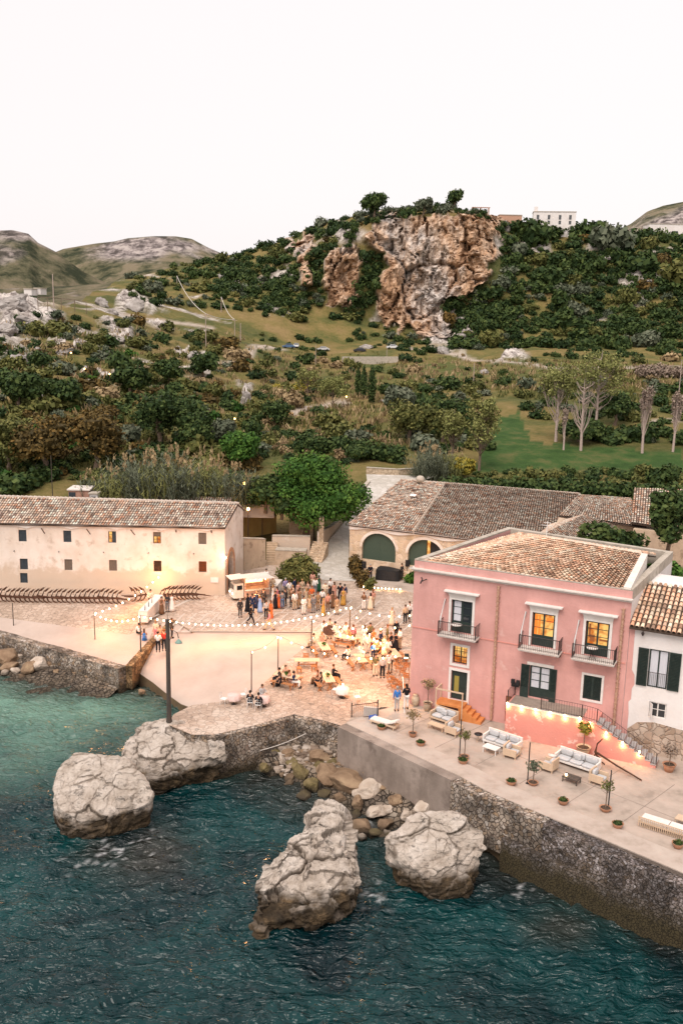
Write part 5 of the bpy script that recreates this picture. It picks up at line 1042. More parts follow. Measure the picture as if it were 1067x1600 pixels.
facade(tmp, 0, gl, -.3, 6.75, [(dx0,dx1,-.3,dzt)], 0, .5); arch_fill(tmp, dx0, dx1, dzs, dzt, .0, .5)
tmp.add([(0,0,6.75),(gl,0,6.75),(gl,0,6.98),(gl*.776,0,8.0)], [(0,1,2,3)])
def gmap(v): # x along gable, y inward (towards -facade x)
 return (L_+gd[0]*v[0]-gd[1]*v[1], gd[1]*v[0]+gd[0]*v[1], v[2])
mb.add([gmap(v) for v in tmp.v], tmp.f, 0)
mb.add([(-14,6.2,-.3),(GD[0],GD[1],-.3),(GD[0],GD[1],6.75),(-14,6.2,6.75)], [(0,1,2,3)])
mb.build('wall', M['cream'], ww)
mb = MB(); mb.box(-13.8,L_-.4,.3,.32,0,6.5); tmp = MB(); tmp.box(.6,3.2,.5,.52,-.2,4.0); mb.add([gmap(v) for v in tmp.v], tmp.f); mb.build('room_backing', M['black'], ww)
tmp = MB(); arch_ring(tmp, dx0, dx1, dzs, dzt, .34, 0, .05); tmp.box(dx0-.3,dx0,-.04,.0,0,dzs); tmp.box(dx1,dx1+.3,-.04,0,0,dzs)
mb = MB(); mb.add([gmap(v) for v in tmp.v], tmp.f); mb.build('arch_ring', mat('orange_brick_arch', (.44,.20,.10), (.54,.30,.18), 4, .85), ww)
YR = 4.15; ZR = 8.55
e0,e1 = (-14,-.25,6.72),(L_+.05,-.25,6.62)
tile_roof('roof', [e0, e1, (L_+gd[0]*4.3+.08,YR,8.05), (-14,YR,8.5)], M['tiles'], ww, .25, .40, seed=11)
tile_roof('roof', [(GD[0]+.12,GD[1]+.5,6.98),(-14,6.5,7.3),(-14,YR,8.5),(L_+gd[0]*4.3+.08,YR,8.05)], M['tiles'], ww, .25, .40, seed=12)
mb = MB(); ridge_tiles((-14,YR,8.55),(L_+gd[0]*4.3+.08,YR,8.1), mb, .14); mb.build('ridge_tiles', mat('grey_mortar_ridge', (.40,.33,.28), (.52,.44,.38), 3, .9), ww)
mb = MB(); 
for i in range(9):
 x0 = -13.9+i*4.18; seg = 10
 for k in range(seg):
  ta,tb_ = k/seg,(k+1)/seg; za = 6.62-.30*(2*ta-1)**2; zb_ = 6.62-.30*(2*tb_-1)**2; xa = x0+4.18*ta; xb = x0+4.18*tb_
  if xb > L_: continue
  mb.add([(xa,-.10,za-.08),(xb,-.10,zb_-.08),(xb,-.10,zb_+.0),(xa,-.10,za+.0),(xa,-.003,za-.08),(xb,-.003,zb_-.08)], [(0,1,2,3),(0,4,5,1)]); mb.add([(xa,-.10,za),(xb,-.10,zb_),(xb,-.2,6.66),(xa,-.2,6.66)], [(0,1,2,3)])
mb.build('eaves_band', M['trim_white'], ww)
wk = [('dark','dark'),('dark','boards'),('lit','boards'),('lit2','grille'),('boards','litgrille')]
M['grey_boards'] = mat('grey_shutter_boards', (.11,.085,.07), (.17,.13,.10), 5, .85, stretch=(8,1,1)); M['dark_blue'] = mat('dark_blue_shutter', (.025,.035,.045), (.04,.05,.06), 4, .6)
M['dim_room'] = emat('dim_orange_room', (1,.20,.05), .22)
for i,x in enumerate(cols_x):
 for j,(z0,z1) in enumerate(((4.96,6.08),(2.24,3.30))):
  k = wk[i][j]; a,b = x+.004,x+.736
  if k in ('dark',): w = MB(); w.box(a,b,.1,.14,z0,z1); w.box(a+.34,a+.39,.085,.1,z0,z1); w.build('shutter', M['dark_blue'], ww)
  elif k == 'boards': w = MB(); w.box(a,b,.08,.12,z0,z1); w.box(a+.35,a+.38,.07,.08,z0,z1); w.build('shutter', M['grey_boards'], ww)
  elif k == 'lit': d = grid_window(ww, a,b,z0,z1,.12, M['dark_wood'], M['glow'], 2,3,.06,'small upper window glowing amber'); w = MB(); w.box(a+.38,b,.1,.118,z0,z1); w.build('shutter', M['dark_blue'], d)
  elif k == 'lit2': grid_window(ww, a,b,z0,z1-.4,.12, M['dark_wood'], M['glow'], 2,2,.06,'small upper window glowing amber under a dark panel'); w = MB(); w.box(a,b,.1,.14,z1-.4+.003,z1); w.build('panel', M['grey_boards'], ww)
  else:
   w = MB()
   for q in range(6): w.tube([(a+.06+q*.12,.03,z0),(a+.06+q*.12,.03,z1)], .018, 4)
   for q in range(7): w.tube([(a,.03,z0+.08+q*.15),(b,.03,z0+.08+q*.15)], .018, 4)
   w = w.build('grille', M['rust'], ww); g = MB(); g.box(a,b,.22,.24,z0,z1); g.build('pane', M['dim_room'] if k == 'litgrille' else M['black'], w)
w = MB(); w.box(2.0,2.7,.1,.14,.92,1.9); w.build('shutter', M['dark_blue'], ww)
for x in (.0,4.2,8.4,12.5): w = MB(); w.tube([(x,-.02,6.25),(x+.5,-.75,5.95)], .05, 5); w.build('spout', M['rust'], ww)
for x in (16.7,20.0): w = MB(); w.tube([(x,-.02,6.3),(x+.06,-.2,6.15)], .06, 5); w.build('spout', M['rust'], ww)
for i in range(5): w = MB(); w.tube([(cols_x[i]-.5,-.01,4.0),(cols_x[i]-.42,-.12,4.1)], .04, 4); w.build('wall_hook', M['iron'], ww)
w = MB(); w.cbox((20.3,-.04,1.5),.75,.05,.5); w.build('notice_panel', M['trim_white'], ww)
wl = thing('wall_lamp', 'bright lamp on the corner of the cream warehouse above the food truck', 'lamp', W0+np.array([math.cos(wrz)*(L_+.05), math.sin(wrz)*(L_+.05)-.12, 3.75])); 
w = MB(); w.tube([(-.05,.1,0),(-.02,-.08,.05)], .03, 5); w.build('bracket', M['iron'], wl); w = MB(); w.ell((0,-.16,.02),.13,.13,.13); w.build('bulb', M['bulb'], wl)
def hut(px0, px1, pyt, pyb, Y, dep, mt, name, label, cat='shed', roof=None, par=None, rs_=0):
 a = atY(px0, pyb, Y); b = atY(px1, pyb, Y); t_ = atY(px0, pyt, Y); o = thing(name, label, cat, (a[0],Y,a[2]), 0); w_ = b[0]-a[0]; h = t_[2]-a[2]
 s = MB(); s.box(0,w_,0,dep,-1,h); s.build('wall', mt, o); s = MB(); s.add([(-.12,-.12,h+.002),(w_+.12,-.12,h+.002),(w_+.12,dep+.12,h+.002+rs_),(-.12,dep+.12,h+.002+rs_),(-.12,-.12,h+.12),(w_+.12,-.12,h+.12),(w_+.12,dep+.12,h+.12+rs_),(-.12,dep+.12,h+.12+rs_)], [(0,3,2,1),(4,5,6,7),(0,1,5,4),(1,2,6,5),(2,3,7,6),(3,0,4,7)]); s.build('roof', roof or M['parapet'], o); return o, w_, h
o, w_, h = hut(108,140,766,790,98,2.2, mat('reddish_block', (.34,.18,.13), (.42,.25,.19), 2, .9), 'roof_hut', 'small reddish block hut with pale flat roof behind the warehouse ridge', roof=M['trim']); s = MB(); s.box(.05,.75,-.03,-.003,.1,h-.2); s.build('door', M['dark_blue'], o)
o, w_, h = hut(141,153,772,790,97.5,1.0, M['white_metal'], 'cooling_unit', 'small white cooling unit with dark vent behind the warehouse ridge', 'machine'); s = MB(); s.box(.1,w_-.15,-.03,-.003,.35,h-.25); s.build('vent', M['dark_blue'], o)
hut(150,190,785,795,98,2.6, M['parapet'], 'lean_to', 'low lean-to with yellowish sheet roof behind the warehouse ridge', roof=mat('yellowed_sheet', (.48,.38,.22), (.38,.29,.17), 2, .8), rs_=.25)
hut(190,230,785,795,98,3, M['parapet'], 'low_block', 'low grey concrete block behind the warehouse ridge', 'shed')
o_ = thing('rear_shed', 'long low tiled shed half hidden by plants behind the warehouse', 'shed', atY(235,800,97))
s = MB(); s.box(0,8.0,0,3.0,-2,.4); s.build('wall', M['yard_wall'], o_); tile_roof('roof', [(-.1,-.2,.35),(8.1,-.2,.3),(8.1,3.1,1.0),(-.1,3.1,1.05)], M['tiles'], o_, .25, .4, seed=19)
# ================================================================== BARN with arches
B0 = at(545,885,3.4); B1 = at(686,905,3.4); brz = math.atan2(B1[1]-B0[1], B1[0]-B0[0]); binv = inv_frame(B0, brz)
bn = thing('arched_barn', 'large stone barn with broad tiled roof and arched green doors', 'building', B0, brz)
mb = MB(); hol = [(1.44,5.2,1.0,3.95),(6.55,10.3,1.0,3.9)]; facade(mb, 0, 24, -.6, 4.5, hol, 0, .6); arch_fill(mb, 1.44,5.2,2.3,3.95,0,.6); arch_fill(mb, 6.55,10.3,2.25,3.9,0,.6)
eave_l = (-.12,-.3,4.55); RL = binv(atY(626,750,107.5)); RM_ = binv(atY(905,772,112)); RR = binv(atY(980,778.5,113.5))
mb.add([(0,0,-.6),(0,0,4.5),(RL[0]*.4,RL[1]*.5,(4.5+RL[2])/2),(RL[0],RL[1],RL[2]-.1),(RL[0]+.5,RL[1]+3,4),(0,6,-.6)], [(0,5,4,3,2,1)])
M['barn_wall'] = rubble_mat('pale_rubble_wall', [(.52,.38,.25),(.60,.46,.33),(.66,.53,.41),(.56,.40,.27)], 2.2, (.60,.47,.35), .35, False)
mb.build('wall', M['barn_wall'], bn)
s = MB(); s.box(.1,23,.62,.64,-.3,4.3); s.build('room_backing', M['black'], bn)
for i,(a,b,t_,cl_) in enumerate(((1.44,5.2,3.95,1),(6.55,8.4,3.9,0))):
 s = MB(); s.box(a,b,.3,.36,1.0,t_+.02); 
 if cl_: s.box((a+b)/2-.02,(a+b)/2+.02,.285,.3,1.0,t_)
 s.build('door', M['door_green'], bn)['label'] = ('pair of closed dark green arched doors' if cl_ else 'half-open green arched door')
for q_ in ((8.45,8.75,1.8,3.9),(10.0,10.25,1.6,3.2)): s = MB(); s.box(q_[0],q_[1],.45,.5,q_[2],q_[3]); s.build('lit_strip', M['glow'], bn)
for q_ in ((1.44,5.2,2.3,3.95),(6.55,10.3,2.25,3.9)): s = MB(); arch_ring(s, *q_, .3,0,.03); s.build('arch_ring', M['cream'], bn)
s = MB()
n_ = 30
for i in range(n_):
 xa = i*24/n_; xb = (i+1)*24/n_; za = 4.5-.22*abs(math.sin(math.pi*(xa-.3)/5.2))**.7*0-.15*math.cos(math.pi*xa/2.6); zb_ = 4.5-.15*math.cos(math.pi*xb/2.6)
 s.add([(xa,-.12,za-.32),(xb,-.12,zb_-.32),(xb,-.2,4.6),(xa,-.2,4.6),(xa,0,za-.32),(xb,0,zb_-.32)], [(0,1,2,3),(0,4,5,1)])
s.build('eaves_band', M['trim_white'], bn)
e2 = (24,-.3,4.6); 
RMb = RL+(RM_-RL)*1.0
split = .22; epl = np.array(eave_l)+(np.array(e2)-np.array(eave_l))*.30; rpl = RL+(RM_-RL)*.24
tile_roof('roof', [eave_l, epl, rpl, RL], M['tiles'], bn, .26, .42, seed=21, sag=.10)
tile_roof('roof', [epl+[.1,0,.0], e2, RM_, rpl+[.1,0,.08]], M['tiles'], bn, .26, .42, seed=22, sag=.10)
tile_roof('roof', [(RM_[0],RM_[1]+7,RM_[2]-2.2),(RL[0],RL[1]+7,RL[2]-2.2), RL, RM_], M['tiles'], bn, .3, .5, seed=23)
s = MB(); ridge_tiles(RL, RM_, s, .16); ridge_tiles(epl+[.05,0,.1], rpl+[.05,0,.1], s, .12); s.build('ridge_tiles', mat('dark_mortar_ridge', (.34,.27,.22), (.46,.38,.31), 3, .9), bn)
s = MB(); s.ell((RL[0]+2.2,RL[1]+.4,RL[2]+.25),.55,.4,.42); s.build('chimney_stub', M['parapet'], bn)
s = MB(); 
for (x,y) in ((650,767),(755,772),(775,775)):
 q = binv(at(x,y,9.6)); 
s.cbox((RL[0]*.75+3.0,RL[1]*.72,RL[2]*.83+.35),.7,.5,.05,rx=.25); s.build('skylight', M['white_metal'], bn)
st_ = [at(x,y,3.5) for x,y in ((548,882),(640,904),(700,912),(700,925),(642,922),(585,917),(560,912),(548,905))]
def wing(name, label, pts, h, mt, roofq, seed, cat='building', tilem=None):
 h = min(r_[2] for r_ in roofq)-pts[0][2]-.12; o = thing(name, label, cat, pts[0]); s = MB(); P = [(p[0]-pts[0][0], p[1]-pts[0][1]) for p in pts]; s.prism(P, -1.5, h); s.build('wall', mt, o)
 q = [np.array(r_)-np.array(pts[0]) for r_ in roofq]; tile_roof('roof', q, tilem or M['tiles'], o, .26, .42, seed=seed); return o
a0 = atY(868,800,100); 
zr = atY(985,778,108)[2]
wing('rear_wing', 'rear tiled wing continuing right of the barn ridge', [atY(870,860,100), atY(1110,860,97), atY(1130,800,104), atY(890,800,108)], 5.2, M['yard_wall'], [atY(872,806,100), atY(1010,824,97.5), atY(985,779,105), atY(903,773,108)], 31)
wing('rear_house', 'taller tiled house with finial at the right behind the dark tree', [atY(985,870,97), atY(1120,880,94), atY(1130,830,101), atY(1000,830,104)], 6.2, M['yard_wall'], [atY(985,817,97.5), atY(1130,838,94), atY(1130,768,101), atY(990,763,104)], 33)
o = wing('hipped_annex', 'small hipped tiled roof between barn and pink house', [atY(853,880,82), atY(935,880,79), atY(956,850,88), atY(870,850,92)], 4.6, M['yard_wall'], [atY(845,838,80), atY(932,850,78), atY(960,822,88), atY(912,806,90)], 35)
tile_roof('roof', [np.array(q)-np.array(atY(853,880,82)) for q in (atY(858,822,91), atY(842,838,80), atY(912,806,90), atY(911,805.8,90.2))], M['tiles'], o, .26, .42, seed=36)
# ================================================================== YARD WALLS, STAIRS AND RAMP ROAD
def yard_wall(name, pts, tops, thick, mt, label, zb=1.5, cap=True):
 """pts: (px,py,z) foot; tops: picture rows of the top edge"""
 P = [at(*p) for p in pts]; Zt = [ztop(p, proj((p[0],p[1],p[2]+2))[0], t) for p,t in zip(P, tops)]
 o = thing(name, label, 'wall', P[0]); s = MB(); c = MB()
 for (p,q,za,zb_) in zip(P[:-1],P[1:],Zt[:-1],Zt[1:]):
  d = dirv(p,q); n_ = np.array([-d[1], d[0], 0])*thick; n_ = n_ if n_[1] > 0 else -n_; A = [p,q,q+n_,p+n_]; z = [za,zb_,zb_,za]
  s.add([(a[0]-P[0][0],a[1]-P[0][1],zb-P[0][2]) for a in A]+[(a[0]-P[0][0],a[1]-P[0][1],zz-P[0][2]) for a,zz in zip(A,z)], [(4,5,6,7),(0,1,5,4),(1,2,6,5),(2,3,7,6),(3,0,4,7)])
  n2 = n_/thick*.04; A = [p-n2,q-n2,q+n_+n2,p+n_+n2]; c.add([(a[0]-P[0][0],a[1]-P[0][1],zz-P[0][2]+.003) for a,zz in zip(A,z)]+[(a[0]-P[0][0],a[1]-P[0][1],zz-P[0][2]+.09) for a,zz in zip(A,z)], [(0,3,2,1),(4,5,6,7),(0,1,5,4),(1,2,6,5),(2,3,7,6),(3,0,4,7)])
 s.build('masonry', mt, o); 
 if cap: c.build('coping', M['parapet'], o)
 return o
M['tuff'] = rubble_mat('tuff_blocks', [(.58,.44,.31),(.66,.52,.38),(.50,.37,.25)], 3, (.40,.29,.20), .4, False)
yard_wall('yard_wall', [(382,890,3.1),(415,882,3.2)], [842,843], .5, M['yard_wall'], 'crumbling stained wall between warehouse gable and the left steps')
yard_wall('yard_wall', [(425,868,3.4),(484,870,3.4)], [838,839], .5, M['cream'], 'pale garden wall with patchy render behind the plaza bush')
yard_wall('yard_wall', [(430,880,3.2),(478,882,3.2)], [860,862], 1.2, M['yard_wall'], 'low brown retaining step below the garden wall')
yard_wall('ramp_wall', [(500,868,3.5),(520,840,4.3),(538,820,4.9)], [832,822,807], .35, M['cream'], 'pale wall climbing beside the ramp road')
yard_wall('gate_pier', [(498,868,3.5),(505,868,3.5)], [809,809], .55, M['tuff'], 'tall square block-built pier at the head of the right steps')
yard_wall('gate_pier', [(484,842,4.4),(489,842,4.4)], [812,812], .5, M['tuff'], 'dim orange-lit pier beneath the big tree')
yard_wall('garden_wall', [(380,825,5.2),(432,820,5.2)], [800,800], .4, mat('lamp_tinted_garden_wall', (.56,.38,.14), (.48,.30,.10), 1.5, .85), 'wall with yellow lamplight in its colour behind the warehouse gable')  # the lamp's yellow is painted into this wall's base colour
yard_wall('garden_wall', [(452,832,5.0),(486,832,5.0)], [800,798], .4, M['yard_wall'], 'brownish wall seen in shade under the big tree')
yard_wall('road_wall', [(536,815,4.9),(560,790,5.8),(578,765,6.8)], [786,772,752], .4, M['yard_wall'], 'lamp-lit stone wall along the road above the barn corner')
yard_wall('road_wall', [(572,741,7.6),(622,743,7.6),(660,740,7.6)], [731,734,732], .4, M['tuff'], 'low stone wall at the back of the pale parking yard')
def stairs(name, label, p0, p1, w, n, mt, z0, z1, right=True):
 o = thing(name, label, 'steps', p0); d = dirv(p0,p1); L = np.linalg.norm((p1-p0)[:2]); s = MB(); side = np.array([-d[1], d[0], 0])*(-1 if right else 1)
 for i in range(n):
  a = d*L*i/n; b = d*L*(i+1)/n; z = (z1-z0)*(i+1)/n; A = [a,b,b+side*w,a+side*w]; s.add([(q[0],q[1],-1) for q in A]+[(q[0],q[1],z) for q in A], [(4,5,6,7),(0,1,5,4),(1,2,6,5),(2,3,7,6),(3,0,4,7)])
 s.build('treads', mt, o); return o
M['step_stone'] = mat('step_stone', (.50,.38,.27), (.40,.30,.21), 3, .9)
stairs('stone_steps', 'broad block-built steps climbing to the tall gate pier', at(479,878,3.2), at(490,848,4.8), 1.7, 9, M['tuff'], 3.1, 4.9)
stairs('stone_steps', 'narrow lamp-lit steps between the two left yard walls', at(416,880,3.2), at(417,852,4.6), 1.2, 9, M['step_stone'], 3.1, 4.9)
rr_ = [((470,905,3.02),(556,908,3.02)),((478,892,3.06),(546,884,3.10)),((488,876,3.35),(545,866,3.5)),((503,858,3.95),(545,848,4.1)),((521,836,4.75),(546,832,4.8)),((538,816,5.5),(560,812,5.4)),((556,795,6.2),(576,793,6.1)),((572,770,7.2),(600,772,7.0)),((574,756,7.7),(640,758,7.5)),((572,741,8.2),(680,744,8.1))]
ribbon('ramp_road', [(at(*a), at(*b)) for a,b in rr_], M['roadstone'])
# ================================================================== FOLIAGE
def leaves(blobs, n, size, seed, squash=.5, up=.25, shell=.55, long=1.5):
 """n leaf quads spread through ellipsoid blobs (cx,cy,cz,rx,ry,rz), ragged at the edge"""
 rs = np.random.RandomState(seed); B = np.array(blobs, float); w = B[:,3]*B[:,4]*B[:,5]; w = w**.7; k = rs.choice(len(B), n, p=w/w.sum())
 d = rs.normal(size=(n,3)); d /= np.linalg.norm(d, axis=1)[:,None]; r = shell+(1.06-shell)*rs.uniform(0,1,n)**.6
 P = d*r[:,None]; nz = fbm(P*2.3+seed*1.7+k[:,None]*3.1, 3, seed); P = P*(1+(nz-.5)*.75)[:,None]
 C = B[k,:3]+P*B[k,3:]
 nrm_ = d+rs.normal(size=(n,3))*.7+np.array([0,0,up]); nrm_ /= np.linalg.norm(nrm_, axis=1)[:,None]
 t = rs.normal(size=(n,3)); t -= nrm_*(t*nrm_).sum(1)[:,None]; t /= np.linalg.norm(t, axis=1)[:,None]; b = np.cross(nrm_, t); s_ = size*rs.uniform(.6,1.35,n)
 a = t*(s_*long/2)[:,None]; c = b*(s_/2)[:,None]; V = np.stack([C-a, C-c*1.0, C+a, C+c*1.0], 1).reshape(-1,3)
 F_ = np.arange(n*4).reshape(n,4); rn = np.clip(.45+(nz-.5)*1.7+rs.normal(size=n)*.09, 0, 1)
 return V, F_, rn
def core(blobs, seed, k=.70):
 me = small_low; base = np.array([v.co[:] for v in me.vertices]); bf = np.array([list(p.vertices)+[p.vertices[2]] for p in me.polygons]); V = []; F_ = []
 for i,b in enumerate(blobs): F_.append(bf+len(base)*i); V.append(base*np.array(b[3:])*k+np.array(b[:3]))
 return np.concatenate(V), np.concatenate(F_)
def foliage_data(blobs, n, size, seed, with_core=True, **kw):
 V, F_, rn = leaves(blobs, n, size, seed, **kw)
 if with_core:
  V2, F2 = core(blobs, seed); F_ = np.concatenate([F_, F2+len(V)]); V = np.concatenate([V, V2]); rn = np.r_[rn, np.full(len(F2), .30)]
 return V, F_, rn
def foliage_mesh(name, blobs, n, size, seed, mt, **kw):
 V, F_, rn = foliage_data(blobs, n, size, seed, **kw); return npmesh(name, V, F_, mt, False, {'rnd':('FACE',rn)}, link=False)
def shrub_blobs(seed, k=5, h=.75):
 rs = np.random.RandomState(seed); B = [(0,0,h*.45,.62,.62,h*.55)]
 for i in range(k): a = rs.uniform(0,6.28); r = rs.uniform(.3,.55); s_ = rs.uniform(.32,.5); B.append((r*math.cos(a), r*math.sin(a), h*rs.uniform(.3,.75), s_, s_, s_*rs.uniform(.7,1)))
 return B
KINDS = ['leaf_dark','leaf_green','leaf_olive','leaf_grey','leaf_rust','leaf_yellow','leaf_dry']
SHN = {}; SHF = {}
for i,kd in enumerate(KINDS):
 SHN[kd] = [foliage_mesh('shrub', shrub_blobs(400+i*10+j, 5+j), 620, .17, 500+i*10+j, M[kd]) for j in range(3)]
 SHF[kd] = [foliage_data(shrub_blobs(400+i*10+j, 4+j), 250, .19, 700+i*10+j) for j in range(3)]
DESC = {'leaf_dark':'dark green','leaf_green':'bright green','leaf_olive':'olive green','leaf_grey':'grey-green','leaf_rust':'rust brown','leaf_yellow':'yellowing','leaf_dry':'straw coloured'}
RH = dict(leaf_dark=.80, leaf_olive=.09, leaf_grey=.09, leaf_rust=.02)
REG = [([(775,345),(900,352),(960,362),(1090,376),(1090,540),(900,540),(700,545),(716,520),(748,455),(785,420)], 330, (8,22), RH, 'on the hillside right of the cliff'),
 ([(330,408),(400,388),(450,355),(500,348),(560,336),(575,350),(545,385),(505,400),(506,480),(470,485),(400,475),(330,450)], 150, (7,15), RH, 'on the shoulder left of the cliff'),
 ([(560,335),(640,325),(700,318),(760,333),(760,342),(700,330),(640,336),(575,350)], 60, (6,10), dict(leaf_dark=.6,leaf_grey=.4), 'along the cliff top'),
 ([(572,395),(600,390),(592,440),(575,480),(560,500),(520,495),(540,480),(562,450)], 60, (7,13), dict(leaf_dark=.9,leaf_olive=.1), 'in the cleft of the cliff'),
 ([(560,500),(640,520),(690,548),(600,545),(530,530)], 30, (7,12), RH, 'at the foot of the cliff'),
 ([(690,470),(745,455),(770,470),(760,540),(716,535)], 40, (9,15), RH, 'at the foot of the cliff'),
 ([(200,430),(330,400),(470,450),(480,500),(380,490),(330,480),(200,470)], 120, (7,12), dict(leaf_dark=.7,leaf_olive=.2,leaf_grey=.1), 'on the far slope left of centre'),
 ([(-40,490),(150,490),(330,520),(400,560),(300,640),(-40,640)], 200, (7,18), dict(leaf_dark=.34,leaf_olive=.32,leaf_grey=.13,leaf_green=.03,leaf_rust=.10,leaf_dry=.06), 'on the rough left hillside'),
 ([(-40,640),(300,600),(400,620),(410,700),(390,745),(-40,760)], 165, (13,27), dict(leaf_dark=.32,leaf_olive=.30,leaf_rust=.12,leaf_green=.07,leaf_grey=.12), 'behind the cream warehouse'),
 ([(390,560),(560,560),(540,620),(440,640),(400,620)], 60, (8,15), dict(leaf_dark=.25,leaf_olive=.4,leaf_yellow=.08,leaf_dry=.2,leaf_grey=.1), 'on the meadow slope in the middle'),
 ([(400,520),(520,520),(540,560),(400,560)], 16, (7,13), dict(leaf_dark=.9,leaf_olive=.1), 'on the meadow left of the road'),
 ([(400,640),(520,640),(640,700),(520,735),(400,700)], 60, (9,17), dict(leaf_dark=.3,leaf_olive=.3,leaf_grey=.2,leaf_dry=.2), 'on the slope above the big tree'),
 ([(600,600),(760,590),(760,700),(640,700)], 60, (11,22), dict(leaf_dark=.35,leaf_olive=.35,leaf_grey=.3), 'beside the hedge below the cypresses'),
 ([(560,545),(1090,555),(1090,600),(600,600)], 34, (6,11), dict(leaf_dark=.4,leaf_olive=.3,leaf_dry=.3), 'on the meadow below the road'),
 ([(780,600),(1090,590),(1090,690),(940,690),(830,650)], 70, (9,20), dict(leaf_dark=.55,leaf_olive=.25,leaf_grey=.2), 'among the bare trees of the green field'),
 ([(700,735),(1090,735),(1090,765),(740,758)], 60, (11,17), dict(leaf_dark=.7,leaf_olive=.3), 'in the row behind the barn roof'),
 ([(850,545),(1090,545),(1090,560),(860,560)], 20, (8,13), dict(leaf_dark=1), 'along the road on the right')]
items = []
rs = np.random.RandomState(42)
for poly,n,(r0_,r1_),kw,place in REG:
 ks = list(kw); pw = np.array([kw[k] for k in ks]); pw = pw/pw.sum(); xs_ = [p[0] for p in poly]; ys_ = [p[1] for p in poly]; pts = []; tries = 0
 while len(pts) < n and tries < n*25:
  tries += 1; x = rs.uniform(min(xs_),max(xs_)); y = rs.uniform(min(ys_),max(ys_)); 
  if not inpoly(np.array([x]),np.array([y]),poly)[0]: continue
  r = rs.uniform(r0_,r1_)*rs.choice([.55,.8,1.0,1.35], p=[.25,.3,.3,.15])
  if any(inpoly(np.array([x]),np.array([y-2]),c_)[0] for c_ in CLIFFS):
   if rs.uniform() < .74: continue
   r *= .6
  if any(math.hypot((x-a)/1.0,(y-b)*1.5) < (r+c)*.52 for a,b,c in pts): continue
  if sum(1 for (a,b,aa,bb) in ROCKY if math.hypot((x-a)/aa,(y-b)/bb) < .7) and rs.uniform() < .75: continue
  if (y > 690 and 560 < x < 660): continue
  P = on_terrain(x, y+r*.35)
  if P is None: continue
  pts.append((x,y,r)); sc = np.linalg.norm(P-_C)/F_PX; items.append((r, P, r*sc*1.25, ks[rs.choice(len(ks), p=pw)], place, x, y))
items.sort(key=lambda t: -t[0])
NI = 215
for (r,P,s_,kd,place,x,y) in items[:NI]:
 o = bpy.data.objects.new('shrub', SHN[kd][rs.randint(3)]); COL.objects.link(o); o.location = (P[0],P[1],P[2]-s_*.12); a = rs.uniform(.85,1.2); o.scale = (s_*a, s_, s_*rs.uniform(.85,1.25)); o.rotation_euler.z = rs.uniform(0,6.28)
 tag(o, 'rounded %s shrub growing %s' % (DESC[kd], place), 'shrub', '%s shrubs %s' % (DESC[kd], place))
by = {}
for it in items[NI:]: by.setdefault(it[3], []).append(it)
for kd,L in by.items():
 Vs = []; Fs = []; Rn = []; b = 0
 for (r,P,s_,_,place,x,y) in L:
  V, F_, rn = SHF[kd][rs.randint(3)]; a = rs.uniform(0,6.28); c,s2 = math.cos(a),math.sin(a); q = V@np.array([[c,s2,0],[-s2,c,0],[0,0,1]])*np.array([s_,s_,s_*rs.uniform(.85,1.25)])+P-np.array([0,0,s_*.12])
  Vs.append(q); Fs.append(F_+b); Rn.append(np.clip(rn+rs.uniform(-.28,.20),0,1)); b += len(V)
 o = npmesh('hillside_scrub', np.concatenate(Vs), np.concatenate(Fs), M[kd], False, {'rnd':('FACE',np.concatenate(Rn))}); tag(o, '%s scrub covering the hillsides beyond the village' % DESC[kd], 'scrub', kind='stuff')
def tufts(name, polys, n, h0, h1, mt, label, wpx=.5):
 V = []; rn = []; c = 0; rs2 = np.random.RandomState(len(label))
 while c < n:
  poly = polys[rs2.randint(len(polys))]; x = rs2.uniform(min(p[0] for p in poly), max(p[0] for p in poly)); y = rs2.uniform(min(p[1] for p in poly), max(p[1] for p in poly))
  if not inpoly(np.array([x]),np.array([y]),poly)[0]: continue
  P = on_terrain(x,y); c += 1
  if P is None: continue
  b = rs2.uniform()
  for k in range(7):
   h = rs2.uniform(h0,h1); a = rs2.uniform(0,6.28); w = h*.16; q = P+np.array([rs2.normal()*.5*h, rs2.normal()*.5*h, 0]); l_ = np.array([rs2.normal()*.35*h, rs2.normal()*.35*h, h]); sd = np.array([math.cos(a)*w, math.sin(a)*w, 0]); V += [q-sd, q+sd, q+l_+sd*.4, q+l_-sd*.4]; rn.append(np.clip(b+rs2.normal()*.15,0,1))
 V = np.array(V); o = npmesh(name, V, np.arange(len(V)).reshape(-1,4), mt, False, {'rnd':('FACE',rn)}); tag(o, label, 'grass', kind='stuff')
tufts('dry_grass', [[(-20,500),(400,520),(400,620),(380,700),(-20,700)],[(400,540),(640,600),(640,700),(420,700)],[(600,560),(1080,570),(1080,610),(640,610)]], 1500, .4, 1.1, M['leaf_dry'], 'dry straw-coloured grass scattered over the slopes')
tufts('rough_grass', [[(-20,500),(400,520),(400,720),(-20,740)],[(400,540),(760,560),(760,700),(420,720)],[(760,560),(1080,570),(1080,640),(760,620)]], 1900, .35, .95, M['leaf_olive'], 'olive green rough grass and herbs on the slopes')
def limb(mb, p, q, r0_, r1_, seed=0, n=5, wob=.12):
 rs2 = np.random.RandomState(seed); p = np.array(p,float); q = np.array(q,float); L = np.linalg.norm(q-p); pts = [p+(q-p)*i/n+(rs2.normal(size=3)*wob*L*.25 if 0 < i < n else 0) for i in range(n+1)]
 mb.tube(pts, [r0_+(r1_-r0_)*i/n for i in range(n+1)], 6); return pts
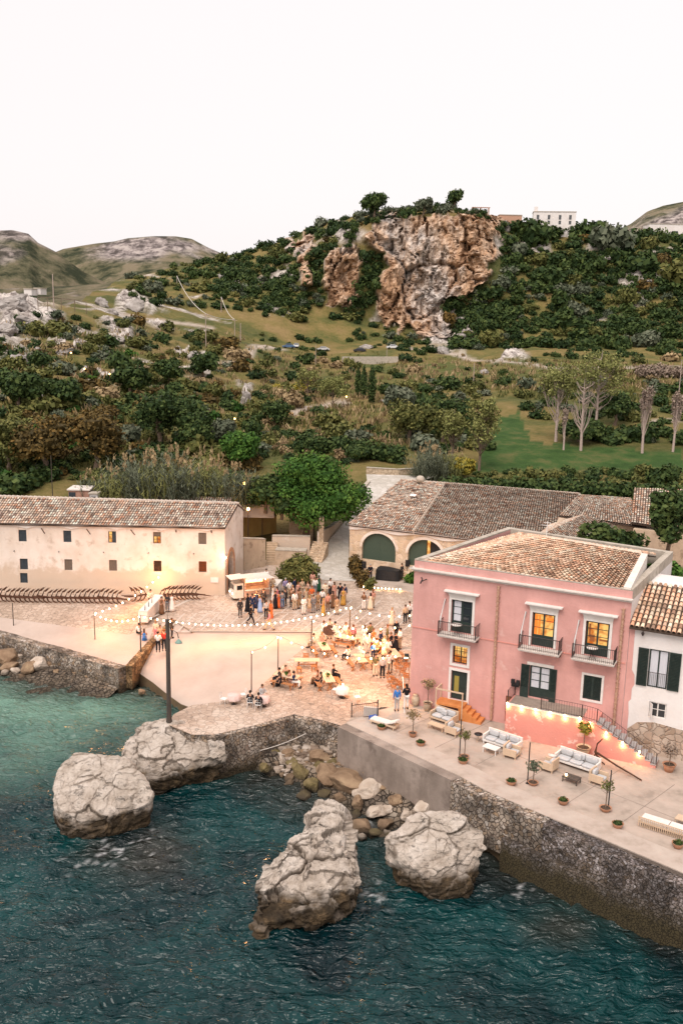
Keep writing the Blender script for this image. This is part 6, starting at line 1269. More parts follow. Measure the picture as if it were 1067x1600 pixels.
def tree(px, py, rpx, hpx, kd, label, seed, n=2600, leaf=.30, trunk=.35, cat='tree', name='tree', group=None, P=None, blobs=None, tw=1.0, cz=.62, spread=1.0, mt=None):
 """px,py foot; rpx crown half width; hpx full height in picture px"""
 if P is None: P = on_terrain(px, py)
 sc = np.linalg.norm(P-_C)/F_PX; Rr = rpx*sc; H = hpx*sc*1.04; rs2 = np.random.RandomState(seed); o = thing(name, label, cat, P, 0, group)
 t = MB(); pts = limb(t, (0,0,-.3), (rs2.normal()*.1*Rr, 0, H*.5), trunk*Rr*.22*tw+.08, trunk*Rr*.12*tw+.05, seed)
 if blobs is None:
  blobs = [(0,0,H*cz,Rr*.62,Rr*.62,H*.30)]
  for i in range(9):
   a = i*2.4+rs2.uniform(0,.8); r = Rr*rs2.uniform(.40,.62); zz = H*rs2.uniform(cz-.22,cz+.20); s_ = Rr*rs2.uniform(.34,.50); blobs.append((r*math.cos(a), r*math.sin(a), zz, s_, s_, min(s_*.9,H*(.25 if px != 482 else .33))))
 for i,b in enumerate(blobs[1:7]): limb(t, pts[-2 if i%2 else -1], (b[0]*.8,b[1]*.8,b[2]), trunk*Rr*.10*tw+.03, .02, seed+i)
 t.build('trunk', M['bark'], o); V,F_,rn = foliage_data(blobs, n, leaf, seed); cr = npmesh('crown', V, F_, mt or M[kd], False, {'rnd':('FACE',rn)}, o); return o
big = tree(482,832,92,138,'leaf_green','large bright green spreading tree in front of the ramp road',901,n=17000,leaf=.24,trunk=.5,P=at(484,842,4.2),cz=.57,blobs=[(0,0,5.6,4.6,4.2,3.3)]+[(4.1*math.cos(k*.785),3.8*math.sin(k*.785),4.3+.6*(k%3),2.5,2.4,2.1) for k in range(8)]+[(2.3*math.cos(k*1.26+.4),2.2*math.sin(k*1.26+.4),7.4+.5*(k%2),2.1,2.0,1.7) for k in range(5)]+[(.3,0,8.7,1.9,1.8,1.3),(-5.2,0,4.9,1.6,1.6,1.3),(5.4,0,5.4,1.5,1.5,1.3)])
tree(583,347,24,44,'leaf_dark','bushy pine on the skyline left of the cliff top',902,n=1500,leaf=.8)
tree(708,326,15,27,'leaf_dark','small pine on the highest point of the cliff',903,n=900,leaf=.7)
tree(660,335,16,24,'leaf_grey','low rounded tree at the cliff edge between the two pines',904,n=800,leaf=.7)
TR = [(70,742,52,92,'leaf_rust','broad rusty-brown tree behind the left end of the warehouse'),(150,735,48,90,'leaf_rust','orange-tinged tree right of the broad rusty one'),(20,735,42,80,'leaf_olive','olive tree at the far left behind the warehouse'),
 (252,700,46,84,'leaf_dark','tall dark evergreen tree above the reeds'),(305,705,34,62,'leaf_dark','dark rounded tree right of the tall evergreen'),(375,735,34,58,'leaf_green','bright green rounded tree just left of the big tree'),(345,700,26,42,'leaf_grey','grey-green tree above the bright rounded one'),
 (205,620,30,44,'leaf_dark','dark tree beside the yellow lamp on the left slope'),(262,600,24,38,'leaf_dark','dark bush-like tree right of the yellow lamp'),(320,590,26,36,'leaf_dark','dark low tree on the middle left slope'),
 (640,690,42,60,'leaf_olive','olive green spreading tree below the cypresses'),(690,690,30,52,'leaf_olive','thin olive tree right of the spreading one'),(625,640,26,36,'leaf_grey','pale grey rounded bush-tree right of the cypresses'),
 (725,758,18,34,'leaf_yellow','round yellow-leaved shrub behind the barn ridge'),(1040,905,34,118,'leaf_dark','tall dark tree at the right edge behind the pink house'),(905,690,40,34,'leaf_dark','low dark tree beneath the bare poplars'),(960,665,26,46,'leaf_dark','dark rounded tree right of the white poplar'),
 (430,665,26,36,'leaf_dark','dark shrub-tree near the pale path'),(100,640,30,44,'leaf_dark','dark tree left of the rusty trees, higher up'),(30,640,34,52,'leaf_dark','dark tree at the left edge on the slope'),(560,720,22,24,'leaf_dark','dark rounded end of the hedge above the big tree'),(415,790,30,58,'leaf_dark','dark tree between the warehouse and the big tree'),(440,800,26,46,'leaf_dark','small dark tree tucked under the big tree')]
for i,(x,y,r,h,kd,lb) in enumerate(TR):
 P = None
 if x == 1040: P = atY(1040,880,88)
 if x in (415,440): P = atY(x,y+8,103)
 if x == 725: P = on_terrain(725,748)
 tree(x,y,r,h,kd,lb,920+i,n=2600 if r > 30 else 1700,leaf=.34 if y > 650 else .5,P=P)
for i,(x,y,w,h,lb) in enumerate(((581,630,6.2,55,'tallest and broadest of the three cypresses, standing apart at right'),(567,622,4.2,48,'slim middle cypress of the three'),(559,618,4.0,42,'shortest and leftmost cypress of the three'))):
 P = on_terrain(x,y); sc = np.linalg.norm(P-_C)/F_PX; H = h*sc*1.03; Rr = w*sc*1.3; o = thing('cypress_tree', lb, 'tree', P, 0, 'three cypresses'); t = MB(); t.tube([(0,0,-.3),(0,0,1.2)], [.14,.10], 6); t.build('trunk', M['bark'], o)
 bl_ = [(0,0,H*(.12+.8*k/7), Rr*math.sin(math.pi*(.22+.70*k/7))**.7, Rr*math.sin(math.pi*(.22+.70*k/7))**.7, H*.12) for k in range(8)]; V,F_,rn = foliage_data(bl_, 1400, .24, 950+i, up=.8); npmesh('crown', V, F_, M['leaf_dark'], False, {'rnd':('FACE',rn)}, o)
def hedge(name, pts, wpx, hpx, kd, label, seed, n=3000, cat='hedge'):
 P = [on_terrain(*p) for p in pts]; sc = np.linalg.norm(P[0]-_C)/F_PX; w = wpx*sc; h = hpx*sc; B = []; rs2 = np.random.RandomState(seed)
 for a,b in zip(P[:-1],P[1:]):
  m_ = max(1,int(np.linalg.norm(b-a)/(w*.9)))
  for k in range(m_): q = a+(b-a)*(k+rs2.uniform(-.2,.2))/m_; B.append((q[0]-P[0][0], q[1]-P[0][1], q[2]-P[0][2]+h*.45, w*rs2.uniform(.8,1.15), w*rs2.uniform(.8,1.1), h*rs2.uniform(.5,.68)))
 V,F_,rn = foliage_data(B, n, .36, seed); o = npmesh(name, V, F_, M[kd], False, {'rnd':('FACE',rn)}); o.location = P[0].tolist(); return tag(o, label, cat)
hedge('hedge', [(470,706),(520,708),(570,716),(640,726)], 14, 26, 'leaf_dark', 'long dark green hedge behind the pale parking yard', 961, 4200)
hedge('hedge', [(690,775),(760,772),(860,776),(960,782),(1080,786)], 16, 28, 'leaf_dark', 'long dark mixed hedge behind the barn roof', 962, 5200)
hedge('hedge', [(660,652),(700,648),(735,655)], 14, 26, 'leaf_dark', 'dark hedge of tall evergreens in the middle field', 963, 2000)
hedge('hedge', [(1000,588),(1050,590),(1090,592)], 11, 18, 'leaf_pink', 'row of mauve bare shrubs by the road at the right edge', 964, 2400)
def reed_mesh(seed, n=130, H=4.0, spread=2.1):
 rs2 = np.random.RandomState(seed); V = []; Fs = []; rn = []
 for i in range(n):
  a = rs2.uniform(0,6.28); r = spread*math.sqrt(rs2.uniform()); p = np.array([r*math.cos(a), r*math.sin(a), 0]); h = H*rs2.uniform(.35,1.0); ln = np.array([rs2.normal()*.22, rs2.normal()*.22, 1.0])*h; w = .035
  sd = np.array([math.cos(a+1.5), math.sin(a+1.5), 0])*w; V += [p-sd,p+sd,p+ln+sd*.5,p+ln-sd*.5]; rn.append(rs2.uniform(.4,.9))
  for k in range(9):
   t = rs2.uniform(.25,1); b = rs2.uniform(0,6.28); q = p+ln*t; l_ = np.array([math.cos(b)*.45, math.sin(b)*.45, .30])*rs2.uniform(.6,1.3); s2 = np.array([-math.sin(b), math.cos(b), 0])*.045; V += [q-s2,q+s2,q+l_+s2*.3,q+l_-s2*.3]; rn.append(rs2.uniform(.35,1))
 return np.array(V), np.arange(len(V)).reshape(-1,4), rn
def plume_mb(seed, H=4.2, n=7, spread=1.6):
 rs2 = np.random.RandomState(seed); V = []; rn = []
 for i in range(n):
  a = rs2.uniform(0,6.28); r = spread*math.sqrt(rs2.uniform()); p = np.array([r*math.cos(a), r*math.sin(a), H*rs2.uniform(.85,1.1)])
  for k in range(10): q = p+rs2.normal(size=3)*[.06,.06,.2]; s2 = rs2.normal(size=3)*.07; u = np.array([rs2.normal()*.05, rs2.normal()*.05, .22]); V += [q-s2,q+s2,q+u+s2*.4,q+u-s2*.4]; rn.append(rs2.uniform(.5,1))
 return np.array(V), np.arange(len(V)).reshape(-1,4), rn
rm = [reed_mesh(970+k) for k in range(3)]; RMs = [npmesh('reed_stalks', a, b, M[kd], False, {'rnd':('FACE',c)}, link=False) for (a,b,c),kd in zip(rm, ('leaf_grey','leaf_pale','leaf_grey'))]; pmn = [plume_mb(980+k) for k in range(3)]; PMs = [npmesh('plumes', a, b, M['leaf_dry'], False, {'rnd':('FACE',c)}, link=False) for a,b,c in pmn]
for i,(x,y,Y,s_) in enumerate([(150,795,100,.9),(175,792,100,1.0),(200,790,101,1.1),(225,790,101,1.25),(250,790,101,1.2),(275,792,101,1.25),(300,793,101,1.1),(325,793,102,1.2),(348,792,102,1.1),(372,790,103,1.0),(395,790,104,.8),(212,775,105,1.1),(262,772,105,1.2),(315,775,105,1.1),(660,752,0,1.0),(685,750,0,1.0),(705,748,0,.9),(672,738,0,.9)]):
 P = atY(x,y,Y) if Y else on_terrain(x,y); r_ = bpy.data.objects.new('reed_clump', RMs[i%3]); COL.objects.link(r_); r_.location = P.tolist(); r_.scale = (s_,s_,s_); r_.rotation_euler.z = i*1.3
 tag(r_, 'tall grey-green cane clump with straw plumes %s' % ('behind the warehouse roof' if Y else 'behind the barn ridge'), 'reeds', 'cane clumps %s' % ('behind the warehouse' if Y else 'behind the barn'))
 p_ = bpy.data.objects.new('plumes', PMs[i%3]); COL.objects.link(p_); p_.parent = r_
def bare_tree(px, py, hpx, wpx, label, seed, leafkd=None, nb=26, up=.9, n=500, pale=True, leaf=.25):
 P = on_terrain(px,py); sc = np.linalg.norm(P-_C)/F_PX; H = hpx*sc*1.03; Wd = wpx*sc; rs2 = np.random.RandomState(seed); o = thing('poplar_tree', label, 'tree', P); t = MB(); t.tube([(0,0,-.2),(rs2.normal()*.1,0,H*.5),(rs2.normal()*.2,0,H*.97)], [H*.016+.06,H*.011+.03,.02], 6); br_ = MB(); tips = []
 for i in range(nb):
  z = H*rs2.uniform(.18,.85); a = rs2.uniform(0,6.28); L = (H-z)*rs2.uniform(.45,.8); out = Wd*rs2.uniform(.5,1.0)*(1-(z/H)*.5); q = (out*math.cos(a), out*math.sin(a), z+L*up); m_ = (out*.55*math.cos(a), out*.55*math.sin(a), z+L*up*.4); br_.tube([(0,0,z),m_,q], [.05+.003*H,.035,.012], 4); tips.append(q)
  for k in range(4):
   b = a+rs2.uniform(-1,1); l2 = L*rs2.uniform(.25,.45); s_ = np.array(m_)+(np.array(q)-np.array(m_))*rs2.uniform(0,.9); e = s_+np.array([math.cos(b)*l2*.35*(1.3-up), math.sin(b)*l2*.35*(1.3-up), l2*up]); br_.tube([s_, e], [.025,.008], 3); tips.append(tuple(e))
 t.build('trunk', M['bark_pale' if pale else 'bark'], o); br_.build('branches', M['bark_pale' if pale else 'bark'], o)
 if leafkd: V,F_,rn = leaves([(x,y,z,Wd*.22,Wd*.22,H*.05) for x,y,z in tips], n, leaf, seed, shell=.1); npmesh('crown', V, F_, M[leafkd], False, {'rnd':('FACE',rn)}, o)
 return o
bare_tree(907,704,108,26,'white-barked bare tree with open branches, tallest on the green field',1001,None,34,.75)
bare_tree(880,703,64,5,'narrow mauve bare poplar left of the white-barked tree',1002,'leaf_pink',22,.95,260)
bare_tree(1003,708,100,11,'mauve columnar bare poplar, second from the right edge',1003,'leaf_pink',44,.95,700)
bare_tree(1051,706,86,12,'mauve columnar bare poplar nearest the right edge',1004,'leaf_pink',44,.95,700)
bare_tree(868,690,120,34,'tall thin pale green poplar behind the bare white one',1005,'leaf_pale',30,.8,2600)
bare_tree(930,665,112,52,'wide feathery green poplar crown above the green field',1006,'leaf_pale',40,.7,4200)
bare_tree(748,735,112,34,'thin yellow-green poplar left of the green field',1007,'leaf_pale',40,.7,2800,False)
bare_tree(705,730,92,26,'sparse olive poplar next to the thin yellow-green one',1008,'leaf_pale',34,.75,1600,False)
bare_tree(520,640,52,30,'feathery olive tree beside the pale path',1009,'leaf_pale',30,.6,1800,False)
bare_tree(480,625,50,26,'feathery olive tree left of the pale path',1010,'leaf_pale',30,.6,1500,False)
bare_tree(430,775,66,10,'thin dark sapling near the road lamps',1011,'leaf_dark',16,.7,500,False) if False else None
Pb = at(466,912,3.0); B = [(0,0,1.3,1.6,1.4,1.3),(-1.1,.2,1.1,1.0,1,1.0),(1.1,.1,1.3,1.0,1,1.1),(.3,0,2.2,1.0,.9,.9),(-.5,-.2,2.0,.9,.8,.8),(.9,-.4,.9,.9,.8,.8),(-.9,-.5,.9,.9,.7,.7)]
o = thing('oleander_bush', 'large loose green bush on the plaza behind the guests', 'bush', Pb); V,F_,rn = foliage_data(B, 3600, .17, 1020, long=3.2, up=.9); npmesh('foliage', V, F_, M['leaf_olive'], False, {'rnd':('FACE',rn)}, o); t = MB()
for k in range(7): t.tube([(k*.12-.4,0,0),((k-3)*.35,.1,1.4)], [.05,.02], 5)
t.build('stems', M['bark'], o)
def bush_at(P, B, n, leaf, kd, label, name='bush', seed=0, **kw):
 V,F_,rn = foliage_data(B, n, leaf, seed, **kw); o = npmesh(name, V, F_, M[kd], False, {'rnd':('FACE',rn)}); o.location = [float(c) for c in P]; return tag(o, label, 'bush')
bush_at(atY(930,885,78), [(0,0,2.6,1.6,1,1.2),(1.6,0,2.2,1.4,1,1),(3.0,.5,2,1.2,1,.9)], 1500, .3, 'leaf_dark', 'dark bush growing between the annex roof and pink house', seed=1031)
bush_at(atY(1020,935,66), [(0,0,1.6,1.3,1,1.3),(1.3,.6,1.4,1,1,1.2)], 1300, .26, 'leaf_green', 'green bush behind the right corner of the pink house', seed=1032)
bush_at(at(644,912,3.0), [(0,0,.5,.5,.4,.6),(.3,.1,.9,.35,.3,.5),(-.4,.1,.4,.35,.3,.4)], 260, .26, 'leaf_green', 'spiky green plant against the pink house left corner', seed=1033, long=3)
bush_at(at(305,1166,1.9), [(0,0,.35,.32,.3,.45),(.1,0,.0,.3,.25,.3)], 260, .16, 'leaf_green', 'small green plant rooted in the crack of the pale rock', seed=1034)
for i,(x,y,s_,lb) in enumerate(((553,893,1.0,'rust-coloured potted plants at the left of the stage, nearest the ramp'),(558,905,1.15,'tallest rust-brown plant beside the stage'),(566,918,1.0,'dark reddish plant at the front of the stage bed'),(578,922,.7,'low green and pink flowering plant at the stage corner'))):
 bush_at(at(x,y,3.0), [(0,0,.9*s_,.55*s_,.5*s_,.9*s_),(.3,.1,1.3*s_,.4*s_,.3*s_,.5*s_),(-.3,.2,.6*s_,.4*s_,.4*s_,.5*s_)], 420, .2, 'leaf_rust' if i < 3 else 'leaf_olive', lb, seed=1040+i)
# ================================================================== PEOPLE
def skin_mesh(name, V, E, rad, sub=1):
 me = bpy.data.meshes.new(name); me.from_pydata([tuple(v) for v in V], E, []); o = bpy.data.objects.new(name, me); COL.objects.link(o)
 md = o.modifiers.new('s','SKIN'); md.use_smooth_shade = True
 for i,r in enumerate(rad): me.skin_vertices[0].data[i].radius = (r,r) if not isinstance(r,tuple) else r
 me.skin_vertices[0].data[0].use_root = True
 s = o.modifiers.new('u','SUBSURF'); s.levels = sub; s.render_levels = sub
 dg = bpy.context.evaluated_depsgraph_get(); out = bpy.data.meshes.new_from_object(o.evaluated_get(dg)); out.name = name; bpy.data.objects.remove(o); 
 for p in out.polygons: p.use_smooth = True
 return out
def pose(kind):
 J = dict(pel=(0,0,.95), sp=(0,.01,1.12), ch=(0,.01,1.32), nk=(0,0,1.47), hb=(0,-.015,1.55), hd=(0,-.02,1.63), ht=(0,-.01,1.71), nose=(0,-.118,1.61))
 for s,n in ((-1,'l'),(1,'r')):
  J['sh'+n] = (s*.165,.01,1.40); J['el'+n] = (s*.225,.03,1.13); J['wr'+n] = (s*.235,-.05,.89); J['hp'+n] = (s*.09,0,.91); J['kn'+n] = (s*.10,-.02,.50); J['an'+n] = (s*.105,.02,.08); J['to'+n] = (s*.12,-.15,.035)
 if kind == 'glass': J['wrr'] = (.14,-.26,1.20); J['elr'] = (.235,-.04,1.12)
 if kind == 'both': J['wrr'] = (.08,-.28,1.12); J['elr'] = (.235,-.03,1.12); J['wrl'] = (-.08,-.27,1.06); J['ell'] = (-.235,-.03,1.12); J['knl'] = (-.11,-.06,.50)
 if kind == 'walk': J['knl'] = (-.09,-.22,.52); J['anl'] = (-.09,-.34,.10); J['tol'] = (-.09,-.50,.08); J['knr'] = (.10,.10,.50); J['anr'] = (.10,.40,.16); J['tor'] = (.11,.30,.04); J['wrl'] = (-.23,.20,.95); J['wrr'] = (.23,-.26,.98); J['elr'] = (.23,-.03,1.14)
 if kind == 'sit':
  d = -.46
  for k in J:
   if k[:2] in ('kn','an','to'): continue
   x,y,z = J[k]; J[k] = (x,y,z+d)
  for s,n in ((-1,'l'),(1,'r')): J['kn'+n] = (s*.12,-.44,.49); J['an'+n] = (s*.12,-.42,.08); J['to'+n] = (s*.13,-.58,.035); J['hp'+n] = (s*.10,-.02,.48); J['wr'+n] = (s*.12,-.34,.70); J['el'+n] = (s*.24,-.06,.70)
 return J
def body_mesh(kind):
 J = pose(kind); V = []; E = []; Rr = []; ix = {}
 def a(k, r, par=None, p=None): ix[k] = len(V); V.append(p or J[k]); Rr.append(r); E.append((ix[par], ix[k])) if par else None
 a('pel',(.125,.10)); a('sp',(.115,.085),'pel'); a('ch',(.13,.10),'sp'); a('nk',.055,'ch'); a('hb',.062,'nk'); a('hd',(.085,.10),'hb'); a('ht',(.06,.07),'hd'); a('nose',.016,'hd')
 for s,n in ((-1,'l'),(1,'r')):
  a('sh'+n,.058,'ch'); a('el'+n,.042,'sh'+n); a('wr'+n,.028,'el'+n); w = Vector(J['wr'+n]); d = (w-Vector(J['el'+n])).normalized(); p = w+d*.07; a('pm'+n,.030,'wr'+n,tuple(p)); sd = d.cross(Vector((0,1,0)) if abs(d.y) < .8 else Vector((0,0,1))).normalized()
  for f in range(4):
   L = (.075,.088,.082,.062)[f]; q = p+sd*((f-1.5)*.018)+d*.03; a('f%d%s'%(f,n),.010,'pm'+n,tuple(q)); a('g%d%s'%(f,n),.008,'f%d%s'%(f,n),tuple(q+d*L*.6+Vector((0,-.012,0))))
  q = w+d*.03+sd*-.035; a('th'+n,.011,'pm'+n,tuple(q+d*.03)); a('ti'+n,.009,'th'+n,tuple(q+d*.07-sd*.02))
  a('hp'+n,.085,'pel'); a('kn'+n,.055,'hp'+n); a('an'+n,.036,'kn'+n); a('to'+n,.034,'an'+n)
 return skin_mesh('person', V, E, Rr)
def cloth_graph(kind, what):
 J = pose(kind); V = []; E = []; Rr = []; ix = {}
 def a(k, r, par=None, p=None): ix[k] = len(V); V.append(p or J[k]); Rr.append(r); E.append((ix[par], ix[k])) if par else None
 def lerp(p,q,t): return tuple(Vector(p)+(Vector(q)-Vector(p))*t)
 if what in ('shirt','top'):
  lo = J['pel']; a('b',(.155,.125),None,(lo[0],lo[1],lo[2]-.06)); a('sp',(.15,.115),'b'); a('ch',(.165,.125),'sp'); a('n',(.075,.075),'ch',lerp(J['ch'],J['nk'],.75))
  for n in 'lr':
   a('sh'+n,.078,'ch'); a('el'+n,.058,'sh'+n, None if what == 'shirt' else lerp(J['sh'+n],J['el'+n],.6))
   if what == 'shirt': a('w'+n,.045,'el'+n,lerp(J['el'+n],J['wr'+n],.88))
 if what == 'trousers':
  a('pel',(.14,.12),None,(J['pel'][0],J['pel'][1],J['pel'][2]+.03))
  for n in 'lr': a('hp'+n,.105,'pel'); a('kn'+n,.078,'hp'+n); a('a'+n,.062,'kn'+n,lerp(J['kn'+n],J['an'+n],.9))
 return skin_mesh(what, V, E, Rr)
def dress_mesh(kind, hem):
 J = pose(kind); m_ = MB(); z0 = J['pel'][2]
 if kind == 'sit':
  m_.lathe([(.14,-.06),(.15,.05),(.115,.20),(.145,.38),(.13,.45),(.06,.50)], (0,0,z0), 12, sy=.8); m_.ell((0,-.24,.48),.22,.30,.12,10,6); m_.lathe([(.21,.08),(.20,.30),(.16,.50)], (0,-.42,0), 10, sy=.6)
 else:
  m_.lathe([(.30 if hem < .3 else .24,hem),(.24 if hem < .3 else .21,hem+.25),(.20,.80),(.175,.95),(.125,1.12),(.155,1.30),(.14,1.40),(.07,1.45)], (0,0,0), 14, sy=.82)
 return m_
PARTS = {}
def get_part(key, fn):
 if key not in PARTS: PARTS[key] = fn()
 return PARTS[key]
def mbmesh(m_, name, mt):
 o = m_.build(name, mt); me = o.data; bpy.data.objects.remove(o); return me
def hair_mesh(long, kind):
 J = pose(kind); h = J['hd']; m_ = MB(); m_.ell((h[0],h[1]+.022,h[2]+.028),.098,.105,.105,10,7)
 if long: m_.ell((h[0],h[1]+.085,h[2]-.10),.085,.045,.19,8,6)
 return m_
def shoe_mesh(kind):
 J = pose(kind); m_ = MB()
 for n in 'lr': a = J['an'+n]; t = J['to'+n]; m_.tube([(a[0],a[1]+.05,a[2]-.03),((a[0]+t[0])/2,(a[1]+t[1])/2,(a[2]+t[2])/2-.01),(t[0],t[1]-.03,t[2])],[.045,.048,.03],6)
 return m_
C_ = dict(black=(.012,.012,.016), navy=(.018,.028,.07), dark=(.04,.035,.035), grey=(.16,.16,.17), lgrey=(.40,.39,.39), white=(.72,.69,.66), cream=(.62,.52,.40), beige=(.46,.35,.24), tan=(.34,.22,.13), brown=(.15,.08,.045), olive=(.15,.13,.06),
          orange=(.62,.14,.04), red=(.48,.04,.03), pink=(.62,.20,.22), lblue=(.30,.40,.62), blue=(.05,.18,.50), denim=(.09,.14,.24), green=(.015,.07,.035), rose=(.50,.26,.20), floral=(.45,.28,.20), mustard=(.45,.26,.06), lilac=(.30,.25,.42), teal=(.06,.14,.16))
HAIR = dict(dark=(.02,.013,.010), brown=(.075,.038,.02), blond=(.32,.19,.08), grey=(.30,.28,.26), straw=(.50,.34,.15), auburn=(.15,.05,.02))
def person(px, py, face, kd, top, bot, hair, label, z=3.0, sex=None, sc=None, seat=0, P=None, group=None):
 """kd pose; bot None -> dress in colour top; hem by sex 'w' long / 's' short"""
 dress = bot is None; P = at(px,py,z) if P is None else P; rs_ = np.random.RandomState(int(px*7+py*13)); s_ = sc or (rs_.uniform(.93,.99) if dress else rs_.uniform(.98,1.06))
 me = get_part(('body',kd), lambda: body_mesh(kd))
 if not me.materials: me.materials.append(M['skin'])
 o = bpy.data.objects.new('person', me); COL.objects.link(o); o.location = (P[0],P[1],P[2]+seat); o.rotation_euler.z = R(face); o.scale = (s_*rs_.uniform(.95,1.08), s_, s_); tag(o, label, 'person', group)
 def ch(name, me2, col, mt):
  if not me2.materials: me2.materials.append(mt)
  c = bpy.data.objects.new(name, me2); COL.objects.link(c); c.parent = o; c.color = (*col,1)
 if dress:
  hem = .08 if sex != 's' else .48
  ch('dress', get_part(('dress',kd,hem), lambda: mbmesh(dress_mesh(kd,hem),'dress',M['cloth'])), C_[top], M['cloth'])
  ch('hair', get_part(('hairl',kd), lambda: mbmesh(hair_mesh(True,kd),'hair',M['hair'])), HAIR[hair], M['hair'])
  if sex == 's': ch('shoes', get_part(('shoe',kd), lambda: mbmesh(shoe_mesh(kd),'shoes',M['cloth'])), C_['brown'], M['cloth'])
 else:
  ch('shirt', get_part(('shirt',kd), lambda: cloth_graph(kd,'shirt')), C_[top], M['cloth']); ch('trousers', get_part(('tr',kd), lambda: cloth_graph(kd,'trousers')), C_[bot], M['cloth'])
  ch('hair', get_part(('hair'+('l' if sex == 'w' else ''),kd), lambda: mbmesh(hair_mesh(sex == 'w',kd),'hair',M['hair'])), HAIR[hair], M['hair']); ch('shoes', get_part(('shoe',kd), lambda: mbmesh(shoe_mesh(kd),'shoes',M['cloth'])), C_['black'], M['cloth'])
 return o
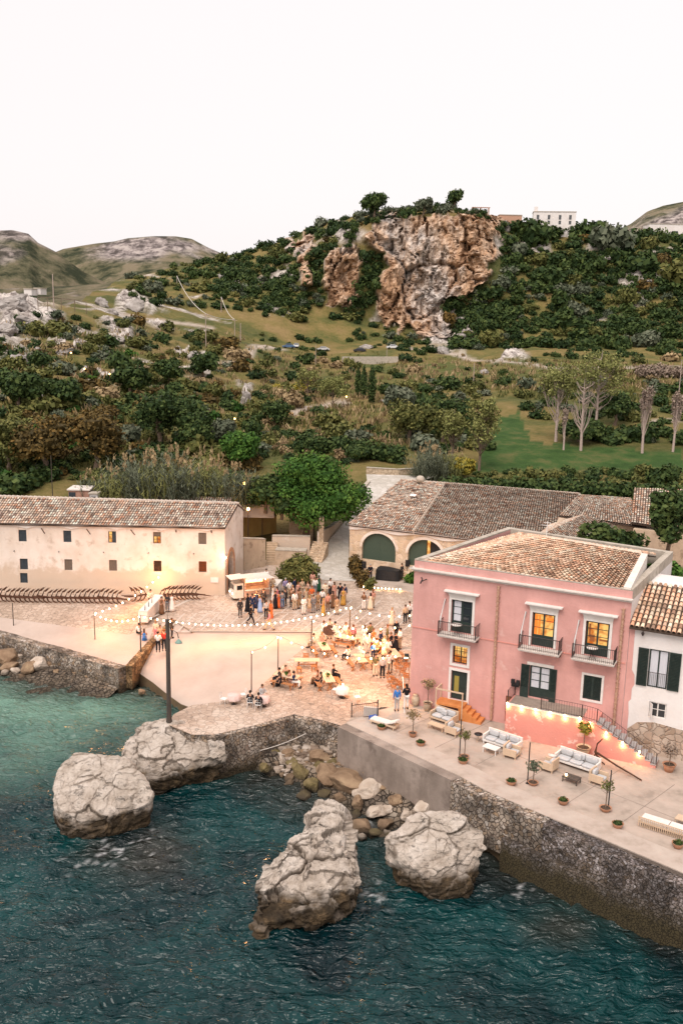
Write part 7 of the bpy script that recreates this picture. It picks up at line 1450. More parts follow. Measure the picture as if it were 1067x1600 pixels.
PEOPLE = [
 (375.5,964.5,20,'stand','dark','dark','grey','man in dark suit standing alone nearest the front wheel of the food truck'),
 (387,955.5,200,'glass','black',None,'dark','woman in long black dress right behind the food truck cab'),
 (394.5,958,190,'glass','navy','navy','brown','man in navy suit beside the black dress at the truck'),
 (392,975.5,80,'walk','black','black','dark','waiter all in black striding toward the tables'),
 (406.5,957,150,'both','lblue',None,'blond','woman in light blue dress waiting at the truck counter'),
 (401,950,200,'stand','navy',None,'dark','woman in navy dress partly hidden at the counter'),
 (412,948,170,'stand','dark','dark','brown','man in dark clothes behind the light blue dress'),
 (416,967,200,'both','lgrey','black','brown','man in pale shirt and black trousers left of the orange patterned dress'),
 (423,966,190,'stand','orange',None,'auburn','woman in long orange patterned dress at the front of the crowd'),
 (421,985,280,'walk','pink','beige','brown','man in pink shirt and beige trousers walking below the string lights'),
 (430,951,20,'glass','black',None,'dark','woman in black dress left of the orange-red dress'),
 (436.5,950,200,'stand','orange',None,'dark','woman in orange-red gown with her back turned, middle of the crowd'),
 (441,951.5,190,'glass','grey','denim','dark','man in grey jacket and jeans right of the orange-red gown'),
 (445.5,947,210,'stand','dark','black','brown','man in dark jacket behind the grey jacket'),
 (455.5,949,160,'glass','brown','black','auburn','man in brown top and black trousers left of the white shirt'),
 (460.3,953,200,'stand','white','beige','brown','man in white shirt and beige trousers seen from behind'),
 (474.5,960.5,20,'both','white','white','dark','woman in all white trouser suit in front of the crowd','w'),
 (483.4,957.5,170,'glass','beige',None,'blond','woman in short beige dress right of the white trouser suit','s'),
 (489.7,958,200,'stand','grey','grey','brown','man in grey suit at the front right of the crowd'),
 (496.5,953.5,30,'glass','tan','tan','auburn','man in tan outfit behind the grey suit'),
 (503.5,948.5,170,'stand','white','black','dark','man in white shirt and black trousers in the gap of the crowd'),
 (512,956,10,'glass','rose','brown','brown','man in rose shirt facing the sea at the right of the crowd'),
 (520,950,200,'both','brown',None,'dark','woman in brown dress behind the rose shirt'),
 (526,960.5,190,'stand','tan','beige','brown','man in brown shirt and beige trousers nearest the lit pole'),
 (492.4,929,10,'glass','white','grey','brown','man in white shirt and grey trousers at the back of the crowd'),
 (498,924.5,200,'stand','green',None,'dark','woman in dark green dress at the back of the crowd'),
 (488.5,920,170,'stand','rose','beige','brown','person in rose and beige at the far back by the bush','w'),
 (472,932,200,'glass','beige','beige','blond','person in beige suit left of the back white shirt'),
 (466,936,20,'both','rose',None,'auburn','woman in rose dress in the left half of the crowd behind'),
 (460,930,60,'stand','navy','navy','dark','man in navy at the back near the bush'),
 (481,935,300,'both','floral','tan','brown','person in floral top in the middle of the crowd','w'),
 (452,935,210,'glass','white','beige','brown','man in white shirt in the left back of the crowd'),
 (446,930,30,'stand','lilac','grey','grey','man in lilac shirt at the back left of the crowd'),
 (457,941,330,'glass','cream',None,'blond','woman in cream dress in the heart of the crowd'),
 (468,945,160,'both','tan',None,'dark','woman in tan dress between the white shirt and the white suit'),
 (478,946,200,'stand','beige',None,'blond','woman in beige gown behind the short beige dress'),
 (466,951,100,'stand','brown','tan','brown','man in brown jacket beside the white shirt'),
 (487,944,20,'glass','orange','beige','auburn','man in orange shirt at the centre right of the crowd'),
 (508,938,350,'both','cream','beige','grey','man in cream jacket at the right back'),
 (516,932,40,'glass','white','black','dark','woman in white blouse and black trousers right at the back','w'),
 (522,936,200,'stand','rose',None,'brown','woman in rose dress at the right back'),
 (531,939.5,180,'glass','black','black','dark','man all in black right of the crowd'),
 (538,941.5,170,'stand','navy','beige','dark','man in navy top and beige trousers, rightmost of the crowd'),
 (536,946,0,'both','mustard',None,'auburn','woman in mustard dress beside the navy top'),
 (505,962,260,'both','mustard',None,'blond','woman in mustard dress at the front right of the crowd'),
 (514,943,90,'glass','dark','dark','brown','man in dark suit in the right of the crowd'),
 (427,940,120,'glass','white',None,'blond','woman in white dress near the truck hatch'),
 (433,944,240,'both','pink',None,'dark','woman in pink dress left of the orange-red gown'),
 (416,916,0,'both','white','black','dark','waiter in white shirt and black waistcoat standing behind the truck'),
 (426,929,20,'glass','beige','tan','brown','man in beige at the back of the food truck'),
 (568,953,190,'glass','brown','white','auburn','man in brown shirt and white trousers standing apart, left of a couple'),
 (578.5,953,170,'glass','cream',None,'dark','woman in long cream dress standing apart beside the white trousers'),
 (582,950,200,'stand','rose','beige','auburn','person in rose top just behind the cream dress','w'),
 (578,908,0,'both','black','black','grey','musician in black playing in front of the green arched doors'),
 (627,907,60,'both','dark','dark','brown','musician in dark clothes beside the black covered piano'),
 (632.5,974,200,'stand','beige','black','brown','man in beige shirt and black trousers at the corner of the pink house'),
 (639,970,200,'walk','white','dark','brown','man in white shirt half hidden behind the pink house corner'),
 (612,977,10,'stand','cream',None,'blond','woman in pale gown alone under the right string lights'),
 (604.6,1006.5,90,'stand','olive','olive','auburn','man in olive suit left of the two black skirts'),
 (610,1017,20,'both','rose',None,'auburn','woman in rose top above the left black skirt'),
 (610.3,1018,20,'glass','black',None,'brown','woman in wide black gown, left of the pair'),
 (618,1018.5,340,'glass','black',None,'dark','woman in wide black gown, right of the pair'),
 (624.5,1014,300,'both','white','beige','dark','waiter in white shirt with black waistcoat next to the black gowns'),
 (618.5,999,20,'stand','black','black','grey','man in black behind the two black gowns'),
 (505.5,1001,150,'both','white','white','auburn','cook in white left of the round black grill'),
 (523,1004,240,'both','white','white','dark','cook in white right of the round black grill'),
 (515,998,180,'glass','cream','beige','brown','cook in cream behind the round black grill'),
 (551.5,1009,210,'glass','pink','brown','auburn','man in bright pink shirt beside the lit pole'),
 (540,996,30,'sit','white','beige','brown','guest in white seated at the table behind the pink shirt'),
 (569,1008,170,'stand','white','white','brown','woman in white outfit left of the candle-lit table','w'),
 (573,1021,200,'glass','white','lgrey','dark','man in white shirt with his back turned at the candle-lit table'),
 (583,1012,20,'both','orange',None,'auburn','woman in orange dress at the candle-lit table'),
 (594,1016,60,'both','navy','dark','dark','man in navy jacket right of the candle-lit table'),
 (578,1004,0,'glass','olive','dark','dark','man in olive behind the candle-lit table'),
 (600,1024,330,'both','cream',None,'blond','woman in cream dress between the tables'),
 (606,1031,20,'glass','white','beige','auburn','man in white left of the long white table'),
 (582.5,1029,350,'both','blue','navy','brown','child in blue by the men with their backs turned',None,.74),
 (586,1056.5,190,'stand','olive','cream','brown','man in olive jacket and cream trousers, left of three men'),
 (597,1059.5,180,'stand','lgrey','black','dark','man in pale grey jacket and black trousers, middle of three men'),
 (607,1053,170,'both','white','cream','brown','man in white shirt and cream trousers, right of three men'),
 (609,1051,200,'stand','white','black','dark','man in white shirt and black trousers behind the right one of three men'),
 (619.5,1111,190,'stand','blue','lgrey','grey','man in blue shirt and pale trousers by the pink house corner'),
 (634,1108,200,'both','black','white','dark','woman in black top and white skirt beside the blue shirt','w'),
 (247.5,1019,180,'both','white','black','dark','man in white shirt and black trousers by the slipway wall'),
 (257,1017,200,'stand','red','black','auburn','man in red top and black trousers by the slipway wall'),
 (251,1008,30,'both','floral','tan','brown','woman in flowered top beside the red top','w'),
 (244,1000,0,'glass','cream','pink','blond','woman in pink trousers behind the slipway group','w'),
 (269,997,90,'stand','dark','dark','brown','figure in dark clothes by the tall black pole'),
 (253,959.5,10,'both','brown',None,'dark','woman in long brown dress at the end of the white bar'),
 (262,956,350,'glass','dark','grey','brown','man in dark jacket between the brown and white dresses'),
 (269,955.5,20,'stand','white',None,'brown','woman in long white dress at the bar by the anchors'),
 (236,950,0,'both','cream','black','dark','barman in cream behind the white bar')]
for p in PEOPLE:
 kw = {}
 if len(p) > 8 and p[8]: kw['sex'] = p[8]
 if len(p) > 9: kw['sc'] = p[9]
 zz = 3.0
 if p[0] == 619.5 or p[0] == 634: zz = 3.6
 if p[0] in (578,) and p[1] == 908: zz = 3.1
 if 240 < p[0] < 260 and p[1] > 990: zz = 2.45
 if p[0] == 421 or p[1] in (975.5,): zz = 3.0
 person(*p[:8], z=zz, **kw)
for p in [(218,996,200,'sit','white','black','dark','man in white seated on the wall above the slipway',2.35,0.0),(226,1005,190,'sit','blue',None,'brown','woman in blue dress seated on the orange-lit wall',2.4,.0),
          (436.5,1069,280,'sit','black','black','dark','man in black seated at the left end of the nearest left table',3,0),(438,1076,210,'sit','black',None,'brown','woman in black dress seated with her back to the sea at the nearest left table',3,0),(446,1065,10,'sit','floral','tan','brown','child in flowered shirt seated behind the nearest left table',3,0),(452,1071,60,'sit','rose',None,'auburn','woman in rose dress seated at the right of the nearest left table',3,0),(459,1074,80,'sit','navy','white','dark','man in navy jacket and white trousers seated at the nearest left table',3,0),
          (496,1070,250,'sit','brown',None,'auburn','woman with long auburn hair seated at the nearest middle table',3,0),(501,1074,240,'sit','black',None,'dark','woman in black dress seated on the nearest middle bench',3,0),(520.5,1064,80,'sit','black','black','brown','man in black seated across the nearest middle table',3,0),
          (543,1034,220,'sit','white','black','dark','woman in white top and black skirt seated on a bench',3,0),(561,1027,80,'sit','white','white','brown','man in white seated at the far side of the bare table',3,0),
          (490,1013,250,'sit','white','beige','brown','guest in white seated at the bench beside the left string pole',3,0),(503,1010,20,'sit','rose',None,'blond','woman in rose seated behind the left bench table',3,0),(531,1003,210,'sit','white','lgrey','dark','guest in white seated at the lit table near the grill',3,0),(545,1001,60,'sit','mustard',None,'auburn','woman in mustard seated at the lit table near the grill',3,0),
          (391,1106,180,'sit','black','black','dark','man in black seated at the left on the mole',2.98,0),(404,1110,170,'sit','black','black','dark','man in black seated at the right on the mole with his back to the sea',2.98,0),(410,1096,40,'sit','lgrey','white','brown','man in pale shirt seated behind them on the mole',2.98,0),
          (594,1008,350,'sit','cream',None,'blond','woman in cream seated at the candle-lit table',3,0),(588,1022,180,'sit','tan','beige','brown','guest in tan seated at the front of the candle-lit table',3,0)]:
 person(*p[:8], z=p[8])
# ================================================================== TABLES, BENCHES, CHAIRS
ax_a = at(539,1034); ax_b = at(551,1051); TRZ = math.atan2(ax_b[1]-ax_a[1], ax_b[0]-ax_a[0])
def mk_table(L=1.9, w=.75, top='pale_wood', leg='wood'):
 t = thing('picnic_table','x','table'); s = MB()
 for k in range(4): s.box(-L/2, L/2, -w/2+k*w/4+.008, -w/2+(k+1)*w/4-.008, .71, .75)
 s.build('tabletop', M[top], t)
 for sx in (-1,1): s = MB(); s.cbox((sx*L*.36,0,.36),.06,.09,.82,ry=0,rx=.55); s.cbox((sx*L*.36+.061,0,.36),.06,.09,.82,rx=-.55); s.build('leg', M[leg], t)
 s = MB(); s.box(-L*.36,L*.36,-.03,.03,.34,.40); s.build('stretcher', M[leg], t); return t
def mk_bench(L=1.8):
 t = thing('bench','x','bench'); s = MB()
 for k in range(2): s.box(-L/2,L/2,-.15+k*.155,-.005+k*.155,.42,.46)
 s.build('seat', M['wood'], t)
 for sx in (-1,1): s = MB(); s.cbox((sx*L*.38,0,.21),.05,.07,.48,rx=.42); s.cbox((sx*L*.38+.051,0,.21),.05,.07,.48,rx=-.42); s.build('leg', M['wood'], t)
 return t
ST = Spawn(mk_table()); SBn = Spawn(mk_bench())
def tset(px, py, rz, lab, benches, z=3.0, flowers=False, candle=False, L=1.0):
 P = at(px,py,z); ST(P, rz, 'wooden folding picnic table %s' % lab, 'table', 'wooden picnic tables', (L,1,1)); d = np.array([-math.sin(rz), math.cos(rz), 0])
 for s_,nm in benches: SBn(P+d*s_*.78, rz, 'wooden bench %s of the table %s' % (nm, lab), 'bench', 'wooden benches', (L,1,1))
 if candle:
  for k in (-.5,.15,.6): c = MB(); c.lathe([(.05,0),(.06,.02),(.055,.10)], n=8); c.ell((0,0,.14),.035,.035,.05); q = c.build('candle', M['bulb']); q.location = (P+np.array([math.cos(rz)*k, math.sin(rz)*k, .752])).tolist(); tag(q, 'small glowing candle jar on the picnic table %s' % lab, 'candle', 'candles on the table %s' % lab)
 if flowers:
  q = bush_at(P+np.array([0,0,.75]), [(0,0,.18,.16,.16,.14)], 60, .09, 'leaf_green', 'small flower bunch on the picnic table %s' % lab, 'flower_vase', seed=int(px))
TS = [(562.5,1042,TRZ,'in the centre with bare top',((-1,'left'),(1,'right')),False,False),(506,1023,TRZ,'beside the left string pole with a big bouquet',((-1,'left'),(1,'right')),True,False),(540,1009,TRZ+.9,'near the grill',((-1,'near'),(1,'far')),False,True),
      (480,1045,R(4),'standing empty at the slipway edge',(),False,False),(448,1070,R(-25),'nearest left, with five guests',((-1,'near'),(1,'far')),True,False),(512,1073,TRZ,'nearest middle with flowers',((-1,'left'),(1,'right')),True,False),
      (615,1034,TRZ,'long and white-topped near the pink house',((1,'right'),),False,False),(588,1017,TRZ+.2,'crowded and candle-lit',(),False,True)]
for x,y,rz,lab,b,f,c in TS: tset(x,y,rz,lab,b,flowers=f,candle=c)
def mk_stool():
 t = thing('stool','x','stool'); s = MB(); s.cbox((0,0,.44),.36,.36,.04); s.build('seat', M['wood'], t)
 for a in (-1,1):
  for b in (-1,1): s = MB(); s.cbox((a*.14,b*.14,.21),.04,.04,.42); s.build('leg', M['wood'], t)
 return t
SS = Spawn(mk_stool())
for x,y,lb in ((467.5,1052,'small wooden stool left of the empty table at the slipway edge'),(490,1049,'small wooden stool right of the empty table at the slipway edge')): SS(at(x,y), .2, lb, 'stool', 'wooden stools')
def mk_fold():
 t = thing('folding_chair','x','chair'); s = MB()
 for k in range(4): s.box(-.2,.2,-.2+k*.1,-.11+k*.1,.44,.46)
 s.build('seat', M['wood'], t); s = MB(); s.box(-.2,.2,.20,.22,.62,.72); s.box(-.2,.2,.21,.23,.78,.88); s.build('backrest', M['wood'], t)
 for sx in (-1,1): s = MB(); s.tube([(sx*.21,-.2,0),(sx*.21,.22,.92)], .018, 4); s.tube([(sx*.19,.2,0),(sx*.19,-.18,.44)], .016, 4); s.build('leg', M['wood'], t)
 return t
SF = Spawn(mk_fold()); rs2 = np.random.RandomState(9)
SF(at(478,1036), R(180), 'single wooden folding chair behind the empty table at the slipway edge', 'chair')
for i,(x,y,zz) in enumerate(((612,1066,0),(618,1070,0),(624,1074,0),(630,1078,0),(635,1082,0),(608,1074,0),(615,1080,0),(634,1072,.3),(628,1064,.3),(622,1058,.25),(629,1056,.5),(634,1060,.55))):
 o = SF(at(x,y)+np.array([0,0,zz]), rs2.uniform(-1.2,1.2)+2.5, 'folded wooden chair in the untidy pile against the pink house wall', 'chair', 'wooden chairs piled by the pink house'); o.rotation_euler.x = rs2.uniform(-.35,.1)
def round_table(px,py,z,label,cm='cloth_white',r=.45,group=None,lamp=False,cloth=True):
 P = at(px,py,z); t = thing('round_table', label, 'table', P, 0); s = MB(); s.lathe([(r,.70),(r,.73)], n=18); s.build('tabletop', M['white_metal'], t); s = MB(); s.tube([(0,0,0),(0,0,.70)], .03, 6); s.lathe([(.25,0),(.22,.03)], n=10); s.build('leg', M['iron'], t)
 if cloth:
  s = MB(); n = 28; pr = []
  V = [(0,0,.736)]+[(r*1.02*math.cos(2*math.pi*k/n), r*1.02*math.sin(2*math.pi*k/n), .736) for k in range(n)]+[((r*1.05+.05*math.sin(k*2.1))*math.cos(2*math.pi*k/n), (r*1.05+.05*math.sin(k*2.1))*math.sin(2*math.pi*k/n), .36) for k in range(n)]
  s.add(V, [(0,1+k,1+(k+1)%n) for k in range(n)]+[(1+k,1+n+k,1+n+(k+1)%n,1+(k+1)%n) for k in range(n)], 0, True); c = s.build('tablecloth', M[cm]); c.location = P.tolist(); tag(c, label.replace('round table','cloth on the round table').replace('round','round draped',1) if False else 'cloth draped over the '+label, 'tablecloth')
 return P
P = round_table(535,1090,3.0,'brightly lit round table close to the iron gate'); s = MB(); s.lathe([(.07,0),(.05,.2)], n=8); s.ell((0,0,.25),.06,.06,.06); q = s.build('table_lamp', M['bulb']); q.location = (P+np.array([0,0,.75])).tolist(); tag(q, 'small glowing lamp on the round table close to the iron gate', 'lamp')
round_table(366,1100,2.98,'pale pink round table at the left on the mole','cloth_pink')
round_table(412,1104,2.98,'pale pink round table at the right on the mole','cloth_pink',.4)
def mk_bistro():
 t = thing('cafe_chair','x','chair'); s = MB(); s.cbox((0,0,.45),.4,.4,.03); s.build('seat', M['white_metal'], t); s = MB(); s.tube([(-.19,.19,.45),(-.19,.24,.8),(0,.27,.88),(.19,.24,.8),(.19,.19,.45)], .015, 5); s.tube([(-.19,.22,.66),(.19,.22,.66)], .012, 4); s.tube([(0,.2,.45),(0,.26,.87)], .012, 4); s.build('backrest', M['white_metal'], t)
 for a in (-1,1):
  for b in (-1,1): s = MB(); s.tube([(a*.18,b*.18,.45),(a*.2,b*.2,0)], .013, 5); s.build('leg', M['white_metal'], t)
 return t
SBs = Spawn(mk_bistro())
for x,y,z,rz,lb in ((391,1106,2.98,180,'white metal cafe chair under the left man in black on the mole'),(404,1110,2.98,170,'white metal cafe chair under the right man in black on the mole'),(350,1101,2.98,70,'empty white metal cafe chair at the left end of the mole'),(379,1094,2.98,-70,'empty white metal cafe chair between the two pink tables'),(558,1098,3,20,'empty white metal chair near the iron gate'),(524,1086,3,-110,'empty white metal chair at the brightly lit round table')): SBs(at(x,y,z), R(rz), lb, 'chair', None if False else 'white cafe chairs')
a = at(224,973); b = at(249,946); d = dirv(a,b); L = np.linalg.norm((b-a)[:2]); brz_ = math.atan2(d[1],d[0]); t = thing('bar_table','long bar covered with white cloth between string pole and anchors','bar',a,brz_)
s = MB(); s.box(0,L,-.38,.38,1.0,1.03); s.build('tabletop', M['white_metal'], t); s = MB(); n = 22
for sd in (-1,1):
 V = []; 
 for k in range(n+1): x = L*k/n; V += [(x,sd*.40,1.035),(x,sd*(.42+.03*math.sin(k*2.4)),.03)]
 s.add(V, [(2*k,2*k+1,2*k+3,2*k+2) for k in range(n)], 0, True)
s.add([(0,-.4,1.036),(L,-.4,1.036),(L,.4,1.036),(0,.4,1.036)], [(0,1,2,3)]); s.add([(0,-.4,1.035),(0,.4,1.035),(0,.42,.03),(0,-.42,.03)], [(0,1,2,3)]); s.add([(L,-.4,1.035),(L,.4,1.035),(L,.42,.03),(L,-.42,.03)], [(0,1,2,3)]); c = s.build('tablecloth', M['cloth_white'], None, a, brz_); tag(c,'white floor-length cloth over the long bar by the anchors','tablecloth')
s = MB(); 
for k in range(9): s.tube([(.3+k*.35,.1*(k%3-1),1.04),(.3+k*.35,.1*(k%3-1),1.3)], [.04,.018], 6)
tag(s.build('bottles', M['green_paint'], None, a, brz_), 'bottles and glasses set out along the white bar', 'bottles', kind='stuff')
def mk_anchor():
 o = None; t = thing('anchor','x','anchor'); s = MB(); s.tube([(0,0,.62),(.8,0,.54),(1.5,0,.48)], [.08,.06,.045], 6); s.tube([(1.45,0,.48),(1.6,.08,.48),(1.7,0,.48),(1.6,-.08,.48),(1.45,0,.48)], .025, 5); s.build('shank', M['rust'], t)
 s = MB(); s.tube([(.62,0,1.42),(.22,0,1.10),(0,0,.62),(.20,0,.18),(.58,0,-.02)], [.03,.06,.09,.06,.03], 6); s.build('arms', M['rust'], t)
 for z,dz in ((1.30,.22),(.06,-.05)): s = MB(); s.add([(.36,-.26,z-.14),(.36,.26,z-.14),(.86,0,z+dz),(.42,-.2,z-.22),(.42,.2,z-.22)], [(0,1,2),(0,3,4,1),(0,2,3),(1,4,2),(3,2,4)]); s.build('fluke', M['rust'], t)
 return t
SA = Spawn(mk_anchor()); rs2 = np.random.RandomState(3)
for i in range(27): x = -6+i*7.25; SA(at(x,940.5+rs2.uniform(-.6,.6)+i*.12), R(rs2.uniform(-9,6)), 'rusty iron anchor in the long leaning row along the cream warehouse', 'anchor', 'anchors in the long row by the warehouse', rs2.uniform(.9,1.05))
for i,(x,y) in enumerate(((214,941),(222,940),(229,938))): SA(at(x,y), R(160+i*20), 'rusty iron anchor in the small heap left of the white bar', 'anchor', 'anchors heaped left of the bar', .95)
for i in range(10): SA(at(250+i*6.2,938.5-i*.25), R(rs2.uniform(-14,10)), 'rusty iron anchor in the short row right of the white bar', 'anchor', 'anchors in the short row behind the guests', rs2.uniform(.85,1.05))
for i in range(1): pass
P = at(386,938); t = thing('food_truck','small white three-wheeled food truck with raised hatch and warm lights','food truck',P,R(24))
M['truck_white'] = mat('cream_truck_paint', (.70,.64,.58), (.62,.55,.48), 3, .4)
s = MB(); s.prism([(-1.35,.05),(-1.15,-.1),(-.35,-.1),(-.30,.05),(-.30,1.15),(-.35,1.3),(-1.15,1.3),(-1.35,1.15)], .32, .95); s.prism([(-1.22,.10),(-1.05,-.02),(-.35,-.02),(-.30,.10),(-.30,1.1),(-.35,1.22),(-1.05,1.22),(-1.22,1.10)], .95, 1.62); s.prism([(-1.16,.1),(-1.0,0),(-.33,0),(-.33,1.2),(-1.0,1.2),(-1.16,1.1)], 1.62, 1.70); s.build('cab', M['truck_white'], t)
s = MB(); s.cbox((-1.225,.6,1.3),.02,.85,.45); s.cbox((-.72,-.035,1.3),.5,.02,.42); s.build('windscreen', M['glass_dark'], t)
s = MB(); s.cbox((-1.37,.2,.75),.03,.16,.14); s.cbox((-1.37,1.0,.75),.03,.16,.14); s.build('headlight', M['bulb'], t)
for x,y in ((-1.0,.6),(1.5,.0),(1.5,1.2)): s = MB(); s.lathe([(.12,-.07),(.27,-.07),(.29,0),(.27,.07),(.12,.07)], (0,0,0), 14); w = s.build('wheel', M['rubber'], t, (x,y,.29)); w.rotation_euler.x = R(90); h = MB(); h.lathe([(.02,-.075),(.13,-.075),(.13,.075),(.02,.075)], n=10); h.build('rim', M['white_metal'], w)
s = MB(); s.box(-.25,2.2,-.05,1.3,.38,1.0); s.box(-.25,2.2,1.2,1.3,1.0,2.1); s.box(-.25,-.15,-.05,1.2,1.0,2.1); s.box(2.1,2.2,-.05,1.2,1.0,2.1); s.build('body', mat('peach_truck_panel', (.62,.36,.26), (.68,.46,.36), 3, .5), t)
s = MB(); s.box(-.35,2.3,-.15,1.4,2.102,2.18); s.build('roof', M['truck_white'], t); s = MB(); s.cbox((.95,-.85,2.34),2.5,1.5,.05,rx=-.12); s.cbox((-1.0,.4,2.28),1.4,1.6,.04,rx=0,ry=-.05); s.build('hatch', M['truck_white'], t)
s = MB(); s.box(-.2,2.15,-.42,-.05,1.0,1.05); s.build('counter', M['truck_white'], t); s = MB(); s.cbox((1.0,1.17,1.6),1.9,.02,.5); s.build('interior_glow', emat('truck_interior_glow', (1,.55,.22), 3), t)  # emissive back panel stands in for the truck's interior lamp
for k in range(4):
 s = MB(); s.ell((.2+k*.5,-.35,2.02),.07,.07,.07); s.build('bulb', M['bulb'], t)
q = thing('serving_counter','white waist-high serving counter right of the food truck','counter',at(431,925),R(80)); s = MB(); s.box(-1.1,1.1,-.4,.4,.9,.98); s.build('worktop', M['truck_white'], q); s = MB(); s.box(-1,1,-.3,.3,0,.9); s.build('cabinet', M['trim_white'], q)
q = thing('round_grill','round black tilted grill pan on legs between the cooks','grill',at(514,1004)); s = MB(); s.lathe([(.05,-.16),(.35,-.12),(.52,0),(.54,.03),(.48,.01)], (0,0,0), 16); w = s.build('pan', M['rust'], q, (0,0,1.05)); w.rotation_euler.x = R(35)
for a in (0,2.1,4.2): s = MB(); s.tube([(.25*math.cos(a),.25*math.sin(a),1.0),(.42*math.cos(a),.42*math.sin(a),0)], .02, 5); s.build('leg', M['iron'], q)
P = at(607,905,3.05); t = thing('grand_piano','black covered grand piano on the stage in front of the arches','piano',P,R(-14)); s = MB(); s.prism([(-1.1,-.6),(.9,-.6),(1.1,-.3),(1.05,.25),(.3,.55),(-.3,.85),(-1.0,.85),(-1.15,.4)], .55, 1.02); s.prism([(-1.15,-.62),(.92,-.62),(1.14,-.3),(1.08,.27),(.3,.6),(-.3,.9),(-1.02,.9),(-1.18,.4)], 1.02, 1.06); s.build('case', M['black'], t)
s = MB(); n = 30; pr = [(-1.2,-.7),(-.4,-.72),(.5,-.72),(1.1,-.6),(1.22,-.2),(1.15,.3),(.4,.7),(-.3,1.0),(-1.1,1.0),(-1.26,.4)]; V = []
for k,(x,y) in enumerate(pr): V += [(x,y,1.06),(x*(1.04+.03*(k%2)),y*(1.04+.03*(k%2)),.05)]
s.add(V, [(2*k,2*k+1,(2*k+3)%20,(2*k+2)%20) for k in range(10)], 0, True); s.build('cover', M['black'], t)
for x,y in ((-.9,-.4),(.8,-.4),(-.6,.7)): s = MB(); s.tube([(x,y,0),(x,y,.56)], .05, 6); s.build('leg', M['black'], t)
def mk_speaker():
 t = thing('speaker','x','speaker'); s = MB(); s.box(-.2,.2,-.18,.18,1.25,1.9); s.build('cabinet', M['black'], t); s = MB(); s.tube([(0,0,.3),(0,0,1.25)], .025, 6); s.build('pole', M['black'], t)
 for a in (0,2.1,4.2): s = MB(); s.tube([(0,0,.5),(.4*math.cos(a),.4*math.sin(a),0)], .015, 5); s.build('leg', M['black'], t)
 return t
SP = Spawn(mk_speaker())
for x,y,lb in ((568,906,'black speaker on a stand at the left of the stage'),(625,898,'black speaker on a stand behind the piano, left of the pair'),(635.5,903,'black speaker on a stand nearest the pink house corner')): SP(at(x,y,3.05), R(10), lb, 'speaker', 'stage speakers')
tag(slab('stage_floor', [at(*p) for p in ((562,909,3.06),(573,888,3.06),(640,905,3.06),(700,915,3.06),(690,940,3.06),(640,925,3.06),(600,918,3.06))], 2.8, M['terrace'], M['terrace']), kind='structure')
s = MB(); q0 = [at(550,887,3.4),at(586,893,3.4),at(628,900,3.4),at(690,912,3.4)]
edge_strip(q0, 1.0, 3.0, 3.75, s, 1); tag(s.build('arch_step', M['barn_wall'], None), 'low stone step running below the arched green doors', 'step')
q = thing('iron_gate','rusty barred iron gate between plaza and terrace','gate',at(549,1127,3.3)); A = np.zeros(3); Bp = at(589.5,1120,3.6)-at(549,1127,3.3); Bp[2] = .2; s = MB()
for t_ in (0,1): p = A+(Bp)*t_; s.cbox((p[0],p[1],.55+p[2]),.08,.08,1.5)
s.build('post', M['iron'], q); s = MB(); nn = 13
for k in range(1,nn): p = A+Bp*k/nn; s.tube([(p[0],p[1],.2+p[2]),(p[0],p[1],1.12+p[2])], .014, 4)
s.tube([(A[0],A[1],1.12),(Bp[0],Bp[1],1.12+Bp[2])], .025, 4); s.tube([(A[0],A[1],.2),(Bp[0],Bp[1],.2+Bp[2])], .025, 4); s.build('bars', M['rust'], q)
s = MB(); a = at(568,1118,3.6); b = at(591,1120,3.6); d = dirv(a,b); n_ = np.array([-d[1],d[0],0])*.2; s.add([(p[0],p[1],3.3) for p in (a,b,b+n_,a+n_)]+[(p[0],p[1],4.2) for p in (a,b,b+n_,a+n_)], [(4,5,6,7),(0,1,5,4),(1,2,6,5),(2,3,7,6),(3,0,4,7)]); tag(s.build('low_wall', M['trim']), 'short pale wall stub behind the iron gate', 'wall')
def lounger(px,py,rz,label,mt='pale_wood',cu='cloth_white',slat=False,z=3.6):
 t = thing('sun_lounger',label,'lounger',at(px,py,z),rz); s = MB(); s.box(-1,1,-.35,-.31,.24,.32); s.box(-1,1,.31,.35,.24,.32)
 for k in range(12): s.box(-.98+k*.165,-.87+k*.165,-.31,.31,.27,.30)
 s.build('frame', M[mt], t)
 for a in (-.85,.85):
  for b in (-.32,.32): s = MB(); s.cbox((a,b,.12),.05,.05,.24); s.build('leg', M[mt], t)
 s = MB(); s.box(-.97,.3,-.29,.29,.302,.39); s.cbox((.62,0,.50),.70,.58,.08,ry=-.42); s.build('cushion', M[cu], t); return t
lounger(601,1135,R(-35),'pale folded sunbed lying by the terrace corner')
s = MB(); s.cbox((0,0,.2),.5,.3,.3,rz=.4); tag(s.build('blue_bag', mat('blue_cloth', (.03,.08,.30), (.05,.12,.38), 5), None, at(583,1126,3.6)), 'small bright blue bag next to the folded sunbed', 'bag')
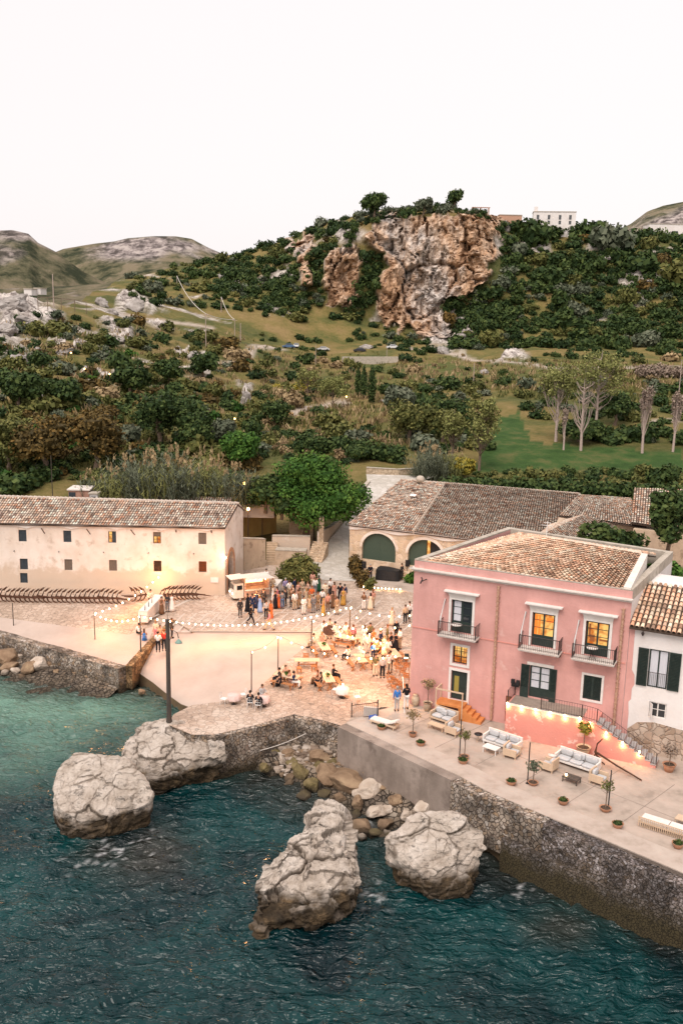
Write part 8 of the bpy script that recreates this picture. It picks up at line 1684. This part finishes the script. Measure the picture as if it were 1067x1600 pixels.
def pot(px,py,h,r,mt,label,z=3.6,plant=None,name='plant_pot',kd='leaf_olive',ph=0,pr=.3,n=300,leaf=.09,blob=None,cat='plant pot',bare=False,P=None):
 P = at(px,py,z) if P is None else P; t = thing(name,label,cat,P); s = MB(); s.lathe([(r*.62,0),(r*.95,h*.75),(r,h),(r*1.08,h),(r*1.08,h*.92),(r*.88,h*.93),(r*.86,h*.86)][:4]+[(r*.9,h*.99),(r*.86,h*.86)], n=16); s.build('pot', M[mt], t)
 s = MB(); s.lathe([(r*.86,h*.84),(r*.84,h*.88)], n=14); s.build('soil', M['soil'], t)
 if ph:
  s = MB(); s.tube([(0,0,h*.8),(.02,.01,h+ph*.5),(-.02,0,h+ph*.72)], [.035,.028,.02], 6); rs3 = np.random.RandomState(int(px))
  for k in range(14): a = rs3.uniform(0,6.28); z_ = h+ph*rs3.uniform(.5,.75); s.tube([(0,0,z_),(pr*.8*math.cos(a),pr*.8*math.sin(a),z_+ph*rs3.uniform(.1,.35))], [.014,.005], 4)
  s.build('stem', M['bark'], t)
 if plant: V,F_,rn = leaves(blob or [(0,0,h+ph*.82 if ph else h*.95,pr,pr,pr*.8 if ph else pr*.6)], n, leaf, int(px)+int(py), shell=.2, long=2.2); npmesh('foliage', V, F_, M[kd], False, {'rnd':('FACE',rn)}, t)
 return t
for x,y,lb in ((657,1165,'leftmost bowl with mossy plant on the terrace kerb'),(723,1193,'mossy bowl planter at the foot of the second thin pole'),(798,1226,'mossy bowl planter on the kerb between the first two sofas and the sea'),(879,1256,'mossy bowl planter on the kerb below the brown coffee table'),(964,1293,'mossy bowl planter on the kerb near the right sapling'),(1058,1324,'mossy bowl planter nearest the right edge of the kerb'),(596,1140,'mossy bowl planter behind the folded sunbed')):
 pot(x,y,.26,.30,'terracotta',lb,3.62,True,kd='leaf_dark',pr=.24,n=200,leaf=.07)
pot(644.5,1151,.28,.26,'terracotta','pot with leafless pale sapling left of the sofas',3.6,True,kd='leaf_dry',ph=1.5,pr=.42,n=170,leaf=.08)
pot(686,1107,.62,.30,'terracotta_pale','tall pale pot with a dry round-headed tree against the pink wall',3.6,True,kd='leaf_dry',ph=1.6,pr=.44,n=170,leaf=.09,P=pk(1.55,-.55,0))
pot(725,1185,.18,.28,'terracotta','low pot with thin wispy sapling behind the second pole',3.6,True,kd='leaf_olive',ph=1.7,pr=.36,n=70,leaf=.09)
pot(832,1226,.18,.30,'terracotta','low pot with bushy grey-green sapling between armchair and pole',3.6,True,kd='leaf_grey',ph=1.2,pr=.44,n=140,leaf=.09)
pot(945,1267,.22,.32,'terracotta','low pot with olive sapling beside the rightmost pole',3.6,True,kd='leaf_olive',ph=1.6,pr=.38,n=75,leaf=.09)
pot(910,1181,.62,.42,'terracotta_pale','big pale pot with warmly lit orange-green tree at the platform corner',3.6,True,kd='leaf_yellow',ph=1.5,pr=.45,n=260,leaf=.10)
pot(1044,1205,.48,.38,'terracotta','wide terracotta pot with bare bush by the exposed stone wall',3.6,True,kd='leaf_pink',ph=1.1,pr=.55,n=240,leaf=.08)
s = MB(); s.lathe([(.14,0),(.20,.12),(.28,.42),(.24,.66),(.15,.74),(.17,.80),(.19,.82)], n=16); tag(s.build('amphora', M['terracotta_pale'], None, at(648.5,1103,3.6)), 'round pale amphora against the left corner of the pink house', 'amphora')
def sofa(px,py,L,rz,label,mt='trim_white',nb=3,pillow=True,z=3.6):
 t = thing('sofa',label,'sofa',at(px,py,z),rz); D = .85; s = MB(); s.box(-L/2,L/2,-D/2,D/2,.18,.28); s.box(-L/2,L/2,D/2-.10,D/2,.28,.80); s.box(-L/2,-L/2+.10,-D/2,D/2-.1,.28,.60); s.box(L/2-.10,L/2,-D/2,D/2-.1,.28,.60); s.build('frame', M[mt], t)
 for a in (-1,1):
  for b in (-1,1): s = MB(); s.cbox((a*(L/2-.08),b*(D/2-.07),.09),.07,.07,.18); s.build('leg', M[mt], t)
 w = (L-.24)/nb
 def pad(x0,x1,y0,y1,z0,z1,name='cushion'):
  s = MB(); cx,cy,cz = (x0+x1)/2,(y0+y1)/2,(z0+z1)/2; a,b,c = (x1-x0)/2,(y1-y0)/2,(z1-z0)/2; n = 8; V = []
  for i in range(n+1):
   u = math.pi*(i/n-.5)
   for k in range(16): v = 2*math.pi*k/16; f = lambda t,e: math.copysign(abs(t)**e, t); V.append((cx+a*f(math.cos(u),.35)*f(math.cos(v),.35), cy+b*f(math.cos(u),.35)*f(math.sin(v),.35), cz+c*f(math.sin(u),.6)))
  s.add(V, [(i*16+k,i*16+(k+1)%16,(i+1)*16+(k+1)%16,(i+1)*16+k) for i in range(n) for k in range(16)], 0, True); s.build(name, M['cushion'], t)
 for i in range(nb): x = -L/2+.12+i*w; pad(x+.01,x+w-.01,-D/2+.02,D/2-.26,.28,.44); pad(x+.01,x+w-.01,D/2-.30,D/2-.11,.42,.80)
 if pillow: pad(-.2,.22,D/2-.50,D/2-.28,.44,.80,'pillow')
 return t
SZ = math.atan2(at(742,1199,3.6)[1]-at(700,1184,3.6)[1], at(742,1199,3.6)[0]-at(700,1184,3.6)[0])
sofa(693,1127,1.75,SZ,'two-seat pale sofa below the orange steps, leftmost sofa','pale_wood',2)
sofa(784,1166,2.35,SZ,'three-seat pale sofa in front of the drainpipe, middle sofa')
sofa(901,1198,2.6,SZ,'three-seat pale sofa beside the big lit pot, rightmost sofa')
sofa(708,1147,.85,SZ+R(90),'wooden armchair at the right of the leftmost sofa','pale_wood',1,False)
sofa(799,1182,.85,SZ+R(90)+.1,'white-framed armchair at the right end of the middle sofa','pale_wood',1,False)
sofa(857,1203,.85,SZ-R(90),'pale armchair left of the rightmost sofa, beside a round table','pale_wood',1,False)
sofa(934,1223,.85,SZ+R(90),'pale armchair at the right end of the rightmost sofa','pale_wood',1,False)
def ctable(px,py,L,w,h,rz,mt,label,z=3.6,top=None):
 t = thing('coffee_table',label,'table',at(px,py,z),rz); s = MB(); s.box(-L/2,L/2,-w/2,w/2,h-.05,h); s.build('tabletop', M[top or mt], t)
 for a in (-1,1):
  for b in (-1,1): s = MB(); s.cbox((a*(L/2-.05),b*(w/2-.05),(h-.05)/2),.05,.05,h-.05); s.build('leg', M[mt], t)
 return t
ctable(682,1140,1.15,.5,.36,SZ,'pale_wood','long pale wooden coffee table in front of the leftmost sofa')
ctable(767,1176,.95,.6,.40,SZ,'trim_white','square white coffee table in front of the middle sofa')
ctable(892,1222,.95,.6,.34,SZ,'dark_wood','dark brown coffee table with a candle before the rightmost sofa')
s = MB(); s.ell((0,0,.06),.07,.07,.07); tag(s.build('candle', M['bulb'], None, at(884,1212,3.94)+np.array([0,0,.0])), 'single candle glowing on the dark brown coffee table', 'candle')
def side_table(px,py,mt,label):
 t = thing('side_table',label,'table',at(px,py,3.6)); s = MB(); s.lathe([(.26,.50),(.27,.53)], n=14); s.build('tabletop', M[mt], t)
 for a in (0,2.1,4.2): s = MB(); s.tube([(.18*math.cos(a),.18*math.sin(a),0),(.0,0,.28),(-.18*math.cos(a),-.18*math.sin(a),.5)], .014, 4); s.build('leg', M['pale_wood'], t)
side_table(746.5,1159,'black','black-topped round side table between the leftmost and middle sofas'); side_table(862,1192,'cloth_white','white-topped round side table behind the pale armchair')
t = thing('slatted_bench','long slatted wooden bench with white cushions at the right edge of the terrace','bench',at(1044,1300,3.6),SZ+.06); s = MB(); s.box(-1.5,1.5,-.42,.42,.26,.32)
for k in range(30): s.box(-1.48+k*.1,-1.44+k*.1,-.45,-.422,.05,.55)
s.build('frame', M['pale_wood'], t)
for k in range(2): s = MB(); s.box(-1.4+k*1.42,-.02+k*1.42,-.38,.36,.322,.46); s.build('cushion', M['cloth_white'], t)
s = MB(); s.box(-1.5,1.5,-.455,-.42,.55,.60); s.build('rail', M['pale_wood'], t)
ctable(1064,1289,.6,.6,.42,SZ,'pale_wood','small square table behind the slatted bench at the right edge')
t = thing('large_anchor','big rusty anchor lying with its long shank along the pink stairs','anchor',at(935,1193,3.6),math.atan2(at(992,1206,3.6)[1]-at(940,1184,3.6)[1], at(992,1206,3.6)[0]-at(940,1184,3.6)[0])); s = MB(); s.tube([(-.3,0,.65),(1.2,.0,.35),(2.9,0,.10)], [.07,.055,.045], 7); s.build('shank', M['rust'], t)
s = MB(); s.tube([(.25,-.2,1.75),(-.15,-.1,1.25),(-.3,0,.65),(-.1,.0,.25),(.35,.1,.05)], [.03,.05,.08,.05,.03], 7); s.tube([(-.2,-.6,.05),(-.3,0,.5),(-.2,.5,.05)], .05, 6); s.build('arms', M['rust'], t)
for x,yb,yt,lb in ((717.5,1184,1124,'thin black pole on the terrace by the leftmost armchair'),(823.5,1224,1160,'thin black pole on the terrace left of the rightmost sofa'),(949.5,1264,1203,'thin black pole on the terrace beside the right sapling')):
 P = at(x,yb,3.6); h = ztop(P,x+3,yt)-3.6; s = MB(); s.tube([(0,0,0),(0,0,h)], .035, 6); s.lathe([(.12,0),(.1,.03)], n=8); tag(s.build('light_pole', M['black'], None, P), lb, 'pole')
t = thing('floodlight','square floodlight lamp mounted low on the right sea wall','lamp',at(1028,1352,3.3)); s = MB(); s.cbox((0,-.3,.0),.34,.22,.26,rx=-.5); s.build('housing', M['black'], t); s = MB(); s.cbox((0,-.40,-.055),.28,.02,.2,rx=-.5); s.build('lens', M['curtain'], t); s = MB(); s.tube([(0,.2,.1),(0,-.25,.0)], .03, 5); s.build('bracket', M['iron'], t)
def rope(p, q, sag, r, mt, label, name='rope', cat='rope'):
 p = np.array(p,float); q = np.array(q,float); s = MB(); s.tube([p+(q-p)*t-np.array([0,0,sag*4*t*(1-t)]) for t in np.linspace(0,1,18)], r, 5); return tag(s.build(name, mt), label, cat)
rope(at(350,1180,1.2), at(478,1146,2.2), .35, .025, M['trim'], 'pale mooring rope sagging along the mole wall')
rope(at(628,1092,3.7)+np.array([0,0,1.6]), at(636,1205,1.0), .0, .03, M['white_metal'], 'thin white line running from the terrace down over the concrete wall')
# ================================================================== POLES AND STRING LIGHTS
def spole(px, yb, yt, z, r, label, mt='dark_wood', name='light_pole', lean=0):
 P = at(px,yb,z); h = ztop(P,px+lean,yt)-P[2]; s = MB(); s.tube([(0,0,0),(0,0,h)], [r,r*.85], 6); o = s.build(name, M[mt], None, P); tag(o, label, 'pole'); return P+np.array([0,0,h])
p22 = spole(22,980,942,2.2,.04,'thin pole at the far left of the quay'); p149 = spole(149,999,957,2.4,.04,'thin pole carrying bulbs in the middle of the left quay'); p221 = spole(220.5,1019,961,2.6,.06,'brown pole beside the slipway wall group')
p396 = spole(393,1081,1017,2.6,.045,'thin leaning pole at the slipway edge by the mole'); p436 = spole(434.5,1048,993,2.95,.045,'thin pole right of the slipway edge'); p487 = spole(486.5,1017,968,3,.06,'brown pole beside the first bench table'); p546 = spole(546,991,947,3,.06,'brown pole lit by bulbs at the top of the tables')
P = at(264.8,1132,2.9); h = ztop(P,264,968)-P[2]; t = thing('tall_pole','tall thick dark pole with hanging green lamp on the tip of the mole','pole',P); s = MB(); s.tube([(0,0,0),(0,0,h*.3),(0,0,h)], [.16,.15,.13], 10); s.tube([(0,0,h),(0,0,h+.35)], .02, 5); s.build('shaft', M['dark_wood'], t); s = MB(); s.tube([(.1,0,h*.60),(.12,0,h*.80),(.35,0,h*.90),(.62,0,h*.88),(.70,0,h*.83)], .03, 6); s.build('arm', M['iron'], t)
s = MB(); s.lathe([(.04,.22),(.09,.16),(.24,0),(.25,-.04)], (.70,0,h*.79), 12); s.build('lamp_shade', mat('verdigris_shade', (.16,.26,.22), (.22,.33,.28), 5, .6), t); s = MB(); s.tube([(-.2,0,.0),(0,0,1.8),(.2,0,.0)], .03, 5); s.build('base_straps', M['iron'], t)
bulb_me = None
def string(p, q, sag, n, label, t0=.02, t1=.98, light_every=3, power=44, br=.062):
 global bulb_me
 p = np.array(p,float); q = np.array(q,float); o = thing('string_light', label, 'string lights', p, 0, None); s = MB(); pts = [(q-p)*t-np.array([0,0,sag*4*t*(1-t)]) for t in np.linspace(0,1,24)]; s.tube(pts, .012, 4); s.build('cable', M['black'], o)
 if bulb_me is None: b = MB(); b.ell((0,0,0),br,br,br*1.15,8,6); q_ = b.build('bulb', M['bulb']); bulb_me = q_.data; bpy.data.objects.remove(q_)
 for i in range(n):
  t = t0+(t1-t0)*i/max(n-1,1); c = (q-p)*t-np.array([0,0,sag*4*t*(1-t)+.10]); b = bpy.data.objects.new('bulb', bulb_me); COL.objects.link(b); b.parent = o; b.location = c.tolist()
  if i % light_every == light_every//2:
   l_ = bpy.data.lights.new('bulb_light','POINT'); l_.energy = power*light_every; l_.color = (1,.44,.16); l_.shadow_soft_size = .12; lo = bpy.data.objects.new('bulb_light', l_); COL.objects.link(lo); lo.parent = o; lo.location = (c-np.array([0,0,.25])).tolist()
 return o
wallpt = atY(250,916,86.5); wallpt[2] = 5.2
string(p149, wallpt, .5, 11, 'string of warm bulbs from the left quay pole up to the cream warehouse')
string(p149, p221, .55, 9, 'short string of bulbs between the left quay pole and the slipway pole', power=24)
string(p221, p546, 1.15, 34, 'long sagging string of bulbs crossing the plaza in front of the crowd', power=24)
corner = pk(-.1,-.1,4.6); cpt = pk(-.5,2.5,4.3)
string(p546, atY(642,960,72), .35, 7, 'string of bulbs from the lit pole to the far side of the pink house')
string(p487, atY(643,975,68), .5, 8, 'string of bulbs over the upper tables to the pink house')
string(p396, p436, .25, 3, 'first span of bulbs over the slipway edge', light_every=2)
string(p436, p487+np.array([.5,-4,0])*0+np.array(at(560,1066,3))-np.array(at(560,1066,3)) if False else atY(642,1020,63), .9, 12, 'string of bulbs over the lower tables to the pink house')
string(p546, atY(600,1012,70)+np.array([0,0,0]), .3, 6, 'short string of bulbs above the candle-lit table')
sg0 = at(567,915,3.35); sg1 = at(626,919,3.35); string(sg0, sg1, .05, 11, 'row of small bulbs along the front edge of the stage', power=10)
pa = pk(x_l,y_l-.1,2.35); pb = pk(x_r,y_r-.1,2.35); pc_ = pk(x_l+xs0+.9+NS*.33*.75,y_r-.08,.95)
string(pa, pb, .04, 6, 'bright bulbs along the top edge of the pink platform', light_every=1, power=20); string(pb+np.array([.1,-.02,0]), pc_, .06, 4, 'bright bulbs down the pink staircase wall', light_every=1, power=20, t0=.12)
def lampl(P, power, col=(1,.46,.18), r=.15, name='lamp_light', parent=None):
 l_ = bpy.data.lights.new(name,'POINT'); l_.energy = power; l_.color = col; l_.shadow_soft_size = r; o = bpy.data.objects.new(name, l_); COL.objects.link(o); o.location = [float(c) for c in P]; return o
lampl(W0+np.array([math.cos(wrz)*(L_ if False else 21.3), math.sin(wrz)*21.3-.9, 3.7]), 60)
fl = thing('corner_floodlight','bright floodlight on the left corner of the pink house aimed at the tables','lamp',pk(-.02,-.02,3.2)); s = MB(); s.cbox((-.25,.15,.2),.3,.2,.2); s.tube([(0,0,0),(-.2,.1,.15)], .03, 5); s.build('housing', M['black'], fl); s = MB(); s.cbox((-.30,.05,.08),.22,.14,.03); s.build('lens', M['bulb'], fl)
lampl(pk(-.6,.1,3.0), 260); lampl(at(400,925,4.6), 110)
def street_lamp(px, py, Y, label, power=60, h=3.2, r=.16):
 P = atY(px, py, Y) if Y else on_terrain(px, py+6); 
 if Y: P = P-np.array([0,0,h])
 t = thing('street_lamp', label, 'lamp', P); s = MB(); s.tube([(0,0,-.5),(0,0,h)], .05, 6); s.build('post', M['iron'], t); s = MB(); s.ell((0,0,h+.05),r,r,r); s.build('lamp_head', M['lamp'], t); lampl(P+np.array([0,-.4,h+.0]), power, (1,.5,.15))
for x,y,Y,lb in ((326,752,110,'orange street lamp glowing among the canes'),(382,756,112,'orange street lamp above the parked car'),(388,796,100,'yellow lamp beside the warehouse gable'),(410,797,104,'yellow lamp behind the warehouse gable wall'),(368,664,0,'small orange lamp in the bushes above the bright green tree'),(198,585,0,'large yellow lamp shining on the left slope'),(133,584,0,'small orange lamp in the scrub left of the yellow one'),(172,592,0,'tiny orange lamp just left of the yellow one'),(111,558,0,'tiny warm lamp highest on the left slope'),(449,648,0,'tiny yellow lamp by the pale path'),(541,627,0,'tiny yellow lamp left of the cypresses')):
 street_lamp(x,y,Y,lb,90 if Y else 30, 3.2 if Y else 1.6, .17 if Y else .13)
# ================================================================== CARS, POLES, HOUSES ON THE HILL
def car(P, rz, col, label, sc=1.0, cat='car'):
 t = thing('parked_car', label, cat, P, rz); t.scale = (sc,)*3; s = MB(); prof = [(-2.1,.35),(-2.12,.75),(-1.3,.92),(-.75,1.42),(.75,1.45),(1.5,.98),(2.05,.85),(2.1,.35)]
 V = [(x,-.85*(1 if z < 1 else .82),z) for x,z in prof]+[(x,.85*(1 if z < 1 else .82),z) for x,z in prof]; n = len(prof); s.add(V, [tuple(range(n)), tuple(range(n,2*n))[::-1]]+[(i,i+n,(i+1)%n+n,(i+1)%n) for i in range(n)]); b = s.build('body', M['carpaint'], t); b.color = (*col,1)
 s = MB(); s.add([(-1.26,-.72,.97),(-1.26,.72,.97),(-.80,.68,1.40),(-.80,-.68,1.40)], [(0,1,2,3)]); s.add([(1.46,-.72,1.02),(1.46,.72,1.02),(.80,.68,1.43),(.80,-.68,1.43)], [(0,1,2,3)]); 
 for y in (-1,1): s.add([(-1.1,y*.80,.98),(1.25,y*.80,1.02),(.72,y*.725,1.38),(-.70,y*.725,1.36)], [(0,1,2,3)])
 V2 = [(x*1.012,y*1.03,z+.012) for x,y,z in s.v]; s.v = V2; s.build('windows', M['glass_dark'], t)
 for x in (-1.3,1.3):
  for y in (-.8,.8): s = MB(); s.lathe([(.1,-.1),(.32,-.1),(.32,.1),(.1,.1)], n=12); w = s.build('wheel', M['rubber'], t, (x,y,.32)); w.rotation_euler.x = R(90)
 for y in (-.6,.6): s = MB(); s.cbox((-2.11,y,.68),.05,.3,.14); s.build('headlight', M['trim_white'], t)
 return t
P = atY(376,779,106); P[2] = P[2]; car(P, R(78), (.10,.13,.18), 'blue-grey car parked nose-on behind the canes')
s = MB(); s.box(-4,4,-3,4,-1.5,-.02); o = s.build('car_park', M['terrace'], None, P); tag(o, kind='structure')
for x,y,rz,col,lb in ((450,544,10,(.08,.14,.25),'blue car leftmost on the hillside road'),(463,543,90,(.6,.6,.6),'white van next to the blue car on the hillside road'),(506,548,5,(.5,.5,.52),'silver car on the hillside road near the telegraph pole'),(561,550,-5,(.03,.03,.04),'black car above the stone retaining wall on the road'),(612,545,10,(.65,.65,.66),'white car below the foot of the cliff')):
 P = on_terrain(x,y); car(P, R(rz), col, lb)
def tpole(px, yb, yt, label, r=.14, mt='bark_pale', cross=False):
 P = on_terrain(px,yb); h = ztop(P,px,yt)-P[2]; s = MB(); s.tube([(0,0,-.5),(0,0,h)], [r,r*.7], 5)
 if cross: s.cbox((0,0,h-.3),1.6,.12,.12)
 o = s.build('telegraph_pole', M[mt], None, P); tag(o, label, 'pole'); return P+np.array([0,0,h])
w1_ = tpole(321,541,490,'pale telegraph pole with crossarm on the left meadow',cross=True); w2_ = tpole(368,530,499,'left one of two close telegraph poles',cross=True); w3_ = tpole(377,536,505,'right one of two close telegraph poles'); w4_ = tpole(85,479,428,'tall telegraph pole on the left ridge',.16); w5_ = tpole(346,488,464,'short telegraph pole farther up the slope'); w6_ = tpole(277,448,431,'telegraph pole high in the trees left of centre')
w7_ = tpole(740,606,567,'thin pole in the meadow right of the cypresses',.1); w8_ = tpole(1060,622,562,'thin pole at the right edge of the field',.1); w9_ = tpole(492,572,538,'thin pole beside the silver car',.1); tpole(605,562,544,'short pole on the road below the cliff',.1); tpole(81,778,712,'thin dark pole behind the warehouse roof',.07,'dark_wood')
for a,b,s_,lb in ((w6_,w1_,2.0,'sagging power cable from the tree line to the crossarm pole'),(w5_,w2_,1.5,'sagging power cable down to the two close poles'),(w1_,w2_,.6,'power cable between crossarm pole and the two close poles')): rope(a,b,s_,.09,M['trim'],lb,'power_cable','cable')
P0 = on_terrain(60,484); t = thing('pergola','row of slim pergola posts on the left ridge','pergola',P0)
pp_ = []
for x,y in ((60,484),(76,484),(98,485),(117,487),(135,490)):
 P = on_terrain(x,y)-P0; s = MB(); s.tube([P, P+np.array([0,0,3.0])], .09, 5); s.build('post', M['bark'], t); pp_.append(P+np.array([0,0,3.0]))
s = MB(); s.tube(pp_, .08, 5); s.build('beam', M['bark'], t)
P0 = on_terrain(535,566); P1 = on_terrain(622,566); s = MB(); d = dirv(P0,P1); L = np.linalg.norm((P1-P0)[:2]); n_ = np.array([-d[1],d[0],0])
s.add([tuple(q) for q in ((0,0,-1),(L*d[0],L*d[1],P1[2]-P0[2]-1),(L*d[0]+n_[0],L*d[1]+n_[1],P1[2]-P0[2]-1),(n_[0],n_[1],-1),(0,0,1.7),(L*d[0],L*d[1],P1[2]-P0[2]+1.7),(L*d[0]+n_[0],L*d[1]+n_[1],P1[2]-P0[2]+1.7),(n_[0],n_[1],1.7))], [(4,5,6,7),(0,1,5,4),(1,2,6,5),(2,3,7,6),(3,0,4,7)]); tag(s.build('retaining_wall', M['parapet'], None, P0), 'grey stone retaining wall under the hillside road', 'wall')
def hill_house(px0, px1, yt, yb, Y, name, label, wins, dep=9, mt='white_wall', extra=None, rz=0):
 a = atY(px0,yb,Y); b = atY(px1,yb,Y); c = atY(px0,yt,Y); L = b[0]-a[0]; h = c[2]-a[2]; t = thing(name, label, 'house', a, rz); s = MB(); s.box(0,L,0,dep,-8 if Y > 400 else -1,h); s.build('wall', M[mt], t); s = MB(); s.box(-.15,L+.15,-.15,dep+.15,h+.003,h+.3); s.build('roof', M['parapet'], t)
 for (x,z,w,hh) in wins: s = MB(); s.box(L*x,L*x+w,-.08,-.01,h*z,h*z+hh); s.build('window', M['glass_dark'], t)
 if extra: extra(t,L,h)
 return t
def chim(t,L,h): s = MB(); s.box(L*.02,L*.10,1,2.5,h+.3,h+2.2); s.build('chimney', M['white_wall'], t)
hill_house(832,897,331,352,418,'hilltop_house','white flat-roofed house with two rows of windows on the hilltop skyline',[(.08,.45,1.0,1.8),(.34,.45,1.0,1.8),(.60,.45,1.0,1.8),(.84,.45,1.0,1.8),(.60,.1,1.0,1.4),(.84,.1,1.0,1.4),(.34,.1,1.0,1.4)],extra=chim,rz=R(-8))
hill_house(1012,1085,350,376,440,'hilltop_house','long white house at the far right edge of the skyline',[(.2,.3,2,1.6),(.5,.3,2.4,2.2)]); hill_house(990,1016,356,368,450,'hilltop_house','small flat extension left of the far right white house',[(.4,.2,1.5,1.5)],mt='parapet')
t = thing('hilltop_pergola','warm-coloured wooden pergola on the skyline right of the cliff','pergola',atY(738,334,408)); s = MB()
for x in (0,3.3,6.6): 
 for y in (0,3): s.cbox((x,y,1.2),.25,.25,2.6)
s.build('post', M['wood'], t); s = MB()
for k in range(9): s.cbox((k*.85,1.5,2.6),.2,4,.2)
s.box(-.3,7,-.2,0,2.4,2.6); s.build('beam', M['wood'], t)
hill_house(780,815,336,341,415,'hilltop_house','low terracotta-walled building between pergola and white house',[],5,'pipe')
hill_house(38,50,452,456,300,'far_house','small white far-off building, left of two beyond the left ridge',[],6); hill_house(54,64,451,455,305,'far_house','small white far-off building, right of two beyond the left ridge',[],6)
OUT_ = [small_rock_mesh(320+k, 4, 1.1) for k in range(4)]; M['outcrop'] = mat('pale_outcrop', (.17,.15,.135), (.42,.39,.365), 1.2, .95, 1, bscale=5, c3=(.31,.28,.26), detail=12)
for me in OUT_: me.materials.append(M['outcrop'])
for i,(x,y,w,h,lb) in enumerate(((212,473,32,26,'big grey split boulder high on the left slope'),(386,617,24,26,'white pointed boulder on the slope left of the pale path'),(302,552,20,16,'pale boulder on the middle left slope'),(757,579,16,12,'pale boulder in the meadow right of the thin pole'),(188,530,24,12,'flat pale outcrop on the left slope'),(20,470,60,26,'large pale outcrop at the left edge of the ridge'),(45,500,44,20,'pale outcrop below the ridge at left'),(12,510,40,22,'pale outcrop at the left edge lower down'),(30,560,32,26,'pale broken outcrop on the left slope'),(100,548,30,12,'low pale ledge left of centre on the slope'),(160,470,20,22,'upright grey rock right of the pergola'),(175,485,26,14,'sloping grey rock right of the pergola'),(60,545,14,12,'small pale rock on the left slope'),(10,590,22,12,'pale rock at the left edge of the lower slope'),(345,430,14,8,'grey outcrop on the far slope'),(575,540,22,9,'grey rock at the foot of the cliff'),(690,545,22,20,'pale split rock at the foot of the cliff'),(720,525,20,18,'leaning pale rock near the cliff foot at right'),(845,400,12,26,'narrow upright pale rock on the right hillside'),(790,350,14,22,'pale rock knob right of the cliff top'),(865,352,24,12,'pale outcrop below the hilltop house'),(945,400,30,10,'pale ledge on the right hillside'),(1010,440,34,10,'long pale ledge at the right of the hillside'),(600,625,20,8,'flat pale stones beside the tallest cypress'))):
 P = on_terrain(x,y+h*.4)
 if P is None: continue
 sc = np.linalg.norm(P-_C)/F_PX; o = bpy.data.objects.new('outcrop', OUT_[i%4]); COL.objects.link(o); o.location = (P[0],P[1],P[2]+h*sc*.12); o.scale = (w*sc*.48,w*sc*.45,h*sc*.5); o.rotation_euler = (NR.uniform(-.2,.2),NR.uniform(-.2,.2),NR.uniform(0,6)); tag(o, lb, 'rock')
# ================================================================== labels of look-alikes: count them off from the left, as one can in the picture
bpy.context.view_layer.update()
def ordn(n): return '%d%s' % (n, 'th' if 10 <= n%100 <= 20 else {1:'st',2:'nd',3:'rd'}.get(n%10,'th'))
same = {}
for o in SC.objects:
 if o.parent is None and o.get('group') and o.get('label') and o.get('category') != 'string lights': same.setdefault(o['label'], []).append(o)
for lb, L in same.items():
 if len(L) < 2 or 'pile' in lb: continue
 L.sort(key=lambda o: proj(o.location)[0])
 for i,o in enumerate(L): o['label'] = '%s, %s from left' % (lb, ordn(i+1))
